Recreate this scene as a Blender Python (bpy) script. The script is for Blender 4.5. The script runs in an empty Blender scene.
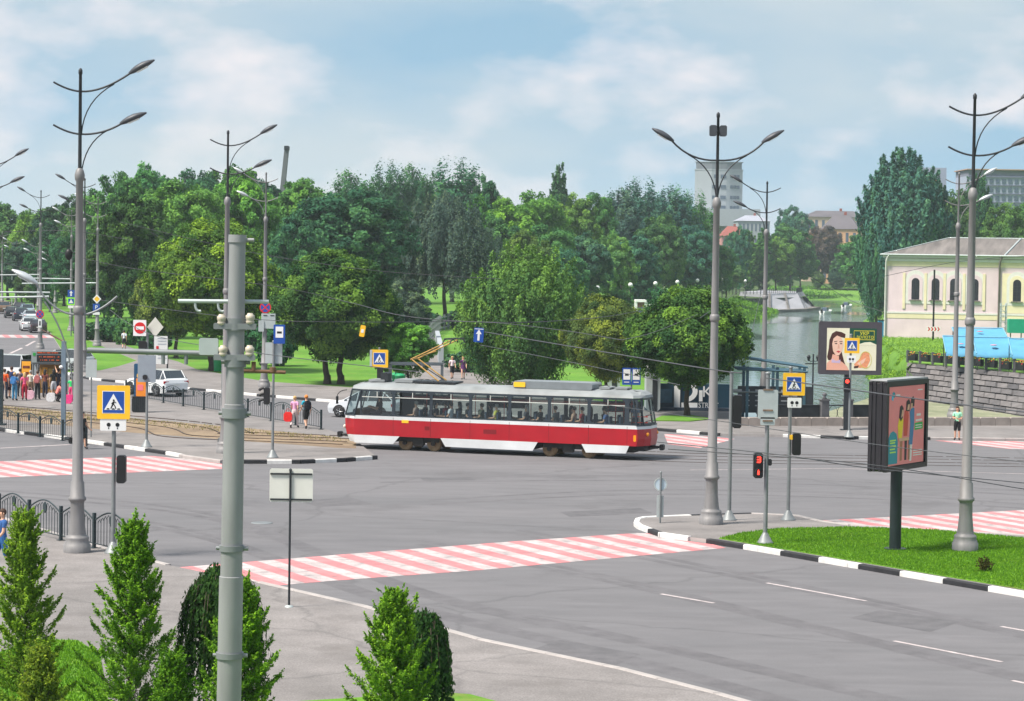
import bpy, bmesh, math, random
import numpy as np
from math import radians as R, sin, cos, pi
from mathutils import Vector, Matrix
from mathutils.geometry import tessellate_polygon

S = bpy.context.scene
C = S.collection
F, H, HZ = 2400.0, 9.0, 255.0      # focal length in pixels, eye height, horizon row

# ------------------------------------------------------------------ camera
cam_d = bpy.data.cameras.new('camera')
cam = bpy.data.objects.new('camera', cam_d); C.objects.link(cam)
PITCH, ROLL = math.atan((350.5 - HZ) / F), R(0.83)      # looking slightly down, camera slightly tilted
CM = Matrix.Rotation(R(90) - PITCH, 3, 'X') @ Matrix.Rotation(ROLL, 3, 'Z')
cam.location = (0, 0, H); cam.rotation_euler = CM.to_euler()
cam_d.sensor_width = 36; cam_d.lens = F / 1024 * 36
cam_d.clip_start = 0.5; cam_d.clip_end = 8000
S.camera = cam

# ------------------------------------------------------------------ sky, sun, exposure
SUN_EL, SUN_AZ = R(57), R(-118)
world = bpy.data.worlds.new('World'); S.world = world
world.use_nodes = True
wt = world.node_tree; wn = wt.nodes; wl = wt.links; wn.clear()
def wnode(t, **k):
    n = wn.new(t)
    for a, v in k.items(): setattr(n, a, v)
    return n
w_out = wnode('ShaderNodeOutputWorld'); w_bg = wnode('ShaderNodeBackground')
w_bg.inputs['Strength'].default_value = 0.105
w_sky = wnode('ShaderNodeTexSky', sky_type='NISHITA', sun_disc=False, sun_elevation=SUN_EL, sun_rotation=SUN_AZ)
w_sky.air_density = 1.0; w_sky.dust_density = 0.6; w_sky.ozone_density = 2.0
w_tc = wnode('ShaderNodeTexCoord')
w_map = wnode('ShaderNodeMapping'); w_map.inputs['Scale'].default_value = (1, 1, 2.6); w_map.inputs['Location'].default_value = (0, 0, 0.30)
wl.new(w_tc.outputs['Generated'], w_map.inputs['Vector'])
w_nrm = wnode('ShaderNodeVectorMath', operation='NORMALIZE')
wl.new(w_map.outputs['Vector'], w_nrm.inputs[0]); wl.new(w_nrm.outputs['Vector'], w_sky.inputs['Vector'])
w_m2 = wnode('ShaderNodeMapping'); w_m2.inputs['Scale'].default_value = (17, 17, 36); w_m2.inputs['Location'].default_value = (3.1, 7.7, 0.4)
wl.new(w_tc.outputs['Generated'], w_m2.inputs['Vector'])
w_n1 = wnode('ShaderNodeTexNoise'); w_n1.inputs['Scale'].default_value = 1.0; w_n1.inputs['Detail'].default_value = 7; w_n1.inputs['Roughness'].default_value = 0.52
wl.new(w_m2.outputs['Vector'], w_n1.inputs['Vector'])
w_r1 = wnode('ShaderNodeValToRGB')
w_r1.color_ramp.elements[0].position = 0.47; w_r1.color_ramp.elements[0].color = (0, 0, 0, 1)
w_r1.color_ramp.elements[1].position = 0.72; w_r1.color_ramp.elements[1].color = (1, 1, 1, 1)
wl.new(w_n1.outputs['Fac'], w_r1.inputs['Fac'])
w_mx = wnode('ShaderNodeMix', data_type='RGBA')
w_mx.inputs['B'].default_value = (5.6, 5.0, 5.0, 1)
w_veil = wnode('ShaderNodeMix', data_type='RGBA'); w_veil.inputs['Factor'].default_value = 0.55
w_veil.inputs['B'].default_value = (2.2, 3.55, 4.1, 1)
wl.new(w_sky.outputs['Color'], w_veil.inputs['A'])
w_f = wnode('ShaderNodeMath', operation='MULTIPLY'); w_f.inputs[1].default_value = 0.72
wl.new(w_r1.outputs['Color'], w_f.inputs[0]); wl.new(w_f.outputs[0], w_mx.inputs['Factor'])
w_m3 = wnode('ShaderNodeMapping'); w_m3.inputs['Scale'].default_value = (5, 5, 15); w_m3.inputs['Location'].default_value = (1.3, 0.2, 2.9)
w_n2 = wnode('ShaderNodeTexNoise'); w_n2.inputs['Scale'].default_value = 1.0; w_n2.inputs['Detail'].default_value = 5
wl.new(w_tc.outputs['Generated'], w_m3.inputs['Vector']); wl.new(w_m3.outputs['Vector'], w_n2.inputs['Vector'])
w_r2 = wnode('ShaderNodeMapRange'); w_r2.inputs[1].default_value = 0.36; w_r2.inputs[2].default_value = 0.64; w_r2.inputs[4].default_value = 0.9
wl.new(w_n2.outputs['Fac'], w_r2.inputs[0])
w_gr = wnode('ShaderNodeMix', data_type='RGBA'); w_gr.inputs['B'].default_value = (3.3, 3.7, 4.0, 1)
wl.new(w_veil.outputs['Result'], w_gr.inputs['A']); wl.new(w_r2.outputs[0], w_gr.inputs['Factor'])
wl.new(w_gr.outputs['Result'], w_mx.inputs['A']); wl.new(w_mx.outputs['Result'], w_bg.inputs['Color'])
wl.new(w_bg.outputs['Background'], w_out.inputs['Surface'])

sun_d = bpy.data.lights.new('sun', 'SUN'); sun = bpy.data.objects.new('sun', sun_d); C.objects.link(sun)
sun_d.energy = 4.0; sun_d.angle = R(14); sun_d.color = (1.0, 0.93, 0.83)
_sd = Vector((sin(SUN_AZ) * cos(SUN_EL), cos(SUN_AZ) * cos(SUN_EL), sin(SUN_EL)))
sun.rotation_euler = _sd.to_track_quat('Z', 'Y').to_euler(); sun.location = (-60, -40, 90)

S.view_settings.view_transform = 'Standard'; S.view_settings.look = 'None'
S.view_settings.gamma = 1; S.view_settings.exposure = 0.88
S.render.engine = 'CYCLES'; S.cycles.use_denoising = True
S.cycles.max_bounces = 8; S.cycles.transparent_max_bounces = 16; S.cycles.volume_bounces = 1

# ------------------------------------------------------------------ materials
def srgb(r, g, b):
    f = lambda c: (c / 255 / 12.92) if c / 255 <= 0.04045 else ((c / 255 + 0.055) / 1.055) ** 2.4
    return (f(r), f(g), f(b))
_M = {}
def mat(name, col, rough=0.6, metal=0.0, var=0.12, scale=3.0, bump=0.0, emit=0.0, spec=0.4, coat=0.0, stretch=None):
    """Principled material whose base colour wanders with a noise (wear and dust), in object space."""
    if name in _M: return _M[name]
    m = bpy.data.materials.new(name); m.use_nodes = True
    nt = m.node_tree; p = nt.nodes['Principled BSDF']
    p.inputs['Roughness'].default_value = rough; p.inputs['Metallic'].default_value = metal
    p.inputs['Specular IOR Level'].default_value = spec; p.inputs['Coat Weight'].default_value = coat
    tc = nt.nodes.new('ShaderNodeTexCoord'); no = nt.nodes.new('ShaderNodeTexNoise')
    no.inputs['Scale'].default_value = scale; no.inputs['Detail'].default_value = 5
    mp = nt.nodes.new('ShaderNodeMapping')
    if stretch: mp.inputs['Scale'].default_value = stretch
    nt.links.new(tc.outputs['Object'], mp.inputs['Vector']); nt.links.new(mp.outputs['Vector'], no.inputs['Vector'])
    rp = nt.nodes.new('ShaderNodeValToRGB')
    a = tuple(max(0, c * (1 - var)) for c in col); b = tuple(min(1, c * (1 + var)) for c in col)
    rp.color_ramp.elements[0].position = 0.3; rp.color_ramp.elements[0].color = (*a, 1)
    rp.color_ramp.elements[1].position = 0.7; rp.color_ramp.elements[1].color = (*b, 1)
    nt.links.new(no.outputs['Fac'], rp.inputs['Fac']); nt.links.new(rp.outputs['Color'], p.inputs['Base Color'])
    if bump:
        bp = nt.nodes.new('ShaderNodeBump'); bp.inputs['Strength'].default_value = bump; bp.inputs['Distance'].default_value = 0.05
        nt.links.new(no.outputs['Fac'], bp.inputs['Height']); nt.links.new(bp.outputs['Normal'], p.inputs['Normal'])
    if emit:
        p.inputs['Emission Color'].default_value = (*col, 1); p.inputs['Emission Strength'].default_value = emit
    _M[name] = m
    return m

def ground_mat(name, cols, scales, bump=0.3, rough=0.9, stretch=(1, 1, 1), wear=None, cracks=0):
    """three-noise ground: broad patches, medium stains, fine grain"""
    m = bpy.data.materials.new(name); m.use_nodes = True; nt = m.node_tree; p = nt.nodes['Principled BSDF']
    p.inputs['Roughness'].default_value = rough; p.inputs['Specular IOR Level'].default_value = 0.25
    tc = nt.nodes.new('ShaderNodeTexCoord'); mp = nt.nodes.new('ShaderNodeMapping'); mp.inputs['Scale'].default_value = stretch
    mp.inputs['Rotation'].default_value = (0, 0, R(-33) if stretch != (1, 1, 1) else 0)
    nt.links.new(tc.outputs['Object'], mp.inputs['Vector'])
    prev = None
    for i, sc in enumerate(scales):
        no = nt.nodes.new('ShaderNodeTexNoise'); no.inputs['Scale'].default_value = sc; no.inputs['Detail'].default_value = 6; no.inputs['Roughness'].default_value = 0.6
        nt.links.new((mp if i < 2 else tc).outputs['Vector' if i < 2 else 'Object'], no.inputs['Vector'])
        if prev is None:
            rp = nt.nodes.new('ShaderNodeValToRGB'); e = rp.color_ramp.elements
            e[0].position = 0.32; e[0].color = (*cols[0], 1); e[1].position = 0.68; e[1].color = (*cols[1], 1)
            nt.links.new(no.outputs['Fac'], rp.inputs['Fac']); prev = rp.outputs['Color']
        else:
            rp = nt.nodes.new('ShaderNodeValToRGB'); e = rp.color_ramp.elements
            lo, hi = (0.88, 1.07) if i == 1 and stretch != (1, 1, 1) else (0.82, 1.12) if i == 1 else (0.72, 1.25)
            e[0].position = 0.3; e[0].color = (lo, lo, lo, 1); e[1].position = 0.7; e[1].color = (hi, hi, hi, 1)
            nt.links.new(no.outputs['Fac'], rp.inputs['Fac'])
            mx = nt.nodes.new('ShaderNodeMix'); mx.data_type = 'RGBA'; mx.blend_type = 'MULTIPLY'; mx.inputs['Factor'].default_value = 1
            nt.links.new(prev, mx.inputs['A']); nt.links.new(rp.outputs['Color'], mx.inputs['B']); prev = mx.outputs['Result']
    if wear:
        wc, wsc, w0, w1 = wear
        no2 = nt.nodes.new('ShaderNodeTexNoise'); no2.inputs['Scale'].default_value = wsc; no2.inputs['Detail'].default_value = 8; no2.inputs['Roughness'].default_value = 0.7
        nt.links.new(tc.outputs['Object'], no2.inputs['Vector'])
        mr = nt.nodes.new('ShaderNodeMapRange'); mr.inputs[1].default_value = w0; mr.inputs[2].default_value = w1; nt.links.new(no2.outputs['Fac'], mr.inputs[0])
        mx = nt.nodes.new('ShaderNodeMix'); mx.data_type = 'RGBA'; mx.inputs['B'].default_value = (*wc, 1)
        nt.links.new(mr.outputs[0], mx.inputs['Factor']); nt.links.new(prev, mx.inputs['A']); prev = mx.outputs['Result']
    if cracks:
        vo = nt.nodes.new('ShaderNodeTexVoronoi'); vo.feature = 'DISTANCE_TO_EDGE'; vo.inputs['Scale'].default_value = cracks
        ns = nt.nodes.new('ShaderNodeTexNoise'); ns.inputs['Scale'].default_value = 0.7; ns.inputs['Detail'].default_value = 6
        av = nt.nodes.new('ShaderNodeMix'); av.data_type = 'VECTOR'; av.inputs['Factor'].default_value = 0.55
        nt.links.new(tc.outputs['Object'], ns.inputs['Vector']); nt.links.new(tc.outputs['Object'], av.inputs[4]); nt.links.new(ns.outputs['Color'], av.inputs[5]); nt.links.new(av.outputs[1], vo.inputs['Vector'])
        mr = nt.nodes.new('ShaderNodeMapRange'); mr.inputs[1].default_value = 0.0; mr.inputs[2].default_value = 0.006; mr.inputs[3].default_value = 0.28; mr.inputs[4].default_value = 0.0
        nt.links.new(vo.outputs['Distance'], mr.inputs[0])
        mx = nt.nodes.new('ShaderNodeMix'); mx.data_type = 'RGBA'; mx.inputs['B'].default_value = (0.05, 0.05, 0.052, 1)
        nt.links.new(mr.outputs[0], mx.inputs['Factor']); nt.links.new(prev, mx.inputs['A']); prev = mx.outputs['Result']
    nt.links.new(prev, p.inputs['Base Color'])
    bp = nt.nodes.new('ShaderNodeBump'); bp.inputs['Strength'].default_value = bump; bp.inputs['Distance'].default_value = 0.03
    nt.links.new(no.outputs['Fac'], bp.inputs['Height']); nt.links.new(bp.outputs['Normal'], p.inputs['Normal'])
    _M[name] = m
    return m

def glass_mat(name, tint, gloss=0.14, rough=0.03):
    m = bpy.data.materials.new(name); m.use_nodes = True; nt = m.node_tree
    nt.nodes.remove(nt.nodes['Principled BSDF']); o = nt.nodes['Material Output']
    t = nt.nodes.new('ShaderNodeBsdfTransparent'); t.inputs['Color'].default_value = (*tint, 1)
    g = nt.nodes.new('ShaderNodeBsdfGlossy'); g.inputs['Roughness'].default_value = rough
    x = nt.nodes.new('ShaderNodeMixShader'); x.inputs[0].default_value = gloss
    nt.links.new(t.outputs[0], x.inputs[1]); nt.links.new(g.outputs[0], x.inputs[2]); nt.links.new(x.outputs[0], o.inputs['Surface'])
    _M[name] = m
    return m

def leaf_mat(name, trans=0.22):
    """leaf colour = the tree's own colour (object colour) varied leaf by leaf with the 'tone' attribute"""
    m = bpy.data.materials.new(name); m.use_nodes = True; nt = m.node_tree
    nt.nodes.remove(nt.nodes['Principled BSDF']); o = nt.nodes['Material Output']
    oi = nt.nodes.new('ShaderNodeObjectInfo'); at = nt.nodes.new('ShaderNodeAttribute'); at.attribute_name = 'tone'
    rp = nt.nodes.new('ShaderNodeValToRGB'); e = rp.color_ramp.elements
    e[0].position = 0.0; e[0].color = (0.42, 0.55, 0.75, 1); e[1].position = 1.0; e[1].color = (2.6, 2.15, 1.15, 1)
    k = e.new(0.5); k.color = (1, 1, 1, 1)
    nt.links.new(at.outputs['Fac'], rp.inputs['Fac'])
    mx = nt.nodes.new('ShaderNodeMix'); mx.data_type = 'RGBA'; mx.blend_type = 'MULTIPLY'; mx.inputs['Factor'].default_value = 1
    nt.links.new(oi.outputs['Color'], mx.inputs['A']); nt.links.new(rp.outputs['Color'], mx.inputs['B'])
    d = nt.nodes.new('ShaderNodeBsdfDiffuse'); t = nt.nodes.new('ShaderNodeBsdfTranslucent'); x = nt.nodes.new('ShaderNodeMixShader')
    x.inputs[0].default_value = trans
    nt.links.new(mx.outputs['Result'], d.inputs['Color']); nt.links.new(mx.outputs['Result'], t.inputs['Color'])
    nt.links.new(d.outputs[0], x.inputs[1]); nt.links.new(t.outputs[0], x.inputs[2]); nt.links.new(x.outputs[0], o.inputs['Surface'])
    _M[name] = m
    return m

# ------------------------------------------------------------------ mesh helpers
class MB:
    """collects shapes; build() links them as ONE mesh object"""
    def __init__(s): s.v = []; s.f = []; s.mi = []; s.sm = []; s.m = Matrix.Identity(4)
    def add(s, vs, fs, mi=0, smooth=False):
        b = len(s.v)
        s.v += [tuple(s.m @ Vector(v)) for v in vs]
        for f in fs: s.f.append([b + i for i in f]); s.mi.append(mi); s.sm.append(smooth)
        return s
    def box(s, c, d, mi=0, rz=0, taper=1.0):
        x, y, z = d[0] / 2, d[1] / 2, d[2] / 2; vs = []
        for k, t in ((-z, 1), (z, taper)):
            for a, b in ((-x, -y), (x, -y), (x, y), (-x, y)):
                a *= t; b *= t
                vs.append((c[0] + a * cos(rz) - b * sin(rz), c[1] + a * sin(rz) + b * cos(rz), c[2] + k))
        return s.add(vs, [(3, 2, 1, 0), (4, 5, 6, 7), (0, 1, 5, 4), (1, 2, 6, 5), (2, 3, 7, 6), (3, 0, 4, 7)], mi)
    def rbox(s, c, d, r=0.03, mi=0):
        """box with a chamfered outline in x-z (front) and depth along y"""
        x, z = d[0] / 2, d[2] / 2
        pts = [(-x + r, -z), (x - r, -z), (x, -z + r), (x, z - r), (x - r, z), (-x + r, z), (-x, z - r), (-x, -z + r)]
        return s.plate([(c[0] + a, c[2] + b) for a, b in pts], c[1] - d[1] / 2, c[1] + d[1] / 2, mi)
    def plate(s, pts, y0, y1, mi=0):
        """polygon in x-z (counter clockwise seen from -y), extruded along y"""
        n = len(pts); vs = [(x, y0, z) for x, z in pts] + [(x, y1, z) for x, z in pts]
        fs = []
        for t in tris_of(pts): fs.append(t); fs.append(tuple(n + i for i in reversed(t)))
        for i in range(n):
            j = (i + 1) % n; fs.append((j, i, n + i, n + j))
        return s.add(vs, fs, mi)
    def prism(s, pts, z0, z1, mi=0, mi_side=None, bottom=False):
        """polygon in x-y extruded along z"""
        n = len(pts); vs = [(x, y, z1) for x, y in pts] + [(x, y, z0) for x, y in pts]
        ar = sum(pts[i][0] * pts[(i + 1) % n][1] - pts[(i + 1) % n][0] * pts[i][1] for i in range(n))
        fs = []
        for t in tris_of(pts):
            fs.append(t)
            if bottom: fs.append(tuple(n + i for i in reversed(t)))
        s.add(vs, fs, mi)
        if z1 > z0:
            sd = []
            for i in range(n):
                j = (i + 1) % n
                sd.append((i, n + i, n + j, j) if ar > 0 else (j, n + j, n + i, i))
            s.add(vs, sd, mi if mi_side is None else mi_side)
        return s
    def cyl(s, p0, p1, r0, r1=None, n=10, mi=0, caps=True):
        r1 = r0 if r1 is None else r1
        p0 = Vector(p0); p1 = Vector(p1); d = (p1 - p0).normalized()
        u = d.orthogonal().normalized(); w = d.cross(u)
        vs = []
        for p, r in ((p0, r0), (p1, r1)):
            for k in range(n):
                a = 2 * pi * k / n; vs.append(tuple(p + u * (r * cos(a)) + w * (r * sin(a))))
        s.add(vs, [(k, (k + 1) % n, n + (k + 1) % n, n + k) for k in range(n)], mi, True)
        if caps: s.add(vs, [tuple(reversed(range(n))), tuple(range(n, 2 * n))], mi)
        return s
    def tube(s, path, r, n=6, mi=0, r1=None):
        P = [Vector(p) for p in path]; N = len(P); vs = []; u = None
        for i, p in enumerate(P):
            d = (P[min(i + 1, N - 1)] - P[max(i - 1, 0)]).normalized()
            if u is None: u = d.orthogonal().normalized()
            u = (u - d * u.dot(d)).normalized(); w = d.cross(u)
            rr = r if r1 is None else r + (r1 - r) * i / (N - 1)
            for k in range(n):
                a = 2 * pi * k / n; vs.append(tuple(p + u * (rr * cos(a)) + w * (rr * sin(a))))
        fs = [(i * n + k, i * n + (k + 1) % n, (i + 1) * n + (k + 1) % n, (i + 1) * n + k) for i in range(N - 1) for k in range(n)]
        s.add(vs, fs, mi, True)
        return s.add(vs, [tuple(reversed(range(n))), tuple(range((N - 1) * n, N * n))], mi)
    def lathe(s, prof, c=(0, 0, 0), n=16, mi=0, sx=1, sy=1):
        vs = [(c[0] + r * cos(2 * pi * k / n) * sx, c[1] + r * sin(2 * pi * k / n) * sy, c[2] + z) for r, z in prof for k in range(n)]
        L = len(prof)
        fs = [(i * n + k, i * n + (k + 1) % n, (i + 1) * n + (k + 1) % n, (i + 1) * n + k) for i in range(L - 1) for k in range(n)]
        s.add(vs, fs, mi, True)
        return s.add(vs, [tuple(reversed(range(n))), tuple(range((L - 1) * n, L * n))], mi)
    def ball(s, c, r, n=10, mi=0):
        if not hasattr(r, '__len__'): r = (r, r, r)
        prof = [(max(1e-3, sin(pi * i / (n - 2))), -cos(pi * i / (n - 2))) for i in range(n - 1)]
        vs = [(c[0] + q * cos(2 * pi * k / n) * r[0], c[1] + q * sin(2 * pi * k / n) * r[1], c[2] + z * r[2]) for q, z in prof for k in range(n)]
        fs = [(i * n + k, i * n + (k + 1) % n, (i + 1) * n + (k + 1) % n, (i + 1) * n + k) for i in range(n - 2) for k in range(n)]
        return s.add(vs, fs, mi, True)
    def disc(s, c, r, y0, y1, n=20, mi=0):
        return s.plate([(c[0] + r * cos(2 * pi * k / n), c[1] + r * sin(2 * pi * k / n)) for k in range(n)], y0, y1, mi)
    def ring(s, c, r0, r1, y0, y1, n=20, mi=0):
        for k in range(n):
            a, b = 2 * pi * k / n, 2 * pi * (k + 1) / n
            s.plate([(c[0] + r0 * cos(a), c[1] + r0 * sin(a)), (c[0] + r1 * cos(a), c[1] + r1 * sin(a)), (c[0] + r1 * cos(b), c[1] + r1 * sin(b)), (c[0] + r0 * cos(b), c[1] + r0 * sin(b))], y0, y1, mi)
        return s
    def build(s, name, mats, parent=None, loc=None, rz=None, bevel=0):
        me = bpy.data.meshes.new(name); me.from_pydata(s.v, [], s.f)
        for m in (mats if isinstance(mats, (list, tuple)) else [mats]): me.materials.append(m)
        me.polygons.foreach_set('material_index', s.mi); me.polygons.foreach_set('use_smooth', s.sm)
        me.update()
        o = bpy.data.objects.new(name, me); C.objects.link(o)
        if parent: o.parent = parent
        if loc is not None: o.location = loc
        if rz is not None: o.rotation_euler[2] = rz
        if bevel:
            b = o.modifiers.new('edge', 'BEVEL'); b.width = bevel; b.segments = 2; b.limit_method = 'ANGLE'; b.angle_limit = R(40)
        return o

def tris_of(pts):
    """triangles of a plan polygon; a convex one stays a single face"""
    n = len(pts); cr = []
    for i in range(n):
        (ax, ay), (bx, by), (cx, cy) = pts[i - 1], pts[i], pts[(i + 1) % n]
        cr.append((bx - ax) * (cy - by) - (by - ay) * (cx - bx))
    if all(c >= -1e-9 for c in cr): return [tuple(range(n))]
    if all(c <= 1e-9 for c in cr): return [tuple(reversed(range(n)))]
    x0 = min(p[0] for p in pts); y0 = min(p[1] for p in pts); k = 100.0 / max(1e-6, max(p[0] for p in pts) - x0, max(p[1] for p in pts) - y0)
    out = []
    for t in tessellate_polygon([[Vector(((x - x0) * k, (y - y0) * k, 0)) for x, y in pts]]):
        a, b, c = [Vector(pts[i]) for i in t]
        out.append(tuple(t) if (b - a).cross(c - a) > 0 else tuple(reversed(t)))
    return out
def tag(o, label=None, cat=None, group=None, kind=None):
    if label: o['label'] = label
    if cat: o['category'] = cat
    if group: o['group'] = group
    if kind: o['kind'] = kind
    return o
def thing(name, label, cat, loc=(0, 0, 0), rz=0, group=None):
    o = bpy.data.objects.new(name, None); C.objects.link(o)
    o.location = loc; o.rotation_euler = (0, 0, rz); o.empty_display_size = 0.3
    return tag(o, label, cat, group)
def dup(root, loc, rz=None, label=None, group=None, scale=None):
    r = root.copy(); C.objects.link(r); r.location = loc
    if rz is not None: r.rotation_euler = (0, 0, rz)
    if label: r['label'] = label
    if group: r['group'] = group
    if scale: r.scale = scale
    for ch in list(root.children):
        c = ch.copy(); C.objects.link(c); c.parent = r
        for g in ch.children:
            d = g.copy(); C.objects.link(d); d.parent = c
    return r
LASTPX = [512]
def ray(px, py): return CM @ Vector(((px - 512) / F, (350.5 - py) / F, -1))
def G(px, py, z=0.0):
    """the point of height z seen at a pixel of the photograph (used to lay out the plan)"""
    LASTPX[0] = px; v = ray(px, py); t = (z - H) / v.z; return Vector((v.x * t, v.y * t, z))
def A(px, py, Y):
    LASTPX[0] = px; v = ray(px, py); t = Y / v.y; return Vector((v.x * t, Y, H + v.z * t))
def zof(py, Y, px=None):
    """height of a picture row at distance Y, in the picture column last laid out"""
    if px is not None: LASTPX[0] = px
    v = ray(LASTPX[0], py); return H + v.z / v.y * Y
def W(x, y, z=0.0):
    """plan point surveyed with a level camera, corrected for the camera's tilt"""
    if y < 60: return (x, y)
    px = min(max(512 + F * x / y, -150), 1250); p = G(px, HZ + F * (H - z) / y, z); k = min(1.3, max(.8, p.y / y)) if z - H < 0 and p.y > 0 else 1.3
    return (x * k, y * k)
def WL(L, z=0.0): return [W(a, b_, z) for a, b_ in L]
def poly(pts, z=0.0): return [tuple(G(x, y, z)[:2]) for x, y in pts]
def face_rz(p): return math.atan2(p[0], p[1]) * -1      # turn a thing's -y side towards the camera

def text_obj(s, size, m, parent, loc, name='lettering', depth=0.004, width=None, align='CENTER', rz=0):
    cu = bpy.data.curves.new(name, 'FONT'); cu.body = s; cu.size = size; cu.align_x = align; cu.align_y = 'CENTER'; cu.extrude = depth
    cu.resolution_u = 3
    t = bpy.data.objects.new(name, cu); C.objects.link(t)
    bpy.context.view_layer.update()
    me = bpy.data.meshes.new_from_object(t.evaluated_get(bpy.context.evaluated_depsgraph_get()))
    bpy.data.objects.remove(t); bpy.data.curves.remove(cu)
    me.name = name; me.materials.clear(); me.materials.append(m)
    o = bpy.data.objects.new(name, me); C.objects.link(o); o.parent = parent
    o.location = loc; o.rotation_euler = (R(90), 0, rz)
    if width and len(me.vertices):
        xs = [v.co.x for v in me.vertices]; w = max(xs) - min(xs)
        o.scale = (width / w, 1, 1)
    return o

def lin(a, b, n): return [a + (b - a) * i / (n - 1) for i in range(n)]
# ================================================================== materials of the place
m_asph = ground_mat('asphalt', (srgb(104, 103, 106), srgb(114, 112, 115)), (0.10, 0.9, 40.0), 0.25, 0.85, (0.5, 1.6, 1), wear=(srgb(84, 82, 84), 0.16, 0.56, 0.80), cracks=0.11)
m_pave = ground_mat('pavement_concrete', (srgb(119, 115, 114), srgb(134, 129, 128)), (0.12, 0.8, 25.0), 0.2, 0.9, wear=(srgb(104, 99, 97), 0.35, 0.54, 0.78), cracks=0.13)
m_lawn = ground_mat('lawn', ((0.068, 0.190, 0.016), (0.130, 0.275, 0.030)), (0.12, 1.4, 30.0), 0.6, 1.0, wear=((0.17, 0.20, 0.05), 0.22, 0.52, 0.80))
m_lawn_near = ground_mat('clipped_lawn', ((0.085, 0.235, 0.016), (0.165, 0.34, 0.03)), (0.35, 2.2, 45.0), 0.8, 1.0, wear=((0.22, 0.21, 0.07), 0.6, 0.52, 0.72))
m_bank = ground_mat('bank_grass', ((0.080, 0.190, 0.020), (0.150, 0.29, 0.036)), (0.10, 0.8, 9.0), 0.8, 1.0)
m_dry = ground_mat('dry_ballast', (srgb(120, 104, 88), srgb(148, 130, 108)), (0.35, 1.6, 30.0), 0.6, 1.0)
m_stone = ground_mat('quay_stone', (srgb(96, 92, 90), srgb(128, 122, 118)), (0.2, 1.2, 12.0), 0.4, 0.95)
m_soil = ground_mat('soil', ((0.035, 0.075, 0.014), (0.07, 0.11, 0.025)), (0.05, 0.5, 9.0), 0.5, 1.0)
m_white = mat('white_paint', (0.72, 0.72, 0.70), 0.7, var=0.12, scale=6)
m_road_white = ground_mat('road_paint_white', (srgb(170, 160, 160), srgb(200, 188, 188)), (0.6, 2.0, 30.0), 0.1, 0.8, wear=(srgb(124, 118, 120), 2.4, 0.47, 0.70))
m_road_red = ground_mat('road_paint_red', (srgb(196, 116, 120), srgb(210, 136, 138)), (0.6, 2.0, 30.0), 0.1, 0.8, wear=(srgb(124, 112, 114), 2.4, 0.47, 0.70))
m_kwhite = mat('kerb_white', srgb(208, 206, 204), 0.8, var=0.12, scale=4)
m_kblack = mat('kerb_black', srgb(40, 40, 44), 0.7, var=0.3, scale=4)
m_kgrey = mat('kerb_grey', srgb(160, 154, 152), 0.9, var=0.12, scale=3)
m_rail = mat('rail_steel', srgb(88, 72, 64), 0.45, metal=0.7, var=0.3, scale=2)
m_galv = mat('galvanised_steel', srgb(126, 130, 132), 0.5, metal=0.25, var=0.14, scale=2.5)
m_pole = mat('lamp_pole_paint', srgb(128, 126, 127), 0.55, metal=0.15, var=0.13, scale=2.0, stretch=(3, 3, 0.5))
m_mast = mat('lamp_mast_dark', srgb(56, 58, 62), 0.5, metal=0.2, var=0.2, scale=3)
m_lamp = mat('lamp_head_grey', srgb(72, 74, 80), 0.5, metal=0.2, var=0.15, scale=4)
m_lamp_pale = mat('lamp_head_silver', srgb(186, 190, 194), 0.4, metal=0.3, var=0.08, scale=4)
m_black = mat('black_plastic', (0.012, 0.012, 0.014), 0.5, var=0.3)
m_dark = mat('dark_metal', srgb(46, 50, 54), 0.5, metal=0.2, var=0.2)
m_fence = mat('fence_paint', srgb(44, 56, 60), 0.5, metal=0.1, var=0.25, scale=5)
m_back = mat('sign_back_aluminium', srgb(176, 184, 184), 0.5, metal=0.2, var=0.07, scale=3)
m_signw = mat('sign_white', (0.80, 0.80, 0.80), 0.5, var=0.04)
m_blue = mat('sign_blue', srgb(24, 74, 160), 0.5, var=0.06)
m_yellow = mat('sign_yellow', srgb(246, 190, 40), 0.5, var=0.06)
m_red = mat('sign_red', srgb(206, 28, 34), 0.5, var=0.06)
m_bark = mat('bark', srgb(72, 62, 54), 0.95, var=0.35, scale=6, bump=0.5, stretch=(4, 4, 1))
m_leaf = leaf_mat('leaves'); m_leaf_fg = leaf_mat('young_leaves', 0.4)

def slab(name, pts, z0, z1, m, side=None):
    b = MB(); b.prism(pts, z0, z1, 0, 1 if side else None)
    return tag(b.build(name, [m, side] if side else m), kind='structure')

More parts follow.
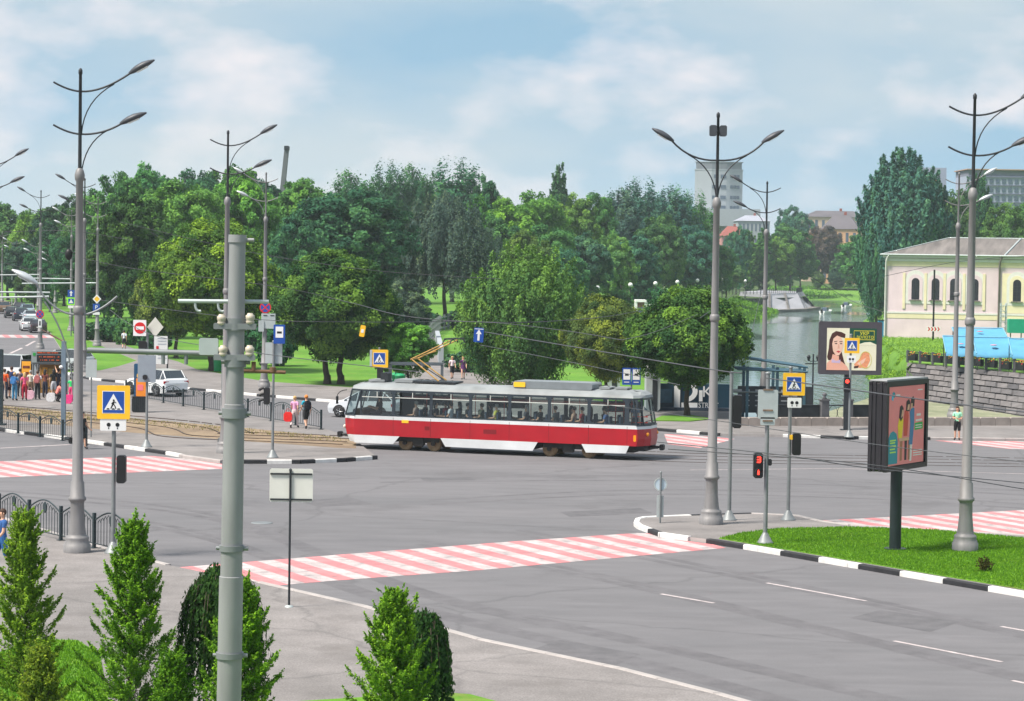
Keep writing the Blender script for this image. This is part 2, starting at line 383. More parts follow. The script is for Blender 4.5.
# ------------------------------------------------------------------ land and river
near_land = WL([(-2500, -80), (900, -80), (900, 127), (31, 127), (31, 134), (2, 134), (6, 200), (27, 405), (46, 500), (57, 506), (63.5, 520), (68, 560), (68, 668), (2500, 668)]) + [(2500, 2000), (-2500, 2000)]
b = MB(); b.prism(near_land, -0.05, -0.05)
tag(b.build('ground', m_soil), kind='structure')
def strip(name, top, bot, m, z0=-0.05, z1=-3.3, n=6, rough=0.0, seed=1):
    """sloping bank between two plan lines, with a little unevenness"""
    top, bot = WL(top), WL(bot, -3.0 if n > 2 else 0.0)
    rn = random.Random(seed); vs = []; fs = []; T = []; B = []
    for k in range(len(top) - 1):
        L = max(1, int((Vector(top[k + 1]) - Vector(top[k])).length / 6))
        for j in range(L + (k == len(top) - 2)):
            t = j / L; T.append(Vector(top[k]).lerp(Vector(top[k + 1]), t)); B.append(Vector(bot[k]).lerp(Vector(bot[k + 1]), t))
    for a, c in zip(T, B):
        for i in range(n + 1):
            t = i / n; p = a.lerp(c, t); w = rough if 0 < i < n else 0
            vs.append((p.x + rn.uniform(-w, w), p.y + rn.uniform(-w, w), z0 + (z1 - z0) * t + rn.uniform(-w, w) * 0.3))
    for k in range(len(T) - 1):
        for i in range(n): fs.append((k * (n + 1) + i, k * (n + 1) + i + 1, (k + 1) * (n + 1) + i + 1, (k + 1) * (n + 1) + i))
    m_ = MB(); m_.add(vs, fs, 0, True)
    return tag(m_.build(name, m), kind='structure')
strip('river_bank', [(6, 200), (27, 405), (46, 500)], [(14, 200), (39, 405), (55, 494)], m_bank, rough=0.5)
strip('river_bank', [(68, 668), (400, 668), (2500, 668)], [(68, 640), (400, 640), (2500, 640)], m_bank, rough=0.6, seed=4)
strip('quay', [(900, 127), (31, 127), (31, 134), (2, 134), (6, 200)], [(900, 127.4), (31.4, 127.4), (31.4, 134.4), (2, 134.4), (14, 200)], m_stone, n=2)
strip('quay', [(63.5, 520), (68, 560), (68, 668)], [(66, 518), (70, 560), (70, 640)], m_stone, n=2, seed=7)
right_top = [(120, 150), (39, 183), (33.4, 200), (40, 262), (49, 300), (64, 420), (100, 600)]
right_bot = [(118, 138), (36.6, 172), (32.3, 195), (34.3, 232), (46, 300), (61, 420), (96, 600)]
b = MB(); b.prism(WL(right_top) + [(2500, 640), (2500, 160)], 0.0, 0.0)
tag(b.build('terrace_ground', m_bank), kind='structure')
strip('river_bank', right_top[2:], right_bot[2:], m_bank, z0=0, rough=0.5, seed=2)
b = MB(); b.prism([(14, 152), (300, 146), (300, 150), (40.5, 183), (35.5, 203), (31, 206)], -3.6, -2.75)
tag(b.build('shore', ground_mat('algae_shore', (srgb(112, 118, 92), srgb(146, 146, 122)), (0.3, 1.4, 12.0), 0.5, 1.0)), kind='structure')

m_water = bpy.data.materials.new('river_water'); m_water.use_nodes = True
nt = m_water.node_tree; p = nt.nodes['Principled BSDF']
p.inputs['Base Color'].default_value = (*srgb(78, 100, 90), 1); p.inputs['Roughness'].default_value = 0.05; p.inputs['IOR'].default_value = 1.33
p.inputs['Specular IOR Level'].default_value = 0.9
tc = nt.nodes.new('ShaderNodeTexCoord'); mp = nt.nodes.new('ShaderNodeMapping'); mp.inputs['Scale'].default_value = (1, 0.30, 1)
n1 = nt.nodes.new('ShaderNodeTexNoise'); n1.inputs['Scale'].default_value = 1.3; n1.inputs['Detail'].default_value = 4
n2 = nt.nodes.new('ShaderNodeTexNoise'); n2.inputs['Scale'].default_value = 0.035; n2.inputs['Detail'].default_value = 3
bp = nt.nodes.new('ShaderNodeBump'); bp.inputs['Distance'].default_value = 0.5
mr = nt.nodes.new('ShaderNodeMapRange'); mr.inputs[1].default_value = 0.46; mr.inputs[2].default_value = 0.56; mr.inputs[3].default_value = 0.03; mr.inputs[4].default_value = 1.0
for a, c in ((tc.outputs['Object'], mp.inputs['Vector']), (mp.outputs['Vector'], n1.inputs['Vector']), (mp.outputs['Vector'], n2.inputs['Vector']),
             (n1.outputs['Fac'], bp.inputs['Height']), (n2.outputs['Fac'], mr.inputs[0]), (mr.outputs[0], bp.inputs['Strength']), (bp.outputs['Normal'], p.inputs['Normal'])): nt.links.new(a, c)
b = MB(); b.prism([(-60, 100), (2500, 100), (2500, 860), (-60, 860)], -3.0, -3.0)
tag(b.build('water', m_water), kind='structure')

# ------------------------------------------------------------------ roads, lawns, pavements
far_kerb = [(65, 374), (92, 380), (182, 389), (261, 396.5), (340, 403), (500, 417), (660, 431), (701, 434.6), (720, 436), (785, 437), (845, 439), (930, 440), (1100, 442), (1500, 446)]
road_px = [(-500, 272), (-60, 288), (-5, 300), (18, 309), (51, 334), (65, 356)] + far_kerb + [(1900, 700), (1900, 1900), (-900, 1900), (-900, 420)]
b = MB(); b.prism(poly(road_px), 0.0, 0.0); tag(b.build('road', m_asph), kind='structure')
m_kside = m_kgrey
lawn_px = [(-300, 279), (-60, 284), (12, 303), (51, 334), (65, 356), (65, 374), (92, 380), (182, 389), (340, 403), (500, 417), (660, 431), (735, 411), (742, 380)]
lp = poly(lawn_px[:-1]) + [W(12.5, 133.5), W(6.5, 200), W(27, 405), W(45, 499), (0, 620), (-300, 900)]
b = MB(); b.prism(lp, -0.04, 0.10, 0, 1); tag(b.build('lawn', [m_lawn, m_kside]), kind='structure')
pave_px = far_kerb[:] + [(1500, 424), (1100, 425), (740, 425.8), (737, 411), (640, 408), (560, 398), (530, 388), (480, 374.5), (447, 364), (441, 355), (437, 343), (433, 335.5), (426, 335.5), (421, 344), (416, 354), (396, 376), (380, 390), (348, 389), (264, 383), (197, 371), (178, 363), (142, 353), (110, 341), (98, 336.5), (80, 333), (86, 340), (108, 350), (137, 362), (118, 368), (100, 372)]
b = MB(); b.prism(poly(pave_px), 0.0, 0.124, 0, 1); tag(b.build('pavement', [m_pave, m_kside]), kind='structure')
isl_px = [(-300, 385), (-120, 413), (0, 431), (75, 441), (136, 450), (163, 454), (181, 457.2), (184, 458.2), (222, 463.5), (300, 463.5), (345, 461.6), (376, 459), (352, 440), (322, 430), (226, 413), (130, 397), (0, 386), (-100, 377), (-300, 362)]
b = MB(); b.prism(poly(isl_px), -0.02, 0.12, 0, 1); tag(b.build('tram_stop_island', [m_pave, m_kside]), kind='structure')
bed_px = [(-200, 389), (0, 405.5), (130, 418), (250, 428.5), (337, 437), (356, 441), (356, 448.5), (337, 447.8), (250, 441.5), (130, 432.5), (0, 419), (-200, 398)]
b = MB(); b.prism(poly(bed_px, 0.12), 0.124, 0.124); tag(b.build('track_bed', m_dry), kind='structure')
near_px = [(-400, 440), (-60, 507), (0, 521), (40, 533), (110, 554), (168, 569.5), (200, 576), (259, 587), (363, 611), (442, 634), (480, 645), (620, 674.5), (718, 700), (900, 752), (1300, 900), (1300, 1900), (-1400, 1900)]
b = MB(); b.prism(poly(near_px), -0.02, 0.13, 0, 1); tag(b.build('near_pavement', [m_pave, m_kside]), kind='structure')
for px in ([(-60, 668), (10, 650), (48, 640), (78, 641), (100, 655), (108, 700), (100, 900), (-200, 1400), (-400, 900)], [(170, 740), (300, 702), (440, 693), (470, 695), (500, 703), (560, 740), (500, 1200), (150, 1200)]):
    b = MB(); b.prism(poly(px, 0.13), 0.134, 0.15); tag(b.build('grass_plot', m_lawn_near), kind='structure')
nose_px = [(650.5, 533), (640, 529), (636.5, 526), (638, 522.5), (645, 520.8), (678, 519.3), (751, 517), (796, 519), (819, 524.5), (850, 529), (1040, 540), (1200, 552), (1400, 690), (1024, 597), (850, 567), (760, 551.5), (714, 544), (690, 541), (662, 537)]
b = MB(); b.prism(poly(nose_px), -0.02, 0.125, 0, 1); tag(b.build('traffic_island', [m_pave, m_kside]), kind='structure')
gi_px = [(719, 542.8), (742, 537.5), (778, 533), (850, 531.5), (930, 534), (1024, 542.5), (1200, 561), (1380, 681), (1024, 594.6), (850, 564.9), (760, 549.7)]
b = MB(); b.prism(poly(gi_px), 0.129, 0.15); tag(b.build('island_lawn', m_lawn_near), kind='structure')

# a fringe of real grass blades on the near lawns
def grass_blades(name, pts, z, n, h, seed):
    rn = np.random.RandomState(seed); P = np.array(pts); lo, hi = P.min(0), P.max(0); out = []
    def inside(q):
        c = np.zeros(len(q), bool); j = len(P) - 1
        for i in range(len(P)):
            cond = ((P[i, 1] > q[:, 1]) != (P[j, 1] > q[:, 1])) & (q[:, 0] < (P[j, 0] - P[i, 0]) * (q[:, 1] - P[i, 1]) / (P[j, 1] - P[i, 1] + 1e-9) + P[i, 0])
            c ^= cond; j = i
        return c
    q = rn.uniform(lo, hi, (n * 3, 2)); q = q[inside(q)][:n]; k = len(q)
    a = rn.uniform(0, 2 * pi, k); w = 0.018; hh = h * rn.uniform(0.5, 1.3, k); lean = rn.normal(0, 0.35, (k, 2)) * hh[:, None]
    d = np.stack([np.cos(a), np.sin(a)], 1) * w
    v = np.zeros((k, 3, 3)); v[:, 0, :2] = q - d; v[:, 1, :2] = q + d; v[:, 2, :2] = q + lean; v[:, :2, 2] = z; v[:, 2, 2] = z + hh
    me = bpy.data.meshes.new(name); me.from_pydata(v.reshape(-1, 3).tolist(), [], np.arange(3 * k).reshape(-1, 3).tolist())
    at = me.attributes.new('tone', 'FLOAT', 'FACE'); at.data.foreach_set('value', np.clip(rn.normal(0.5, 0.13, k), 0, 1).astype('f'))
    me.materials.append(m_leaf_fg); o = bpy.data.objects.new(name, me); C.objects.link(o); o.color = (0.125, 0.275, 0.024, 1)
    return tag(o, kind='stuff')
vis = [(719, 542.8), (742, 537.5), (778, 533), (850, 531.5), (930, 534), (1024, 542.5), (1060, 546), (1060, 600), (1024, 594.6), (850, 564.9), (760, 549.7)]
tag(grass_blades('grass', poly(vis), 0.145, 60000, 0.06, 3), 'short green grass growing on the traffic island lawn', 'grass')
tag(grass_blades('grass', poly([(-40, 662), (48, 640), (78, 641), (100, 655), (108, 720), (-40, 760)], 0.15), 0.145, 16000, 0.07, 5), 'bright grass growing between the young trees by the pavement', 'grass')

# ------------------------------------------------------------------ painted markings
u_road = (G(712, 545) - G(1024, 597)).to_2d().normalized(); u_strip = (G(381.7, 551) - G(454, 571)).to_2d().normalized()
def clip_poly(P, n, d0, d1):
    """part of polygon P with d0 <= p.n <= d1"""
    for sgn, d in ((1, d0), (-1, -d1)):
        out = []
        for i in range(len(P)):
            a, b_ = P[i], P[(i + 1) % len(P)]; da, db = sgn * a.dot(n) - d, sgn * b_.dot(n) - d
            if da >= 0: out.append(a)
            if da * db < 0: out.append(a.lerp(b_, da / (da - db)))
        P = out
        if len(P) < 3: return []
    return P
def crossing(name, px, u, per, phase=0.0, z=0.004):
    P = [Vector(q) for q in poly(px)]; n = Vector((u.y, -u.x)); lo = min(p.dot(n) for p in P); hi = max(p.dot(n) for p in P)
    m_ = MB(); k = int(lo / per) - 1
    while k * per < hi:
        for j in (0, 1):
            q = clip_poly(P, n, k * per + phase + j * per / 2, k * per + phase + (j + 1) * per / 2)
            if len(q) >= 3:
                if sum(q[i].cross(q[(i + 1) % len(q)]) for i in range(len(q))) < 0: q = q[::-1]
                m_.add([(v.x, v.y, z) for v in q], [tuple(range(len(q)))], j)
        k += 1
    return tag(m_.build(name, [m_road_red, m_road_white]), kind='structure')
crossing('road_marking_crossing', [(176, 567.6), (400, 550), (520, 541), (638, 533), (650, 533.6), (662, 537.4), (690, 541.4), (714, 544.6), (726, 548), (480, 570.2), (330, 581), (262, 587)], u_strip, 1.06)
crossing('road_marking_crossing', [(-200, 458), (0, 461.5), (150, 456), (184, 458.6), (222, 464), (222, 469), (0, 477.5), (-200, 484)], u_road, 1.0)
crossing('road_marking_crossing', [(820, 520.5), (1024, 510.2), (1200, 502), (1200, 548), (1040, 539.6), (850, 528.6), (822, 525)], u_strip, 1.06)
crossing('road_marking_crossing', [(664, 434), (720, 437.5), (735, 439), (700, 448), (668, 444)], u_strip, 1.1)
crossing('road_marking_crossing', [(935, 440.6), (1100, 442.2), (1100, 451), (1010, 449)], u_strip, 1.1)
crossing('road_marking_crossing', [(-60, 334), (52, 335.4), (58, 338), (-60, 337)], Vector((-0.25, 0.97)), 1.2)
def line(px, w, name='road_marking_line', z=0.0045):
    m_ = MB()
    P = [G(x, y).to_2d() for x, y in px]
    for a, c in zip(P, P[1:]):
        d = (c - a).normalized(); n = Vector((-d.y, d.x)) * w / 2
        m_.add([(*(a - n), z), (*(c - n), z), (*(c + n), z), (*(a + n), z)], [(0, 1, 2, 3)])
    return tag(m_.build(name, m_road_white), kind='structure')
for seg in (((661, 594), (714, 603.2)), ((767, 583), (866, 601)), ((894, 641), (1002, 662)), ((1001, 626.5), (1060, 637)), ((1012, 680.5), (1090, 697)), ((560, 577), (600, 583))): line(seg, 0.13) if seg[0][0] != 560 else None
line([(0, 448.2), (70, 444.6)], 0.22)
line([(35, 341), (26, 346)], 0.25); line([(22, 348), (10, 353.5)], 0.25)
line([(40, 534.2), (110, 555.2), (168, 570.8)], 0.12); line([(259, 588.6), (363, 612.6), (442, 635.8), (480, 647), (620, 676.4), (718, 702), (900, 755)], 0.13)
line([(690, 470), (840, 468.5), (1024, 474)], 0.12)
b = MB(); q = G(262, 523); b.lathe([(0.36, 0.0), (0.36, 0.012), (0.30, 0.014), (0.02, 0.014)], (q.x, q.y, 0), 20)
tag(b.build('manhole_cover', m_galv), 'round pale manhole cover set in the bare asphalt of the junction', 'manhole')
m_worn = ground_mat('worn_asphalt', (srgb(92, 90, 95), srgb(108, 106, 111)), (0.25, 1.2, 40.0), 0.2, 0.8, (0.3, 2.4, 1))
m_new = ground_mat('patched_asphalt', (srgb(94, 93, 96), srgb(103, 101, 104)), (0.4, 2.0, 40.0), 0.3, 0.85)
m_tyremark = ground_mat('tyre_worn_asphalt', (srgb(97, 95, 98), srgb(107, 105, 108)), (0.3, 1.6, 40.0), 0.2, 0.8)

# ------------------------------------------------------------------ kerbs
kb = MB()
def kerb(px, paint, w=0.20, h=0.15, step=1.9, phase=0, z0=-0.02):
    P = [G(x, y).to_2d() for x, y in px]; k = phase; left = step; i = 0; a = P[0]
    while i < len(P) - 1:
        d = P[i + 1] - a; L = d.length
        if L < 1e-4: i += 1; continue
        t = min(L, left); c = a + d * (t / L); n = Vector((-d.y, d.x)).normalized() * w / 2; e = d.normalized() * 0.006
        A_, B_ = a + e, c - e
        vs = [(*(A_ - n), z0), (*(B_ - n), z0), (*(B_ + n), z0), (*(A_ + n), z0)]
        n2 = n * 0.8
        vs += [(*(A_ - n), h - 0.03), (*(B_ - n), h - 0.03), (*(B_ + n), h - 0.03), (*(A_ + n), h - 0.03), (*(A_ - n2), h), (*(B_ - n2), h), (*(B_ + n2), h), (*(A_ + n2), h)]
        kb.add(vs, [(0, 1, 5, 4), (1, 2, 6, 5), (2, 3, 7, 6), (3, 0, 4, 7), (4, 5, 9, 8), (5, 6, 10, 9), (6, 7, 11, 10), (7, 4, 8, 11), (8, 9, 10, 11)], (k % 2) if paint else 2)
        left -= t; a = c
        if left < 1e-3: left = step; k += 1
        if t >= L - 1e-6: i += 1
kerb([(-120, 413), (0, 431), (75, 441), (136, 450), (163, 454), (181, 457.2)], True)
kerb([(181, 457.2), (184, 458.2), (222, 463.5)], False)
kerb([(242, 463.6), (300, 463.7), (345, 461.8), (376, 459.2)], True, h=0.17, phase=1, step=1.05)
kerb([(65, 374), (92, 380), (182, 389), (261, 396.5), (340, 403), (420, 410)], True)
kerb([(420, 410), (500, 417), (655, 430.6)], False)
kerb([(655, 430.6), (660, 431), (701, 434.6), (720, 436)], True, phase=1, step=1.6)
kerb([(783, 437), (845, 439), (930, 440)], True)
kerb([(930, 440), (1100, 442), (1500, 446)], False)
kerb([(708, 543.2), (714, 544), (760, 551.5), (850, 567), (1024, 597), (1400, 690)], True, phase=1, step=1.75)
kerb([(690, 541), (662, 537), (650.5, 533)], True, step=1.4); kerb([(650.5, 533), (640, 529), (636.5, 526), (638, 522.5), (645, 520.8), (678, 519.3), (751, 517)], True, step=5.5, phase=0)
kerb([(751, 517), (796, 519), (819, 524.5), (850, 529), (1040, 540), (1200, 552)], False)
kerb([(-60, 507), (0, 521), (40, 533), (110, 554), (168, 569.5)], False); kerb([(259, 587), (363, 611), (442, 634), (480, 645), (620, 674.5), (718, 700), (900, 752)], False)
tag(kb.build('kerb', [m_kwhite, m_kblack, m_kgrey]), kind='structure')

# ------------------------------------------------------------------ rails
TR0, TRD = G(404, 450).to_2d(), (G(588, 458) - G(404, 450)).to_2d().normalized()     # near rail under the tram
TRN = Vector((-TRD.y, TRD.x))
def smooth_path(P, n=10):
    out = []
    for i in range(len(P) - 1):
        p0, p1, p2, p3 = P[max(i - 1, 0)], P[i], P[i + 1], P[min(i + 2, len(P) - 1)]
        for k in range(n):
            t = k / n; out.append(0.5 * ((2 * p1) + (p2 - p0) * t + (2 * p0 - 5 * p1 + 4 * p2 - p3) * t * t + (3 * p1 - p0 - 3 * p2 + p3) * t ** 3))
    return out + [P[-1]]
near_rail = smooth_path([G(-200, 399).to_2d(), G(0, 417).to_2d(), G(130, 429.5).to_2d(), TR0 - TRD * 12, TR0 - TRD * 5, TR0, TR0 + TRD * 9.4, TR0 + TRD * 13, G(760, 463.5).to_2d(), G(1024, 467).to_2d(), G(1400, 478).to_2d()])
for off in (0.0, 1.52, 3.3, 4.82):
    rb = MB()
    if off in (0.0, 3.3): trk = thing('tram_track', 'worn tram track nearest the camera, under the tram wheels' if off == 0 else 'worn tram track on the far side of the tram', 'tram track')
    for a, c in zip(near_rail, near_rail[1:]):
        d = (c - a).normalized(); n = Vector((-d.y, d.x)); A_ = a + n * off; B_ = c + n * off
        zt = 0.155 if (A_.x < TR0.x - 3.0) else 0.015
        w = n * 0.035
        rb.add([(*(A_ - w), zt), (*(B_ - w), zt), (*(B_ + w), zt), (*(A_ + w), zt), (*(A_ - w), -0.02), (*(B_ - w), -0.02), (*(B_ + w), -0.02), (*(A_ + w), -0.02)], [(0, 1, 2, 3), (4, 5, 1, 0), (2, 6, 7, 3)])
    rb.build('rail', m_rail, trk)
tag(grass_blades('weeds', poly([(-50, 401), (130, 418.5), (250, 429), (337, 437.5), (352, 441), (330, 441), (250, 434), (130, 424), (-50, 411)], 0.124), 0.12, 5000, 0.10, 9), 'sparse dry weeds along the tram track bed', 'weeds')
bpy.data.objects['weeds'].color = (0.20, 0.20, 0.045, 1)

# ------------------------------------------------------------------ haze: even air round the whole scene
hz = MB(); hz.prism([(-2600, -200), (2600, -200), (2600, 2100), (-2600, 2100)], -6.0, 75.0, bottom=True)
m_haze = bpy.data.materials.new('air'); m_haze.use_nodes = True; nt = m_haze.node_tree
nt.nodes.remove(nt.nodes['Principled BSDF']); v = nt.nodes.new('ShaderNodeVolumePrincipled')
v.inputs['Color'].default_value = (0.80, 0.90, 1.0, 1); v.inputs['Density'].default_value = 0.00016; v.inputs['Anisotropy'].default_value = 0.2
nt.links.new(v.outputs[0], nt.nodes['Material Output'].inputs['Volume'])
tag(hz.build('haze', m_haze), kind='stuff')

# ------------------------------------------------------------------ repairs and wear of the road: patches, seams, tyre lanes
def sheet(name, pts, z, m):
    b_ = MB(); b_.prism(pts, z, z); return tag(b_.build(name, m), kind='structure')
rr = random.Random(12)
patches = ([(300, 500), (352, 498), (372, 504), (318, 507)], [(560, 512), (640, 508), (652, 513), (570, 517)], [(880, 610), (960, 622), (930, 632), (850, 618)], [(420, 478), (470, 477), (476, 480), (424, 481)], [(560, 640), (640, 654), (610, 668), (528, 651)])
for px in patches:
    sheet('road_patch', poly(px), 0.0022, m_new)
lane_n = [0]
def lane(px, w, n=10):
    lane_n[0] += 1; z = 0.0008 + lane_n[0] * 0.0001
    P = smooth_path_([G(x, y).to_2d() for x, y in px], n); b_ = MB()
    for a, c in zip(P, P[1:]):
        d = (c - a).normalized(); nn = Vector((-d.y, d.x)) * w / 2
        b_.add([(*(a - nn), z), (*(c - nn), z), (*(c + nn), z), (*(a + nn), z)], [(0, 1, 2, 3)])
    tag(b_.build('road_tyre_lane', m_tyremark), kind='structure')
def smooth_path_(P, n): return smooth_path(P, n)
for px in ([(-60, 486), (200, 512), (420, 590), (640, 640), (900, 700)], [(-60, 496), (180, 528), (380, 596), (600, 650), (860, 720)], [(430, 500), (640, 490), (860, 494), (1080, 508)], [(380, 478), (640, 476), (860, 482), (1080, 494)], [(420, 540), (600, 575), (800, 622), (1080, 690)], [(520, 530), (700, 565), (900, 606), (1080, 645)]):
    for off in (0, 1.1): lane([(x, y + off * 4) for x, y in px], 0.38)
# ================================================================== street lamps
def curve2(p0, p1, p2, n=9):
    return [tuple((1 - t) ** 2 * a + 2 * t * (1 - t) * b_ + t * t * c for a, b_, c in zip(p0, p1, p2)) for t in lin(0, 1, n)]
def lamp_head(parent, x, z, tilt, m, s=1):
    b = MB(); b.m = Matrix.Translation((x, 0, z)) @ Matrix.Rotation(-tilt * s, 4, 'Y') @ Matrix.Diagonal((s, 1, 1, 1))
    P = [(-0.04, .05, .05), (0.08, .11, .09), (0.22, .17, .12), (0.44, .19, .13), (0.64, .13, .09), (0.80, .04, .03)]
    vs = []; n = 10
    for px, wy, wz in P:
        for k in range(n):
            a = 2 * pi * k / n; zz = sin(a) * wz; zz = zz if zz > 0 else zz * 0.55
            vs.append((px, cos(a) * wy, zz))
    b.add(vs, [(i * n + k, i * n + (k + 1) % n, (i + 1) * n + (k + 1) % n, (i + 1) * n + k) for i in range(len(P) - 1) for k in range(n)], 0, True)
    b.add(vs, [tuple(range(n)), tuple(range((len(P) - 1) * n, len(P) * n))], 0)
    h = b.build('lamp_head', m, parent)
    g = MB(); g.m = b.m; g.rbox((0.36, 0, -0.068), (0.36, 0.2, 0.02), 0.005); g.build('lamp_glass', m_signw, h)
def street_lamp(label, loc, top=None, Ht=14.6, side=1, rz=0.0, levels=2, dark=True, both=False, ornate=True, pale=False):
    if top is not None: Ht = zof(top, loc.y) - loc.z
    t = thing('street_lamp', label, 'street lamp', loc, rz, 'tall street lamps along the avenue')
    k = Ht / 14.6
    b = MB()
    b.lathe([(.40, 0), (.40, .22), (.37, .24), (.37, .30), (.33, .34), (.35, .40), (.33, .46), (.27, .50), (.27, .56)], n=20)
    b.build('base', m_pole, t)
    b = MB()
    b.lathe([(.255, .56), (.21, 1.0), (.20, 1.45), (.215, 1.50), (.26, 1.53), (.26, 1.60), (.215, 1.64), (.20, 2.05), (.165, 2.10), (.13, 6.5 * k), (.12, 8.4 * k)], n=16)
    b.lathe([(.125, 7.2 * k), (.15, 7.22 * k), (.165, 7.28 * k), (.165, 7.38 * k), (.15, 7.44 * k), (.125, 7.46 * k)], n=16)
    b.lathe([(.12, 8.39 * k), (.105, 11.2 * k), (.14, 11.25 * k), (.15, 11.4 * k), (.11, 11.55 * k), (.06, 11.6 * k)], n=14)
    b.build('pole', m_pole, t)
    mm = m_mast if dark else m_pole
    b = MB(); b.lathe([(.055, 11.58 * k), (.045, Ht - .18), (.06, Ht - .17), (.06, Ht - .06), (.02, Ht)], n=10); b.build('mast', mm, t)
    hm = m_lamp_pale if pale else m_lamp
    if both:
        z = 12.9 * k
        for s in (1, -1):
            a = MB(); a.tube(curve2((0, 0, z), (.9 * s, 0, z - .05), (1.52 * s, 0, z + .62)), .032); a.tube(curve2((.03 * s, 0, z - 1.2), (.12 * s, 0, z - .25), (.98 * s, 0, z + .18)), .02)
            a.build('arm', mm, t); lamp_head(t, 1.5 * s, z + .62, R(30), hm, s)
        for s, y in ((-1, -.05), (1, .05)):
            f = MB(); f.rbox((.17 * s, y - .05, Ht - .62), (.24, .22, .36), .04); f.cyl((0, y, Ht - .62), (.1 * s, y, Ht - .62), .025); f.build('floodlight', m_lamp, t)
    else:
        for (zl, L, hz_) in ((13.9 * k, 1.45, .55), (12.62 * k, 1.2, .32))[:levels]:
            a = MB()
            a.tube(curve2((-.78 * side, 0, zl + .26), (-.35 * side, 0, zl + .02), (0, 0, zl)) + curve2((0, 0, zl), (.62 * side, 0, zl - .03), (L * side, 0, zl + hz_))[1:], .030)
            a.tube(curve2((.04 * side, 0, zl - 1.25), (.10 * side, 0, zl - .25), (L * .68 * side, 0, zl + hz_ * .42)), .02)
            a.build('arm', mm, t); lamp_head(t, L * side, zl + hz_, R(29 if zl > 13 * k else 24), hm, side)
    return t
L1 = street_lamp('tall grey street lamp on an ornate base beside the arched fence on the near pavement', G(77, 552, .13), 68)
L2 = street_lamp('tall grey street lamp standing on the island lawn beside the big billboard', G(965, 550, .16), 93)
L3 = street_lamp('street lamp with two opposite arms and two floodlights on the paved traffic island nose', G(711, 524, .125), 112, both=True)
street_lamp('street lamp rising directly behind the thick steel tram pole', G(225, 453, .12), 130)
L5 = street_lamp('pale street lamp with round no-stopping sign and white boards on its pole', G(264, 387, .12), 172, side=-1, dark=False, pale=True)
L6 = street_lamp('street lamp by the bus stop with a no-stopping sign low on its pole', G(40, 349, 0), 190, side=-1)
street_lamp('slim street lamp hidden partly behind the ornate near lamp, arms to the left', G(83.5, 372, .12), 178, side=-1)
L7 = street_lamp('slim street lamp carrying a yellow diamond and a blue parking sign', G(97, 346, .12), 197, side=-1, dark=False, pale=True)
street_lamp('distant pale street lamp between the diamond sign lamp and the bus stop lamp', G(71, 331, .1), 210, side=-1, dark=False, pale=True)
street_lamp('street lamp at the picture edge of which only two lamp arms reach in', G(-12, 409, .12), 153)
street_lamp('street lamp on the quay pavement behind the woman in the mint top', G(954, 417, .124), 172, dark=False, pale=True)
street_lamp('street lamp near the river railing with arms reaching left over the far trees', G(763, 414, .124), 181, side=-1)
for px, py, ht, lb in ((38, 318, 9.5, 'short far lamp post beyond the row of parked cars'), (16, 306, 10, 'far lamp post at the bend of the avenue beside the lawn'), (2, 312, 11, 'far lamp post at the very edge of the avenue'), (55, 313, 8, 'short far lamp post in front of the dark shrubs')):
    street_lamp(lb, G(px, py, 0.1), None, ht, -1, dark=False, pale=True)
for lmp in (L6,):
    pass
# tram style low arm on the ornate near lamp
b = MB(); b.tube(curve2((1.12, 0, 7.5), (.5, 0, 6.92), (0, 0, 6.95)) + curve2((0, 0, 6.95), (-.75, 0, 6.9), (-1.3, 0, 7.9))[1:], .034); b.tube(curve2((-.14, 0, 4.6), (-.2, 0, 6.2), (-1.0, 0, 7.32)), .026)
b.build('low_arm', m_galv, L1)
lamp_head(L1, -1.25, 7.85, R(28), m_lamp_pale, -1)
b = MB(); b.ball((-.3, -.02, 8.7), (.11, .1, .17)); b.cyl((-.25, 0, 8.75), (0, 0, 8.75), .02); b.build('loudspeaker', m_black, L1)

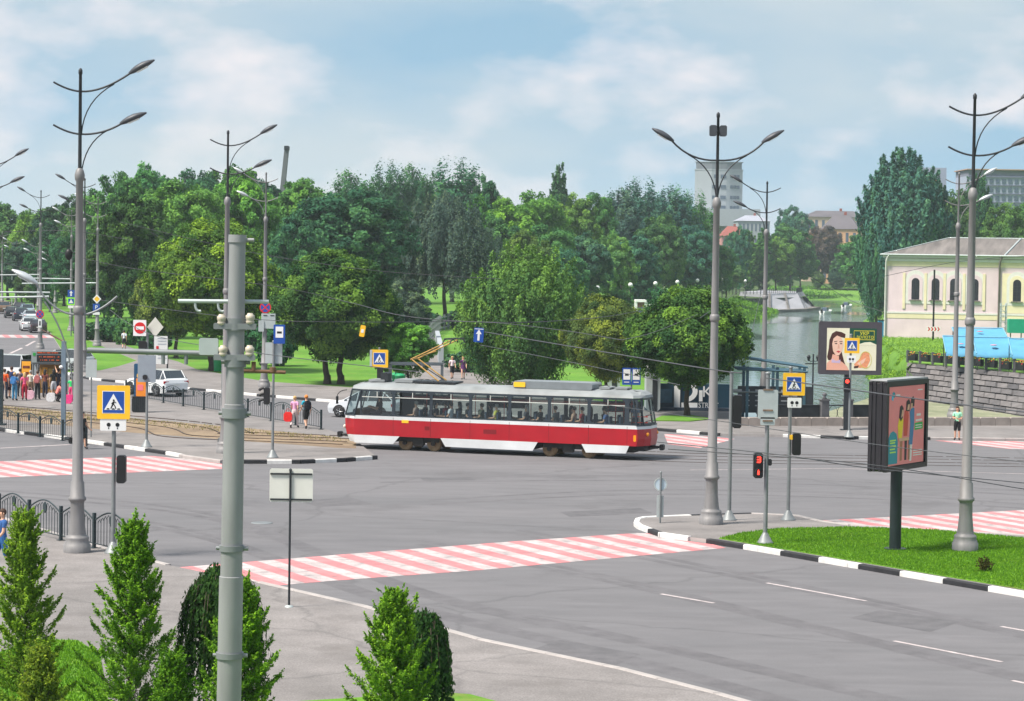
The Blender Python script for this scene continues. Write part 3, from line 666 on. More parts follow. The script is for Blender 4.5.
# ================================================================== thick tram pole with brackets
def leaning_pole():
    p = G(226.6, 823, 0); Y = p.y
    t = thing('tram_pole', 'thick grey steel tram pole close to the camera with clamp bands and insulators', 'pole', (p.x, Y, 0))
    top = A(237.6, 236, Y) - Vector((p.x, Y, 0))
    b = MB(); pts = []
    zj = [0, 3.2, 6.4, 9.4]
    def at(z): return Vector((top.x * z / top.z, 0, z))
    rads = [(0, .196), (3.9, .188), (3.91, .172), (6.6, .160), (6.61, .142), (top.z, .125)]
    for (z0, r0), (z1, r1) in zip(rads, rads[1:]): b.cyl(at(z0), at(z1), r0, r1, 20)
    b.cyl(at(top.z - .10), at(top.z + .02), .145, .14, 20); b.cyl(at(top.z - .06), at(top.z - .06) + Vector((.26, -.02, 0)), .03)
    b.build('shaft', mat('tram_pole_paint', srgb(138, 139, 141), .5, .1, .16, 1.6, stretch=(2, 2, .4)), t)
    for py, ex in ((548, .0), (413, .03), (362, .03), (324, .05), (655, 0)):
        z = zof(py, Y, 228); c = at(z); r = .172 + (.02 if z < 4 else 0) - (.025 if z > 6.6 else 0)
        q = MB(); q.cyl(c - Vector((0, 0, .045 + ex)), c + Vector((0, 0, .045 + ex)), r + .025, n=20); q.cyl(c + Vector((r, -.02, 0)), c + Vector((r + .09, -.02, 0)), .035); q.cyl(c - Vector((r, .02, 0)), c - Vector((r + .07, .02, 0)), .03)
        q.build('clamp_band', m_galv, t)
    ceramic = mat('insulator_ceramic', srgb(186, 176, 160), .45, var=.16, scale=9); rusty = mat('rusty_bracket', srgb(112, 84, 64), .8, var=.3, scale=9)
    for px, py in ((222.5, 321), (251, 320), (224, 352), (250.5, 352)):
        q = A(px, py, Y) - Vector((p.x, Y, 0)); q.y = -.12
        i = MB(); i.m = Matrix.Translation(q) @ Matrix.Scale(.85, 4) @ Matrix.Translation(-q); i.lathe([(.05, -.13), (.055, -.07), (.075, -.06), (.08, -.02), (.065, .0), (.082, .02), (.085, .085), (.06, .10), (.05, .13)], q, 12); i.build('insulator', ceramic, t)
    for z, w in ((zof(326, Y, 228), .33), (zof(357, Y, 228), .32)):
        q = MB(); c = at(z); q.rbox((c.x, -.12, z), (w * 2, .09, .09), .01); q.build('crossbar', m_galv, t)
    q = MB(); zz = zof(370, Y, 228); c = at(zz); q.cyl((c.x + .15, -.1, zz), (c.x + .80, -.1, zz - .02), .028); q.cyl((c.x + .3, -.1, zz), (c.x + .3, -.1, zz + .14), .035); q.cyl((c.x + .6, -.1, zz - .02), (c.x + .6, -.1, zz + .06), .05); q.build('rusty_bracket', rusty, t)
    z = zof(352.5, Y, 228); c = at(z); q = MB(); q.cyl((c.x, .1, z - .03), ((84 - 229) * Y / F, .1, z), .045, n=10)
    for px in (160, 183): q.cyl(((px - 229) * Y / F, .1, z - .05), ((px - 229) * Y / F, .1, z - .2), .03)
    q.build('bracket_arm', m_galv, t)
    z = zof(302, Y, 228); q = MB(); q.cyl(((265 - 229) * Y / F, .16, z + .01), ((174 - 229) * Y / F, .16, z), .032, n=8)
    for px in (191, 214): q.tube(curve2(((px - 229) * Y / F, .16, z), ((px - 229) * Y / F, .16, z - .18), ((px - 223) * Y / F, .16, z - .15)), .022)
    q.build('bracket_arm', m_back, t)
    q = MB(); q.rbox(((205 - 228) * Y / F, .05, zof(347, Y, 228)), (.30, .06, .26), .02); q.build('junction_box', m_back, t)
leaning_pole()

# ================================================================== sign posts
def cone_base(t, z=0): b = MB(); b.lathe([(.26, z), (.26, z + .03), (.22, z + .06), (.08, z + .32), (.06, z + .34)], n=12); b.build('base', m_galv, t)
def walk_man(b, cx, cz, s, y, mi):
    q = lambda P: b.plate([(cx + x * s, cz + z * s) for x, z in P], y - .002, y, mi)
    b.disc((cx + .02 * s, cz + .25 * s), .065 * s, y - .002, y, 10, mi)
    q([(-.07, .02), (.05, .0), (.09, .17), (-.03, .18)])
    q([(-.07, .04), (-.20, -.28), (-.13, -.30), (.03, .02)]); q([(-.03, .03), (.05, .01), (.14, -.12), (.20, -.30), (.13, -.31), (.07, -.14)])
    q([(-.03, .17), (-.15, .03), (-.11, .0), (.0, .12)]); q([(.05, .16), (.16, .05), (.20, .09), (.08, .19)])
def ped_sign(t, x, z, s=1.0, y=-.09, flip=1, frame=True):
    w = MB(); w.rbox((x, y, z), (s, .04, s * 1.02), .03 * s); o = w.build('crossing_sign', m_yellow if frame else m_blue, t)
    i = MB(); k = .34 * s if frame else .46 * s
    i.plate([(x - k, z - k), (x + k, z - k), (x + k, z + k), (x - k, z + k)], y - .024, y - .0205, 2)
    k *= .95; i.plate([(x - k, z - k), (x + k, z - k), (x + k, z + k), (x - k, z + k)], y - .027, y - .0245, 0)
    i.plate([(x - k * .86, z - k * .72), (x + k * .86, z - k * .72), (x, z + k * .80)], y - .030, y - .0275, 2)
    walk_man(i, x, z - k * .18, k * 1.45, y - .031, 1)
    for j in (-.5, 0, .5): i.plate([(x + j * k - .05 * s, z - k * .68), (x + j * k + .05 * s, z - k * .68), (x + j * k + .03 * s, z - k * .56), (x + j * k - .03 * s, z - k * .56)], y - .033, y - .031, 1)
    i.build('symbol', [m_blue, m_black, m_signw], o)
def blind_plate(t, x, z, w=.78, h=.40, y=-.08):
    b = MB(); b.rbox((x, y, z), (w, .03, h), .02); o = b.build('plate', m_signw, t)
    d = MB(); d.disc((x - w * .17, z), h * .17, y - .020, y - .0155, 14); d.disc((x + w * .17, z), h * .17, y - .020, y - .0155, 14)
    for k in (-.17, .17): d.plate([(x + k * w - .015, z - h * .36), (x + k * w + .015, z - h * .36), (x + k * w + .015, z - h * .22), (x + k * w - .015, z - h * .22)], y - .02, y - .0155)
    d.build('symbol', m_black, o)
m_redlamp = mat('red_signal_lamp', (1.0, 0.05, 0.03), .4, var=.02, emit=1.6)
def traffic_light(t, x, z, h=.95, w=.32, n=3, y=0, lit=None, digits=False, facing=-1):
    """facing -1: lenses towards the camera, +1: seen from behind, 0: from the side"""
    b = MB(); b.rbox((x, y, z), (w, .26, h), .05)
    o = b.build('traffic_light', m_black, t)
    for k in range(n):
        l = MB(); zz = z + h / 2 - (k + .5) * h / n; r = min(w, h / n) * .36; yy = y + facing * .13
        if facing:
            l.disc((x, zz), r, min(yy, yy + facing * .012), max(yy, yy + facing * .012), 14, 0)
            for q in range(7):
                a0, a1 = pi * q / 7, pi * (q + 1) / 7
                P = [(x + r * 1.1 * cos(a), zz + r * 1.1 * sin(a)) for a in (a0, a1)]
                l.add([(P[0][0], yy, P[0][1]), (P[1][0], yy, P[1][1]), (P[1][0], yy + facing * .18, P[1][1]), (P[0][0], yy + facing * .18, P[0][1])], [(0, 1, 2, 3)], 1)
        else:
            l.tube(curve2((x - w / 2, y, zz + r), (x - w / 2 - .16, y, zz + r), (x - w / 2 - .2, y, zz - .02)), .06, 6, 1)
        l.build('visor', [mat('signal_lens_off', (.03, .03, .035), .25), m_black], o)
    if lit is not None:
        for k in lit:
            g = MB(); zz = z + h / 2 - (k + .5) * h / n; r = min(w, h / n) * .33
            if digits:
                if k == 0:
                    for (a, c, hz) in ((0, r * .85, 1), (0, 0, 1), (0, -r * .85, 1), (r * .55, r * .42, 0), (r * .55, -r * .42, 0)):
                        g.plate([(x + a - (r * .55 if hz else .02), zz + c - (.02 if hz else r * .4)), (x + a + (r * .55 if hz else .02), zz + c - (.02 if hz else r * .4)), (x + a + (r * .55 if hz else .02), zz + c + (.02 if hz else r * .4)), (x + a - (r * .55 if hz else .02), zz + c + (.02 if hz else r * .4))], y - .155, y - .146)
                else:
                    g.disc((x, zz + r * .55), r * .22, y - .155, y - .146, 10)
                    g.plate([(x - r * .3, zz - r * .9), (x + r * .3, zz - r * .9), (x + r * .34, zz + r * .3), (x - r * .34, zz + r * .3)], y - .155, y - .146)
            else: g.disc((x, zz), r, y - .155, y - .146, 14)
            g.build('lit_signal', m_redlamp, o)
    return o
def post(name, label, cat, loc, hgt, r=.06, rz=0, cone=True, m=None, group=None):
    t = thing(name, label, cat, loc, rz, group)
    b = MB(); b.cyl((0, 0, 0), (0, 0, hgt), r, r * .9, 12); b.lathe([(r * 1.2, hgt - .02), (r * 1.2, hgt + .02), (.01, hgt + .04)], n=12); b.build('pole', m or m_galv, t)
    if cone: cone_base(t)
    return t
sign_group = 'sign posts with traffic lights around the junction'
# near pavement: crossing sign
q = G(113, 553, .13); s = q.y / F; t = post('crossing_sign_post', 'yellow framed pedestrian crossing sign on a post behind the near arched fence', 'sign post', q, zof(386, q.y) - .13, .065, group=sign_group)
ped_sign(t, (112.9 - 113) * s, zof(402, q.y) - .13, 33 * s); blind_plate(t, (112.6 - 113) * s, zof(424.5, q.y) - .13, 26 * s, 12 * s)
traffic_light(t, (120.8 - 113) * s, zof(469, q.y) - .13, 28 * s, 9 * s, facing=1)
# traffic island posts
q = G(788, 520, .125); s = q.y / F; t = post('crossing_sign_post', 'yellow framed pedestrian crossing sign with black traffic light at the tip of the traffic island', 'sign post', q, zof(371, q.y), .065, group=sign_group)
ped_sign(t, (791.1 - 788) * s, zof(384, q.y) - .125, 22 * s); blind_plate(t, (791.9 - 788) * s, zof(402.5, q.y) - .125, 14 * s, 10 * s); traffic_light(t, (794.9 - 788) * s, zof(444, q.y) - .125, 22 * s, 8.5 * s, facing=1)
b = MB(); b.rbox((.06, -.08, zof(437, q.y) - .125), (.13, .1, .16), .02); b.build('push_button', m_yellow, t)
q = G(729, 520, .125); s = q.y / F; t = post('traffic_light_post', 'thin grey post with a tall black traffic light seen from behind, on the traffic island', 'traffic light', q, zof(376, q.y), .07, group=sign_group)
traffic_light(t, (735 - 729) * s, zof(411.5, q.y) - .125, 33 * s, 8.5 * s, facing=1)
q = G(765, 543, .16); s = q.y / F; t = post('traffic_light_post', 'post with sign backs above and a red countdown pedestrian light, at the lawn corner', 'traffic light', q, zof(378, q.y), .07, group=sign_group)
traffic_light(t, (756.6 - 765) * s, zof(465.5, q.y) - .16, 25 * s, 9.5 * s, n=2, lit=(0, 1), digits=True)
b = MB(); b.rbox((0, -.1, zof(404, q.y) - .16), (20 * s, .03, 29 * s), .03); b.rbox((0, -.1, zof(421, q.y) - .16), (14.5 * s, .03, 8 * s), .02); b.build('sign_back', m_back, t)
for py in (389.5, 410, 420.5): b = MB(); b.rbox((0, -.125, zof(py, q.y) - .16), (10 * s, .03, .05), .01); b.build('clamp', mat('rusty_clamp', srgb(120, 100, 84), .8, var=.3), t)
b = MB(); b.rbox((.1, 0, zof(509, q.y) + 1.3), (.12, .14, .2), .03); b.build('button_box', m_black, t)
# round sign back on the nose
q = G(660, 523, .125); s = q.y / F; t = post('sign_post', 'low post with the pale back of a round sign at the rounded island nose', 'sign post', q, zof(476, q.y), .035, cone=False)
b = MB(); b.disc((0, zof(484.5, q.y) - .125), 6.7 * s, .04, .06, 28); b.build('round_sign_back', mat('sign_back_blue', srgb(182, 200, 212), .5, var=.05), t)
b = MB(); b.ring((0, zof(484.5, q.y) - .125), 5.6 * s, 6.75 * s, .03, .064, 28); b.build('sign_rim', m_back, t)
b = MB(); b.rbox((0, .05, zof(506.5, q.y) - .125), (7 * s, .02, 22 * s), .02); b.build('delineator_back', m_back, t)
# across the road on the right
q = G(849, 437, .124); s = q.y / F; t = post('crossing_sign_post', 'yellow framed crossing sign in front of the portrait billboard across the road', 'sign post', q, zof(337, q.y), .06, group=sign_group)
ped_sign(t, .9 * s, zof(345.5, q.y) - .124, 13 * s if False else 15 * s); blind_plate(t, .6 * s, zof(359, q.y) - .124, 9 * s, 7 * s); traffic_light(t, -3.2 * s, zof(385, q.y) - .124, 15 * s, 6 * s, n=2, lit=(0,))
# left tram island
q = G(146.5, 447, .12); s = q.y / F; t = post('no_entry_sign_post', 'post with red no-entry sign and a turned diamond sign back on the tram island', 'sign post', q, zof(336, q.y), .06, group=sign_group)
b = MB(); b.rbox((-7.5 * s, -.08, zof(328, q.y) - .12), (13 * s, .03, 16 * s), .02); o = b.build('no_entry_sign', m_signw, t)
b = MB(); b.disc((-7.2 * s, zof(328, q.y) - .12), 5.7 * s, -.104, -.0965, 24, 0); b.plate([(-11.2 * s, zof(329.6, q.y) - .12), (-3.2 * s, zof(329.6, q.y) - .12), (-3.2 * s, zof(326.4, q.y) - .12), (-11.2 * s, zof(326.4, q.y) - .12)], -.109, -.1045, 1); b.build('symbol', [m_red, m_signw], o)
zc = zof(327, q.y) - .12; b = MB(); b.plate([(7.5 * s - 8.2 * s, zc), (7.5 * s, zc - 10 * s), (7.5 * s + 8.2 * s, zc), (7.5 * s, zc + 10 * s)], .05, .08); b.build('diamond_sign_back', mat('sign_back_pale', srgb(206, 206, 196), .5, var=.06), t)
b = MB(); b.rbox((0, -.1, zof(368.5, q.y) - .12), (18 * s, .06, 27 * s), .02); b.build('sign_back', mat('sign_back_grey', srgb(140, 150, 160), .5, var=.06), t)
traffic_light(t, -.2, zof(346, q.y) - .12, 10 * s, 8 * s, n=1, facing=1)
b = MB(); b.rbox((-1.5 * s, -.15, zof(377, q.y) - .12), (.2, .16, .22), .05); b.build('camera', m_black, t)
q = G(272.5, 457.5, .12); s = q.y / F; t = post('tram_stop_post', 'post with blue tram stop sign, board back and black traffic light beside the striped kerb', 'sign post', q, zof(344, q.y), .06, group=sign_group)
b = MB(); b.rbox((5.7 * s, -.08, zof(334, q.y) - .12), (11.5 * s, .03, 19 * s), .02); o = b.build('tram_stop_sign', m_blue, t)
b = MB(); zc = zof(332.5, q.y) - .12; b.plate([(2 * s, zc - 5 * s), (9.6 * s, zc - 5 * s), (9.6 * s, zc + 6 * s), (2 * s, zc + 6 * s)], -.104, -.0965, 0); b.plate([(3.4 * s, zc - .8 * s), (8.2 * s, zc - .8 * s), (8.2 * s, zc + 1.3 * s), (3.4 * s, zc + 1.3 * s)], -.109, -.1045, 1); b.build('symbol', [m_signw, m_black], o)
b = MB(); b.rbox((0, .08, zof(353, q.y) - .12), (17 * s, .03, 21 * s), .02); b.build('board_back', m_back, t)
traffic_light(t, -6.3 * s, zof(396, q.y) - .12, 17 * s, 6 * s, facing=0)
def roundel(t, x, z, r, y, name='no_stopping_sign', tram=None):
    b = MB(); b.disc((x, z), r, y - .02, y, 24, 0); o = b.build(name, m_red, t)
    b = MB(); b.disc((x, z), r * .80, y - .026, y - .021, 24, 0)
    b2 = [(-1, 1), (1, 1)]
    for sg in (1, -1):
        c, d = cos(pi / 4), sin(pi / 4) * sg; w = r * .09; L = r * .78
        P = [(-L * c + w * d, -L * d - w * c), (L * c + w * d, L * d - w * c), (L * c - w * d, L * d + w * c), (-L * c - w * d, -L * d + w * c)]
        b.plate([(x + a, z + e) for a, e in P], y - .032 - .002 * (sg > 0), y - .028, 1)
    b.build('symbol', [m_blue, m_red], o)
s = (L5.location.y) / F; roundel(L5, .8 * s, zof(307.5, L5.location.y) - .12, 5.8 * s, -.2)
b = MB(); b.rbox((4 * s, -.2, zof(321, L5.location.y) - .12), (14 * s, .05, 15 * s), .02); b.rbox((-3 * s, -.26, zof(326, L5.location.y) - .12), (5.5 * s, .05, 11 * s), .02); b.build('info_board', m_back, L5)
b = MB(); zc = zof(315.5, L5.location.y) - .12; b.rbox((1 * s, -.235, zc), (4 * s, .012, .9 * s), .01); b.rbox((8 * s, -.235, zc), (4 * s, .012, .9 * s), .01); b.build('sticker', m_black, L5)
s = L6.location.y / F; roundel(L6, 0.2 * s, zof(317.5, L6.location.y), 4.1 * s, -.2)
b = MB(); b.rbox((.2 * s, -.2, zof(326.5, L6.location.y)), (3.4 * s, .03, 8.6 * s), .02); o = b.build('tow_plate', m_signw, L6); b = MB(); b.rbox((.2 * s, -.225, zof(326.5, L6.location.y)), (1.4 * s, .01, 4.5 * s), .02); b.build('symbol', m_black, o)
s = L7.location.y / F; zc = zof(301.5, L7.location.y) - .12; b = MB(); b.plate([(-4.4 * s, zc), (0, zc - 4.6 * s), (4.4 * s, zc), (0, zc + 4.6 * s)], -.24, -.2, 0); k = .66; b.plate([(-4.4 * s * k, zc), (0, zc - 4.6 * s * k), (4.4 * s * k, zc), (0, zc + 4.6 * s * k)], -.246, -.241, 1); b.build('priority_sign', [m_signw, m_yellow], L7)
b = MB(); b.rbox((-.6 * s, -.2, zof(310, L7.location.y) - .12), (7 * s, .03, 7.4 * s), .02); o = b.build('parking_sign', m_blue, L7); text_obj('P', 5.6 * s, m_signw, o, (-.6 * s, -.22, zof(310, L7.location.y) - .12))
b = MB(); b.rbox((-.6 * s, -.2, zof(316, L7.location.y) - .12), (7 * s, .03, 2.6 * s), .01); b.build('plate', m_signw, L7)
# blue and green signs on a far pole
q = G(71, 336, .1); s = q.y / F; t = post('crossing_sign_post', 'far post with a blue arrow sign over a green framed crossing sign by the lawn', 'sign post', q, zof(290, q.y), .07, cone=False)
b = MB(); b.rbox((0, -.1, zof(294.5, q.y)), (6.8 * s, .03, 7 * s), .02); o = b.build('direction_sign', m_blue, t); b = MB(); b.plate([(-.7 * s, zof(297, q.y)), (.7 * s, zof(297, q.y)), (.7 * s, zof(294, q.y)), (1.8 * s, zof(294, q.y)), (0, zof(291.6, q.y)), (-1.8 * s, zof(294, q.y)), (-.7 * s, zof(294, q.y))], -.124, -.1165); b.build('symbol', m_signw, o)
mg = mat('fluorescent_green', srgb(150, 240, 40), .5, var=.05); b = MB(); b.rbox((0, -.1, zof(302.2, q.y)), (8.2 * s, .03, 7.6 * s), .02); o = b.build('crossing_sign', mg, t)
b = MB(); zc = zof(302.2, q.y); b.plate([(-2.8 * s, zc - 2.6 * s), (2.8 * s, zc - 2.6 * s), (2.8 * s, zc + 2.6 * s), (-2.8 * s, zc + 2.6 * s)], -.122, -.1165, 0); b.plate([(-2.3 * s, zc - 1.9 * s), (2.3 * s, zc - 1.9 * s), (0, zc + 2.2 * s)], -.127, -.1225, 1); b.build('symbol', [m_blue, m_signw], o)
b = MB(); b.rbox((0, -.1, zof(307.8, q.y)), (6 * s, .03, 2.6 * s), .01); b.build('plate', m_signw, t)
# crossing sign behind the tram nose and its dark light
q = G(379, 397, .124); s = q.y / F; t = post('crossing_sign_post', 'yellow framed pedestrian crossing sign rising behind the front of the tram', 'sign post', q, zof(350, q.y), .06, group=sign_group)
ped_sign(t, 0, zof(358.5, q.y) - .124, 17.5 * s); b = MB(); b.rbox((-8.4 * s, .02, zof(358.5, q.y) - .124), (2.4 * s, .3, 17 * s), .02); b.build('sign_box', m_back, t)
traffic_light(t, .8 * s, zof(373, q.y) - .124, 11 * s, 6 * s, n=2, facing=1)
# double tram stop sign behind the tram rear
q = G(631, 412, .124); s = q.y / F; t = post('tram_stop_post', 'post with two blue and white tram stop signs side by side behind the tram rear', 'sign post', q, zof(384, q.y), .05, cone=False)
for x in (-4.9, 4.6):
    b = MB(); zc = zof(376.3, q.y) - .124; b.rbox((x * s, -.06, zc), (8.9 * s, .03, 17 * s), .02); o = b.build('tram_stop_sign', m_blue, t)
    b = MB(); b.plate([((x - 3.4) * s, zc - 3.4 * s), ((x + 3.4) * s, zc - 3.4 * s), ((x + 3.4) * s, zc + 7 * s), ((x - 3.4) * s, zc + 7 * s)], -.082, -.0765, 0); b.plate([((x - 2) * s, zc + .6 * s), ((x + 2) * s, zc + .6 * s), ((x + 1.6) * s, zc + 2.9 * s), ((x - 1.6) * s, zc + 2.9 * s)], -.086, -.0825, 1)
    b.plate([((x - 2.6) * s, zc - 6.2 * s), ((x + 2.6) * s, zc - 6.2 * s), ((x + 2.6) * s, zc - 5.4 * s), ((x - 2.6) * s, zc - 5.4 * s)], -.082, -.0765, 0); b.build('symbol', [m_signw, m_black], o)
# foreground blank board (back of a sign)
q = G(289, 607, .13); s = q.y / F; t = post('blank_sign_post', 'thin dark post with the blank white back of a big sign on the near pavement', 'sign post', q, zof(470, q.y) - .13, .03, cone=False, m=m_dark)
b = MB(); b.rbox((.02, .045, zof(485.5, q.y) - .13), (43.5 * s, .025, 33.5 * s), .04); b.build('sign_back', mat('sign_back_cream', srgb(212, 212, 204), .5, var=.05, scale=2), t)
for py in (474, 499.5): b = MB(); b.rbox((.02, .015, zof(py, q.y) - .13), (42 * s, .03, .04), .005); b.build('rail', m_dark, t)
b = MB(); b.lathe([(.11, 0), (.10, .03), (.03, .05)], n=10); b.build('base', m_back, t)
# chevron mast
q = G(933, 341, 0); s = q.y / F; t = post('chevron_post', 'thin black mast with a red and white chevron board in front of the pale church', 'sign post', q, zof(270, q.y), .11, cone=False, m=m_black)
b = MB(); b.rbox((0, -.14, zof(329, q.y)), (13.5 * s, .04, 4.6 * s), .01); o = b.build('chevron_board', m_signw, t)
b = MB(); zc = zof(329, q.y)
for k in range(4):
    x = (-6 + k * 3.2) * s; b.plate([(x, zc - 1.9 * s), (x + 1.4 * s, zc - 1.9 * s), (x + 2.8 * s, zc), (x + 1.4 * s, zc + 1.9 * s), (x, zc + 1.9 * s), (x + 1.4 * s, zc)], -.168, -.161)
b.build('chevron', m_red, o)
# signs hanging from the wires
def hang(name, label, px, py, Y, w, h, tilt, arrow):
    p_ = A(px, py, Y); s = Y / F; t = thing(name, label, 'hanging sign', p_); t.rotation_euler = (0, R(tilt), 0)
    b = MB(); b.rbox((0, 0, 0), (w * s, .05, h * s), .03); o = b.build('panel', m_blue if arrow else m_yellow, t)
    b = MB()
    if arrow:
        b.plate([(-1.1 * s, -5.6 * s), (1.1 * s, -5.6 * s), (1.1 * s, 1 * s), (2.9 * s, 1 * s), (0, 5.6 * s), (-2.9 * s, 1 * s), (-1.1 * s, 1 * s)], -.032, -.0255)
        b.rbox((0, -.027, h * s / 2 - .06), (w * s * .9, .004, .03), .001)
    else: b.rbox((0, -.029, 0), (w * s * .5, .006, h * s * .3), .01)
    b.build('symbol', m_signw, o)
    b = MB()
    for x in (-.3, .3): b.cyl((x * w * s, 0, h * s / 2), (x * w * s, 0, h * s / 2 + .45), .012)
    b.build('hanger', m_dark, t)
hang('hanging_arrow_sign', 'blue straight-ahead arrow sign hanging from the overhead wires', 478.7, 335, 118, 9.8, 14.5, 3, True)
hang('hanging_signal_plate', 'small tilted yellow plate hanging from the wires before the linden tree', 362.5, 331, 118, 5.2, 11.5, 9, False)

# ================================================================== arched fences
def arched_fence(label, px, n, hgt=1.0, z=.12, last=True):
    a = G(*px[0], z); c = G(*px[1], z); d = (c - a); L = d.length / n; rz = math.atan2(d.y, d.x)
    t = thing('railing', label, 'railing', a, rz, 'low arched railings beside the roads')
    for k in range(n + 1):
        b = MB(); b.rbox((k * L, 0, hgt / 2), (.09, .09, hgt), .008); b.box((k * L, 0, .01), (.2, .2, .02)); b.build('post', m_fence, t)
    for k in range(n):
        b = MB(); x0, x1 = k * L + .05, (k + 1) * L - .05
        arch = lambda x: hgt * .80 + .28 * hgt * sin(pi * (x - x0) / (x1 - x0))
        b.tube([(x, 0, arch(x)) for x in lin(x0, x1, 12)], .024, 6); b.cyl((x0, 0, .14), (x1, 0, .14), .018, n=6)
        m_ = 11
        for j in range(1, m_):
            x = x0 + (x1 - x0) * j / m_; b.cyl((x, 0, .14), (x, 0, arch(x) - (.16 if 3 < j < 8 else .10)), .011, n=5, caps=False)
        for j in range(1, m_ - 1, 1):
            x = x0 + (x1 - x0) * j / m_; xx = x0 + (x1 - x0) * (j + 1) / m_
            zt = min(arch(x), arch(xx)) - .15
            b.tube([(x, 0, zt), ((x + xx) / 2, 0, zt + .10), (xx, 0, zt)], .010, 4)
        xm = (x0 + x1) / 2; b.plate([(xm - .10, hgt * .78), (xm, hgt * .70), (xm + .10, hgt * .78), (xm + .12, hgt * .93), (xm, hgt * 1.03), (xm - .12, hgt * .93)], -.02, .02)
        b.build('arched_panel', m_fence, t)
    return t
arched_fence('dark arched railing along the near pavement kerb beside the ornate lamp', ((-30, 519.5), (129, 556)), 5, 1.05, .13)
arched_fence('dark arched railing along the striped kerb in front of the bus stop', ((-62, 420), (86, 444.5)), 7, .98)
arched_fence('dark arched railing between the tram island and the second road', ((126, 396.6), (321, 429.5)), 9, 1.0)
# short dark bollard
q = G(86, 446, .12); b = MB(); b.lathe([(.07, 0), (.07, .95), (.05, 1.0), (.01, 1.02)], (q.x, q.y, .12), 12); tag(b.build('bollard', m_fence), 'short dark bollard at the end of the bus stop railing', 'bollard')
q = G(91, 437, .12); t = post('thin_post', 'thin grey post with a small white board back standing by the tram track', 'post', q, zof(366, q.y), .035, cone=False); s = q.y / F
b = MB(); b.rbox((0, -.05, zof(371, q.y)), (11 * s, .03, 18 * s), .02); b.build('board_back', m_back, t)
q = G(221.5, 450, .12); t = post('thin_post', 'thin grey post with a cabinet at its foot left of the thick tram pole', 'post', q, zof(352, q.y), .04, cone=False)
b = MB(); b.rbox((-.05, 0, .28), (.24, .22, .5), .02); b.build('cabinet', m_galv, t)
# ================================================================== tram
m_tred = mat('tram_red', srgb(164, 14, 30), .35, var=.10, scale=1.2, coat=.3); m_twhite = mat('tram_white', srgb(206, 208, 210), .4, var=.11, scale=1.0, coat=.2)
m_tgrey = mat('tram_window_band', srgb(44, 52, 60), .4, var=.08, scale=2); m_troof = mat('tram_roof', srgb(132, 136, 138), .6, var=.26, scale=.9)
m_tin = mat('tram_interior', srgb(196, 196, 190), .6, var=.06); m_trail = mat('handrail_red', srgb(206, 60, 44), .4, var=.05)
m_glass = glass_mat('tram_glass', (.66, .73, .72), .06); m_cglass = glass_mat('car_glass', (.10, .12, .13), .22)
m_rust = mat('rusty_wheel', srgb(140, 116, 88), .7, metal=.1, var=.25, scale=5); m_under = mat('underframe', srgb(52, 48, 46), .8, var=.3)
m_seat = mat('seat_blue_grey', srgb(58, 72, 92), .8, var=.1); m_panto = mat('pantograph_ochre', srgb(176, 138, 74), .6, var=.15)
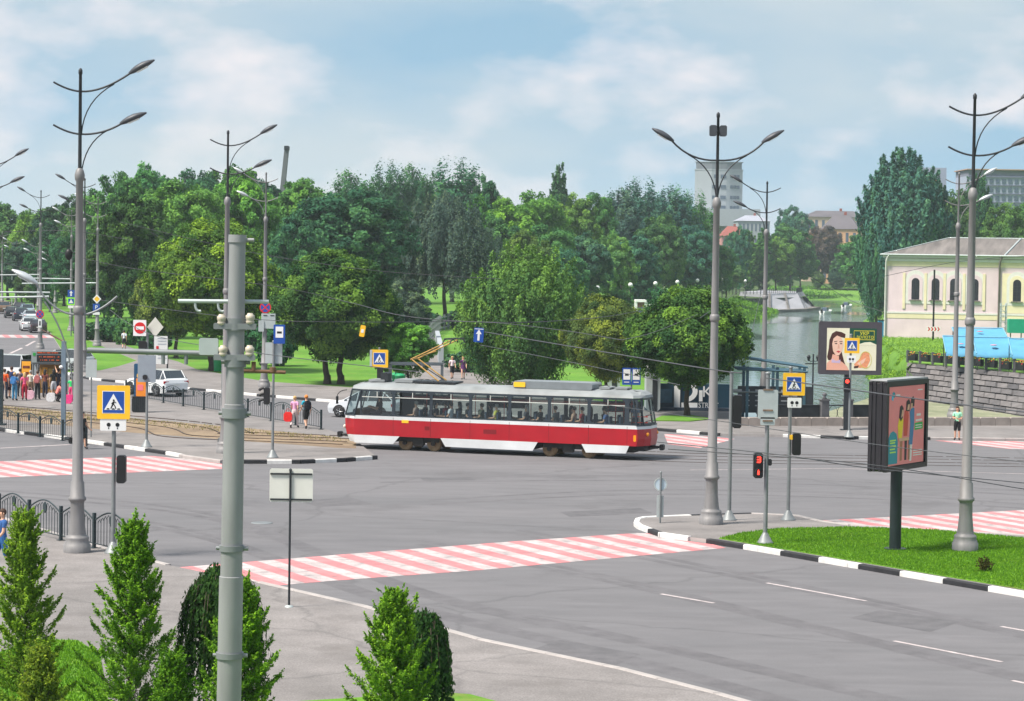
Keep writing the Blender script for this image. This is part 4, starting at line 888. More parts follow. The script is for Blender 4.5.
def build_tram():
    W = 2.5
    side0 = TR0 - TRN * 0.49
    def tpx(px):
        k = (px - 512) / F; return (k * side0.y - side0.x) / (TRD.x - k * TRD.y)
    t0 = tpx(339.5); L = tpx(650.5) - t0 - .10
    lx = lambda px: tpx(px) - t0
    o3 = side0 + TRD * t0
    T = thing('tram', 'red and white tram with grey window band crossing the junction', 'tram', (o3.x, o3.y, 0.015), math.atan2(TRD.y, TRD.x))
    def ring(z, fo, ro, ins=0.0):
        return [(.75 + fo, ins, z), (L - .42 - ro, ins, z), (L - .18 - ro, .32 + ins, z), (L - ro, .75, z), (L - ro, W - .75, z), (L - .18 - ro, W - .32 - ins, z), (L - .42 - ro, W - ins, z), (.75 + fo, W - ins, z), (.18 + fo, W - .32 - ins, z), (fo, W - .75, z), (fo, .75, z), (.18 + fo, .32 + ins, z)]
    N = 12; b = MB()
    def loft(r0, r1, mi, skip=()):
        b.add(r0 + r1, [(i, (i + 1) % N, N + (i + 1) % N, N + i) for i in range(N) if i not in skip], mi)
    loft(ring(.63, .10, .06), ring(.95, .02, .0), 0); loft(ring(.95, .02, .0), ring(1.38, .0, .03), 0)
    loft(ring(1.38, .0, .03), ring(1.54, .02, .05), 1)
    r_a, r_b = ring(2.74, .34, .24, .05), ring(2.86, .40, .28, .12); r_c = ring(3.0, .75, .5, .42); r_d = ring(3.05, 1.0, .8, .8)
    loft(r_a, r_b, 2); loft(r_b, r_c, 2); loft(r_c, r_d, 2); b.add(r_d, [tuple(range(N))], 2)
    b.add(ring(2.74, .34, .24, .06), [tuple(reversed(range(N)))], 3); b.add(ring(.64, .12, .08, .03), [tuple(range(N))], 3)
    r_g = ring(2.66, .33, .235, .048); loft(r_g, [(x, y, z + .075) for x, y, z in r_g], 4, )
    b.build('body', [m_tred, m_twhite, m_troof, m_tin, m_tgrey], T)
    # skirts, one per bay and at both ends
    for y0, y1 in ((-.004, .03), (W - .03, W + .004)):
        for pts in ([(.80, .28), (lx(394), .28), (lx(400.5), .64), (.75, .64)], [(lx(446.5), .26), (lx(534), .24), (lx(539), .64), (lx(441.5), .64)], [(lx(587.5), .27), (L - .95, .30), (L - .80, .64), (lx(583), .64)]):
            q = MB(); q.plate(pts, y0, y1); q.build('skirt', m_twhite, T)
    q = MB()
    q.add([(.75, 0, .64), (.18 + .1, .34, .64), (.11, .75, .64), (.11, W - .75, .64), (.28, W - .34, .64), (.75, W, .64), (.85, 0, .30), (.42, .34, .32), (.3, .75, .34), (.3, W - .75, .34), (.42, W - .34, .32), (.85, W, .30)], [(i, i + 1, i + 7, i + 6)[::-1] for i in range(5)]); q.build('front_apron', m_twhite, T)
    q = MB(); q.rbox((L - .45, W / 2, .52), (.55, 1.7, .26), .03); q.build('rear_buffer_beam', m_black, T)
    q = MB()
    for px in (394, 431.5, 471, 510.3, 550, 589.8, 628.5): q.box((lx(px), -.003, 1.08), (.014, .006, .82)); q.box((lx(px), W + .003, 1.08), (.014, .006, .82))
    q.build('panel_seam', _M.get('tram_seam') or mat('tram_seam', srgb(96, 12, 22), .6, var=.2), T)
    # window band: pillars with rounded openings, every pane its own part
    def window_bay(xa, xb, y, sgn, z0=1.54, z1=2.70, fr=.06, transom=True, lean=.05, extra=0, doors=False):
        f = MB(); r = .09; xi0, xi1, zi0, zi1 = xa + fr, xb - fr - extra, z0 + .05, z1 - .05
        if doors: zi0 = .50
        inn = [(xi0 + r, zi0), (xi1 - r, zi0), (xi1, zi0 + r), (xi1, zi1 - r), (xi1 - r, zi1), (xi0 + r, zi1), (xi0, zi1 - r), (xi0, zi0 + r)]
        zo = .40 if doors else z0
        out = [(xi0 + r, zo), (xi1 - r, zo), (xb, zi0 + r), (xb, zi1 - r), (xi1 - r, z1), (xi0 + r, z1), (xa, zi1 - r), (xa, zi0 + r)]
        cor = {1: (xb, zo), 3: (xb, z1), 5: (xa, z1), 7: (xa, zo)}
        yy = lambda z: y + sgn * lean * max(0, (z - 1.54)) / 1.2
        vs = [(x, yy(z), z) for x, z in inn] + [(x, yy(z), z) for x, z in out] + [(x, yy(z), z) for x, z in inn]
        vs = vs[:16] + [(x, yy(z) + sgn * .05, z) for x, z in inn]
        fs = []
        for i in range(8):
            j = (i + 1) % 8; fs.append((i, j, 8 + j, 8 + i)); fs.append((i, j, 16 + j, 16 + i))
        f.add(vs, fs)
        for i, (x, z) in cor.items():
            f.add([(out[i][0], yy(out[i][1]), out[i][1]), (x, yy(z), z), (out[(i + 1) % 8][0], yy(out[(i + 1) % 8][1]), out[(i + 1) % 8][1])], [(0, 1, 2)])
        f.build('door_frame' if doors else 'window_frame', m_tgrey, T)
        p = MB(); p.add([(x, yy(z) + sgn * .03, z) for x, z in inn], [tuple(range(8))], 0)
        po = p.build('door_glass' if doors else 'window', m_glass, T)
        if transom:
            t = MB(); t.box(((xi0 + xi1) / 2, yy(2.40) + sgn * .015, 2.40), (xi1 - xi0, .03, .035)); t.box((xi0 + (xi1 - xi0) * .5, yy(2.52) + sgn * .015, 2.53), (.035, .03, .24)); t.build('transom', m_tin, po)
        if doors:
            t = MB(); t.box(((xi0 + xi1) / 2, yy(1.6) + sgn * .01, 1.55), (.12, .04, 2.1)); t.box(((xi0 + xi1) / 2, yy(1.6) + sgn * .01, 2.2), (xi1 - xi0, .04, .5)); t.build('door_leaf_frame', m_under, po)
    bays = [(360.5, 394), (394, 431.5), (431.5, 471), (471, 510.3), (510.3, 550), (550, 589.8), (589.8, 628.5), (628.5, 649.5)]
    for i, (a, c) in enumerate(bays):
        window_bay(lx(a), min(lx(c), L - .45), 0, 1, transom=i < 7, extra=.0 if i != 6 else .05, fr=.075)
    for i, (a, c) in enumerate(bays[:7]):
        window_bay(lx(a), lx(c), W, -1, transom=i not in (1, 3, 6), doors=i in (1, 3, 6), fr=.09)
    # end corners and glass
    lo, hi = ring(1.54, .02, .05), ring(2.70, .335, .24, .05)
    names = {0: None, 6: None}
    for i in range(N):
        j = (i + 1) % N
        if i in (0, 6): continue
        a, c, d, e = Vector(lo[i]), Vector(lo[j]), Vector(hi[j]), Vector(hi[i])
        p = MB(); nrm = (c - a).cross(e - a).normalized() * -.012
        p.add([a + nrm, c + nrm, d + nrm, e + nrm], [(0, 1, 2, 3)])
        p.build('windscreen' if i in (8, 9, 10, 7, 11) else 'rear_window', m_glass, T)
    p = MB()
    for i in (1, 2, 5, 6, 7, 8, 10, 11, 0):
        if i in (3, 4, 9): continue
        p.cyl(lo[i], hi[i], .045 if i in (0, 1, 6, 7) else .03, n=6)
    for rr in (lo,):
        for i in (1, 2, 3, 4, 5, 7, 8, 9, 10, 11): p.cyl(rr[i], rr[(i + 1) % N], .03, n=6)
    p.build('corner_pillar', m_tgrey, T)
    # floor, seats, rails, driver's desk
    p = MB(); p.prism([(.5, .2), (L - .4, .2), (L - .4, W - .2), (.5, W - .2)], .80, .86, bottom=True); p.build('floor', m_under, T)
    sx = [lx(x) for x in (414, 424, 440, 452, 463, 480, 492, 503, 519, 530, 541, 556, 568, 580, 604, 615)]
    for k, x in enumerate(sx):
        for y in (.48, W - .62) if k % 3 else (.48,):
            p = MB(); p.rbox((x, y, 1.27), (.42, .44, .08), .02); p.rbox((x + .20, y, 1.58), (.07, .44, .60), .02); p.box((x, y, 1.05), (.10, .3, .38)); p.build('seat', m_seat, T)
    p = MB()
    for x in sx[::2]:
        p.cyl((x + .32, .85, .86), (x + .32, .85, 2.7), .018, n=6)
    p.tube([(lx(398), .85, 2.40), (lx(626), .85, 2.40)], .018); p.tube([(lx(398), W - .8, 2.40), (lx(626), W - .8, 2.40)], .018)
    for px in (596, 604, 612, 620): p.cyl((lx(px), W - .5, .86), (lx(px), W - .5, 2.65), .02, n=6)
    for zz in (1.72, 2.0, 2.35): p.tube([(lx(594), W - .45, zz), (lx(624), W - .45, zz)], .018)
    for zz in (1.66, 1.92): p.tube([(lx(632), .3, zz), (lx(646), .45, zz), (L - .4, 1.2, zz), (lx(640), W - .5, zz)], .022)
    p.build('handrail', m_trail, T)
    p = MB(); p.rbox((.75, W / 2, 1.35), (.5, 1.6, .9), .06); p.box((lx(396), W / 2 + .2, 1.75), (.05, 1.7, 1.8)); p.build('driver_cab', m_under, T)
    # bogies: wheels and frame
    for px in ((403.5, 432), (548.5, 588)):
        xa, xb = lx(px[0]), lx(px[1])
        p = MB(); p.rbox(((xa + xb) / 2, .34, .50), (xb - xa + .55, .10, .20), .04); p.rbox(((xa + xb) / 2, .30, .42), (.5, .2, .42), .06); p.rbox(((xa + xb) / 2, W - .34, .50), (xb - xa + .5, .1, .2), .04); p.box(((xa + xb) / 2, W / 2, .45), (xb - xa, 1.6, .2))
        for x in (xa, xb): p.cyl((x, .24, .34), (x, .40, .34), .10, n=10)
        p.build('bogie', m_under, T)
        for x in (xa, xb):
            for y, s_ in ((.43, -1), (W - .43, 1)):
                p = MB(); p.m = Matrix.Translation((x, y, .335)) @ Matrix.Rotation(R(90) * -s_, 4, 'X')
                p.lathe([(.36, -.06), (.36, -.03), (.335, -.03), (.335, .05), (.30, .06), (.27, .03), (.13, .02), (.11, .06), (.02, .065)], n=24); p.build('wheel', m_rust, T)
    p = MB()
    for a, c in ((450, 470), (476, 500), (508, 532)): p.rbox(((lx(a) + lx(c)) / 2, 1.2, .42), (lx(c) - lx(a), 1.6, .34), .04)
    p.rbox((lx(372), 1.2, .40), (lx(388) - lx(358), 1.6, .24), .03); p.rbox((lx(618), 1.2, .44), (1.4, 1.6, .26), .03); p.build('underfloor_equipment', m_under, T)
    # couplers, lights, mirrors, plates
    for x, s_ in ((.2, -1), (L - .3, 1)):
        p = MB(); p.cyl((x, W / 2, .56), (x + s_ * .62, W / 2, .54), .055); p.rbox((x + s_ * .66, W / 2, .54), (.18, .28, .26), .04); p.cyl((x + s_ * .1, W / 2 - .3, .5), (x + s_ * .5, W / 2 - .1, .5), .03); p.build('coupler', m_black, T)
    hl = mat('headlight_glass', srgb(226, 214, 200), .2, var=.04); am = mat('amber_lens', srgb(240, 150, 20), .3, var=.05)
    for y in (.34, W - .34): p = MB(); p.ball((.16, y, .98), (.07, .10, .09)); p.build('headlight', hl, T)
    for y in (.50, W - .50): p = MB(); p.ball((L - .10, y, 1.14), (.07, .10, .09)); p.build('rear_light', am, T)
    p = MB(); p.rbox((L - .55, .02, .98), (.12, .06, .28), .02); p.build('side_reflector', am, T)
    p = MB(); p.rbox((lx(406), -.004, 1.33), (.34, .012, .13), .01); p.build('side_plate', m_yellow, T)
    p = MB(); p.rbox((lx(491), -.004, 1.02), (.62, .008, .20), .02); p.build('faint_marking', mat('tram_dark_red', srgb(120, 14, 24), .5, var=.1), T); p = MB(); p.rbox((lx(428), -.004, 1.06), (.24, .008, .18), .02); p.build('faint_marking', mat('tram_dark_red', srgb(120, 14, 24), .5, var=.1), T)  # dark red plates standing in for faint lettering and the fleet number
    p = MB(); p.tube(curve2((.35, .1, 2.68), (.02, -.12, 2.66), (.0, -.22, 2.4)), .02); p.rbox((.0, -.22, 2.22), (.06, .16, .36), .02); p.build('wing_mirror', m_black, T)
    # roof equipment
    p = MB(); x0, x1 = lx(510.5), lx(590); p.rbox(((x0 + x1) / 2, 1.15, 3.17), (x1 - x0, 1.5, .32), .07); p.build('air_conditioner', mat('roof_unit_grey', srgb(120, 126, 130), .5, var=.12, scale=2), T)
    p = MB(); p.rbox((x0 + .32, .38, 3.17), (.55, .03, .22), .03); p.build('yellow_panel', m_yellow, T)
    for px, w, d, h in ((371, .8, 1.0, .10), (398, .9, 1.0, .14), (600, .5, .9, .10), (616, .6, .7, .10)):
        p = MB(); p.rbox((lx(px), 1.2, 3.07 + h / 2), (w, d, h), .03); p.build('roof_hatch', m_troof, T)
    p = MB(); p.rbox((lx(378), 1.0, 3.28), (.34, .5, .42), .04); p.build('resistor_box', m_dark, T)
    # pantograph
    q = thing('x', None, None); bpy.data.objects.remove(q)
    p = MB(); xb_, xk = lx(433), lx(404.5); xh = lx(444)
    for y in (.75, 1.75):
        p.tube([(xb_, y, 3.18), (xk, 1.25 + (y - 1.25) * .8, 4.15)], .034); p.tube([(xk, 1.25 + (y - 1.25) * .8, 4.15), (xh, 1.25 + (y - 1.25) * .9, 5.05)], .03)
    p.tube([(xk, .8, 4.15), (xk, 1.7, 4.15)], .035); p.tube([(xk + .5, .85, 4.32), (xk + .9, 1.65, 4.5)], .02)
    po = p.build('pantograph', m_panto, T)
    p = MB(); p.rbox((xb_ - .2, 1.25, 3.12), (2.0, 1.2, .08), .02)
    for dx in (-.9, -.3, .3):
        for y in (.8, 1.7): p.lathe([(.05, 0), (.09, .04), (.06, .08), (.09, .12), (.05, .16)], (xb_ + dx, y, 3.02), 8)
    p.tube([(xb_ + .1, 1.25, 3.2), (xk + .2, 1.25, 3.95)], .025); p.build('pantograph_base', m_dark, po)
    p = MB()
    for dx in (-.18, .18): p.tube([(xh + dx, .25, 4.92), (xh + dx, .5, 5.12), (xh + dx, 2.0, 5.12), (xh + dx, 2.25, 4.92)], .03)
    for y in (.7, 1.8): p.tube([(xh - .3, y, 5.02), (xh - .18, y, 5.10), (xh + .18, y, 5.10), (xh + .3, y, 5.0)], .018)
    p.build('collector_head', m_dark, po)
    p = MB(); p.tube([(lx(489), 1.1, 3.1), (lx(494), 1.1, 3.16), (lx(500), 1.1, 3.12), (lx(510), 1.1, 3.16)], .02); p.build('roof_cable', m_black, T); p = MB(); p.tube([(lx(592), 1.1, 3.2), (lx(600), 1.1, 3.22), (lx(606), 1.1, 3.12)], .02); p.build('roof_cable', m_black, T)
    return T, lx, L, W
TRAM, tlx, TRAM_L, TRAM_W = build_tram()

# ================================================================== cars
m_tyre = mat('tyre_rubber', (.018, .018, .02), .8, var=.2); m_rim = mat('alloy_rim', srgb(150, 152, 156), .35, metal=.6, var=.1)
m_tail = mat('tail_lens', srgb(150, 10, 14), .25, var=.08); m_plate = mat('number_plate_white', srgb(220, 220, 216), .5, var=.03); m_hl = mat('head_lens', srgb(210, 214, 218), .15, var=.04)
SUV = dict(L=4.45, wb=(.85, 3.55), wr=.36, st=[(0, .36, .70, .72, .70, .74, .60), (.10, .26, .80, .86, .80, .86, .70), (.55, .22, .90, .97, .86, .92, .78), (1.20, .22, .98, 1.06, .88, .93, .80), (1.95, .22, 1.0, 1.60, .88, .93, .66), (2.6, .22, 1.02, 1.66, .88, .93, .68), (3.95, .22, 1.06, 1.60, .88, .93, .68), (4.30, .24, 1.08, 1.14, .87, .92, .74), (4.38, .28, 1.0, 1.04, .85, .90, .74), (4.45, .36, .80, .84, .80, .84, .66)], cab=(3, 7))
HATCH = dict(L=4.05, wb=(.78, 3.25), wr=.31, st=[(0, .34, .62, .64, .68, .70, .58), (.12, .22, .72, .78, .76, .82, .66), (.6, .2, .82, .90, .82, .87, .74), (1.05, .2, .90, .98, .84, .88, .76), (1.85, .2, .93, 1.42, .84, .88, .60), (2.5, .2, .95, 1.48, .84, .88, .62), (3.35, .2, .97, 1.43, .84, .88, .60), (3.85, .22, .98, 1.04, .83, .86, .68), (4.0, .28, .85, .9, .80, .84, .66), (4.05, .36, .7, .74, .74, .78, .6)], cab=(3, 7))
SEDAN = dict(L=4.6, wb=(.85, 3.55), wr=.32, st=[(0, .34, .62, .64, .70, .72, .6), (.12, .22, .72, .78, .78, .84, .68), (.7, .2, .82, .90, .84, .88, .76), (1.3, .2, .90, .97, .86, .9, .78), (2.05, .2, .93, 1.38, .86, .9, .60), (2.6, .2, .95, 1.43, .86, .9, .62), (3.2, .2, .96, 1.40, .86, .9, .60), (3.95, .2, .97, 1.03, .86, .89, .72), (4.45, .24, .94, .99, .84, .86, .72), (4.6, .36, .78, .82, .78, .8, .64)], cab=(3, 7))
VAN = dict(L=5.0, wb=(.9, 4.0), wr=.34, st=[(0, .36, .72, .74, .74, .78, .66), (.12, .24, .86, .94, .84, .9, .76), (.75, .22, .98, 1.12, .9, .95, .82), (1.1, .22, 1.05, 1.22, .9, .95, .82), (1.85, .22, 1.08, 1.86, .9, .95, .76), (2.6, .22, 1.1, 1.92, .9, .95, .78), (4.7, .22, 1.12, 1.90, .9, .95, .78), (4.93, .24, 1.12, 1.22, .9, .95, .82), (4.97, .28, 1.0, 1.1, .89, .93, .8), (5.0, .36, .8, .84, .86, .9, .74)], cab=(3, 7))
def car(label, loc, rz, K, col, group, name='parked_car', cat='car'):
    """x runs from the nose (0) to the tail; local y is the width"""
    t = thing(name, label, cat, loc, rz, group)
    L, st = K['L'], K['st']; c0, c1 = K['cab']
    m = mat('car_paint_%d_%d_%d' % tuple(int(c * 255) for c in col), col, .25, var=.04, coat=.6, spec=.5)
    rings = []
    for x, zl, zb, zt, wl, wb_, wt_ in st:
        zm = zl + (zb - zl) * .55; X = x - L / 2
        rings.append([(X, -wl, zl), (X, -wb_, zm), (X, -wb_ * .985, zb), (X, -wt_, zt), (X, wt_, zt), (X, wb_ * .985, zb), (X, wb_, zm), (X, wl, zl)])
    b = MB(); g = MB()
    for i in range(len(st) - 1):
        for k in range(8):
            q = [rings[i][k], rings[i + 1][k], rings[i + 1][(k + 1) % 8], rings[i][(k + 1) % 8]]
            incab = c0 <= i < c1
            glass = (incab and k in (2, 4)) or (k == 3 and i in (c0, c1 - 1))
            (g if glass else b).add(q, [(0, 1, 2, 3)], 0, not glass)
    for r_, rev in ((rings[0], False), (rings[-1], True)): b.add(r_, [tuple(range(8)) if not rev else tuple(reversed(range(8)))])
    body = b.build('body', m, t); g.build('windows', m_cglass, t)
    for o_ in (body,): o_.data.set_sharp_from_angle(angle=R(38))
    p = MB()
    for s in (-1, 1):
        k = 2 if s < 0 else 5; kt = 3 if s < 0 else 4
        for i in (c0, c0 + 1, c0 + 2, c1 - 1, c1): p.cyl(rings[i][k], rings[i][kt], .028, n=5) if i not in (c0, c1) else None
        p.tube([rings[c0][kt], rings[c0 + 1][kt]], .03, 5); p.tube([rings[c1 - 1][kt], rings[c1][kt]], .035, 5)
    p.build('pillars', m, t)
    for wx in K['wb']:
        for s in (-1, 1):
            y = s * (st[4][5] - .10); R_ = K['wr']
            w = MB(); w.m = Matrix.Translation((wx - L / 2, y, R_)) @ Matrix.Rotation(R(-90) * s, 4, 'X')
            w.lathe([(R_ * .62, -.09), (R_ * .97, -.09), (R_, -.05), (R_, .08), (R_ * .97, .115), (R_ * .66, .115)], n=20); o_ = w.build('wheel', m_tyre, t)
            w2 = MB(); w2.m = w.m; w2.lathe([(R_ * .66, .10), (R_ * .6, .118), (R_ * .5, .09), (R_ * .2, .10), (.02, .11)], n=20)
            for j in range(5):
                a = 2 * pi * j / 5; w2.tube([(R_ * .12 * cos(a), R_ * .12 * sin(a), .112), (R_ * .6 * cos(a), R_ * .6 * sin(a), .112)], .03, 5)
            w2.build('rim', m_rim, o_)
            a_ = MB(); yy = s * (st[4][5] + .004); n_ = 14
            P0 = [(wx - L / 2 + R_ * 1.22 * cos(pi * j / n_), R_ + R_ * 1.22 * sin(pi * j / n_)) for j in range(n_ + 1)]
            a_.plate(P0 if True else [], min(yy - .012, yy), max(yy - .012, yy)) if False else None
            pts = [(x_, z_) for x_, z_ in P0]
            vs = [(x_, s * (st[4][5] - .02), z_) for x_, z_ in pts] + [(x_ * 1 + 0, s * (st[4][5] + .01), z_) for x_, z_ in pts]
            a_.add(vs, [(j, j + 1, n_ + 2 + j, n_ + 1 + j) for j in range(n_)]); a_.add([(x_, s * (st[4][5] - .002), z_) for x_, z_ in pts], [tuple(range(n_ + 1))]); a_.build('wheel_arch', m_black, t)
    hx = -L / 2 + .08
    for s in (-1, 1):
        h = MB(); h.ball((hx + .06, s * .62, st[1][2] - .10), (.10, .17, .08)); h.build('headlight', m_hl, t)
        h = MB(); h.rbox((L / 2 - .10, s * (st[-2][5] - .16), st[-2][2] - .10), (.14, .34, .16), .03); h.build('tail_light', m_tail, t)
    h = MB(); h.box((L / 2 + .004, 0, st[-1][2] - .06), (.012, .52, .12)); h.build('number_plate', m_plate, t)
    h = MB(); h.rbox((L / 2 - .10, 0, .38), (.24, 1.5, .16), .04); h.rbox((-L / 2 + .08, 0, .42), (.2, 1.3, .2), .04); h.build('bumper', m_black, t)
    for s in (-1, 1):
        h = MB(); h.rbox((st[c0][0] + .35 - L / 2, s * (st[4][5] + .07), st[c0 + 1][2] + .06), (.14, .18, .13), .03); h.build('wing_mirror', m, t)
    return t
white = srgb(226, 228, 230)
def place(px, py): return G(px, py, 0)
heading = math.atan2(-u_road.y, -u_road.x) - pi / 2  # helper, not used for all cars
rz_road2 = math.atan2(-(G(340, 403) - G(182, 389)).y, -(G(340, 403) - G(182, 389)).x)
# white SUV seen three quarters from the rear: nose to the left and away
p0 = G(153, 396); car('white sport utility car with dark rear window on the second road by the sign post', (p0.x, p0.y + 1.0, 0), R(-46), SUV, white, 'cars on the roads', 'car')
p0 = G(349, 418); car('silver white hatchback half hidden behind the tram nose', (p0.x + .9, p0.y + .8, 0), R(-22), HATCH, srgb(206, 210, 216), 'cars on the roads', 'car')
p0 = G(-12, 384); car('white minivan standing behind the people at the bus stop', (p0.x + .2, p0.y + 1.5, 0), R(-14), VAN, srgb(222, 224, 226), 'cars on the roads', 'minivan', 'van')
p0 = G(27, 373); car('pale estate car mostly hidden behind the bus shelter and kiosk', (p0.x + 2.0, p0.y + 3, 0), R(-14), SUV, srgb(190, 196, 200), 'cars on the roads', 'car')
d_c = (G(8, 318) - G(35, 333)).to_2d(); rz_c = math.atan2(-d_c.y, -d_c.x)
for px, py, K, col, lb in ((26.5, 331, SEDAN, white, 'white saloon car beside the dark hatchback, near end of the queue'), (35.5, 333, HATCH, srgb(44, 30, 36), 'dark maroon hatchback, nearest car of the queue on the avenue'), (18.5, 321, SUV, srgb(34, 40, 56), 'navy sport utility car in the middle of the queue'), (28, 322, SEDAN, srgb(196, 206, 216), 'pale blue saloon car with roof in the light in the queue'), (25, 316.5, SUV, srgb(150, 170, 184), 'blue grey car further up the queue'), (9.5, 318, HATCH, srgb(26, 28, 32), 'black hatchback beside the navy car'), (2, 313.5, SUV, srgb(120, 96, 76), 'brown car at the picture edge, far end of the queue'), (18, 313, HATCH, srgb(54, 54, 62), 'dark grey car at the far end of the queue')):
    p0 = G(px, py); car(lb, (p0.x, p0.y + 1.2, 0), rz_c, K, col, 'cars queueing on the far avenue', 'car')
# ================================================================== people
m_skin = mat('skin', srgb(206, 160, 134), .6, var=.05); m_hair_b = mat('hair_brown', srgb(62, 42, 32), .7, var=.2, scale=20); m_hair_d = mat('hair_dark', srgb(28, 24, 24), .6, var=.2, scale=20)
m_hair_l = mat('hair_blond', srgb(196, 160, 104), .7, var=.15, scale=20); m_hair_g = mat('hair_grey', srgb(150, 146, 142), .7, var=.15, scale=20); m_shoe = mat('shoe_dark', srgb(40, 38, 40), .6, var=.2)
def joints(pose):
    J = {'pelvis': ((0, 0, .95), .135), 'belly': ((0, -.005, 1.08), .122), 'chest': ((0, -.01, 1.26), .142), 'up': ((0, .005, 1.40), .115), 'neck': ((0, 0, 1.495), .052),
         'jaw': ((0, -.022, 1.575), .072), 'head': ((0, -.01, 1.645), .092), 'crown': ((0, .0, 1.70), .068)}
    E = [('pelvis', 'belly'), ('belly', 'chest'), ('chest', 'up'), ('up', 'neck'), ('neck', 'jaw'), ('jaw', 'head'), ('head', 'crown')]
    def limb(s, sh, el, wr, pa, hp, kn, an, to):
        n = 'l' if s < 0 else 'r'
        for k, v, r in (('sh', sh, .062), ('el', el, .042), ('wr', wr, .028), ('pa', pa, .033), ('hp', hp, .098), ('kn', kn, .062), ('an', an, .042), ('to', to, .036)): J[k + n] = ((v[0] * s, v[1], v[2]), r)
        E.extend([('up', 'sh' + n), ('sh' + n, 'el' + n), ('el' + n, 'wr' + n), ('wr' + n, 'pa' + n), ('pelvis', 'hp' + n), ('hp' + n, 'kn' + n), ('kn' + n, 'an' + n), ('an' + n, 'to' + n)])
        w, p = Vector(J['wr' + n][0]), Vector(J['pa' + n][0]); d = (p - w).normalized(); side = Vector((0, 1, 0)) - d * d.y
        side = side.normalized() if side.length > .2 else Vector((1, 0, 0)); nrm = d.cross(side)
        for f, (o, ln) in enumerate(((-.028, .062), (-.010, .075), (.010, .070), (.028, .055))):
            a = p + d * .035 + side * o; c = a + d * ln * .55 + nrm * .006 * s; e = c + d * ln * .45 + nrm * .02 * s
            J['f%d%s' % (f, n)] = (tuple(a), .0095); J['g%d%s' % (f, n)] = (tuple(c), .0085); J['h%d%s' % (f, n)] = (tuple(e), .007)
            E.extend([('pa' + n, 'f%d%s' % (f, n)), ('f%d%s' % (f, n), 'g%d%s' % (f, n)), ('g%d%s' % (f, n), 'h%d%s' % (f, n))])
        a = p - side * .030 - d * .01; c = a - side * .022 + d * .03
        J['t0' + n] = (tuple(a), .011); J['t1' + n] = (tuple(c), .009); E.extend([('pa' + n, 't0' + n), ('t0' + n, 't1' + n)])
    if pose == 'walk':
        limb(-1, (.18, 0, 1.40), (.23, .10, 1.13), (.22, .02, .90), (.22, -.02, .82), (.09, 0, .90), (.09, -.17, .52), (.09, -.20, .10), (.10, -.34, .045))
        limb(1, (.18, 0, 1.40), (.23, -.06, 1.13), (.22, -.22, .96), (.22, -.29, .92), (.09, 0, .90), (.09, .06, .48), (.09, .30, .14), (.10, .24, .03))
    elif pose == 'stand':
        for s in (-1, 1): limb(s, (.18, 0, 1.40), (.235, .03, 1.12), (.235, -.05, .88), (.23, -.07, .80), (.09, 0, .90), (.10, -.01, .50), (.105, .02, .085), (.13, -.14, .038))
    elif pose == 'phone':
        limb(-1, (.18, 0, 1.40), (.22, -.02, 1.13), (.08, -.24, 1.16), (.03, -.28, 1.20), (.09, 0, .90), (.10, -.01, .50), (.105, .02, .085), (.13, -.14, .038))
        limb(1, (.18, 0, 1.40), (.22, .0, 1.12), (.05, -.22, 1.10), (.0, -.27, 1.12), (.09, 0, .90), (.10, -.04, .50), (.11, .0, .085), (.14, -.15, .038))
    elif pose == 'reach':
        limb(-1, (.18, 0, 1.42), (.22, -.14, 1.60), (.16, -.28, 1.80), (.15, -.32, 1.87), (.09, 0, .90), (.10, -.01, .50), (.105, .02, .085), (.13, -.14, .038))
        limb(1, (.18, 0, 1.40), (.235, .03, 1.12), (.235, -.05, .88), (.23, -.07, .80), (.09, 0, .90), (.10, -.01, .50), (.105, .02, .085), (.13, -.14, .038))
    elif pose in ('sit', 'drive'):
        dz = -.43
        for k in ('pelvis', 'belly', 'chest', 'up', 'neck', 'jaw', 'head', 'crown'): (x, y, z), r = J[k]; J[k] = ((x, y + .02 * (z < 1.2), z + dz), r)
        fx = -.42 if pose == 'drive' else -.26
        for s in (-1, 1): limb(s, (.18, 0, .97), (.22, -.04, .70), (.15, fx, .68 if pose == 'sit' else .80), (.13, fx - .06, .68 if pose == 'sit' else .82), (.09, -.02, .50), (.11, -.42, .53), (.11, -.42, .10), (.12, -.56, .045))
    elif pose == 'crouch':
        dz = -.50
        for k in ('pelvis', 'belly', 'chest', 'up', 'neck', 'jaw', 'head', 'crown'): (x, y, z), r = J[k]; J[k] = ((x, y - (z - .95) * .45, z + dz), r)
        for s in (-1, 1): limb(s, (.18, -.20, .88), (.22, -.34, .66), (.14, -.48, .48), (.13, -.52, .42), (.09, -.02, .42), (.16, -.34, .50), (.13, -.06, .09), (.14, -.22, .04))
    return J, E
ZONE = {}
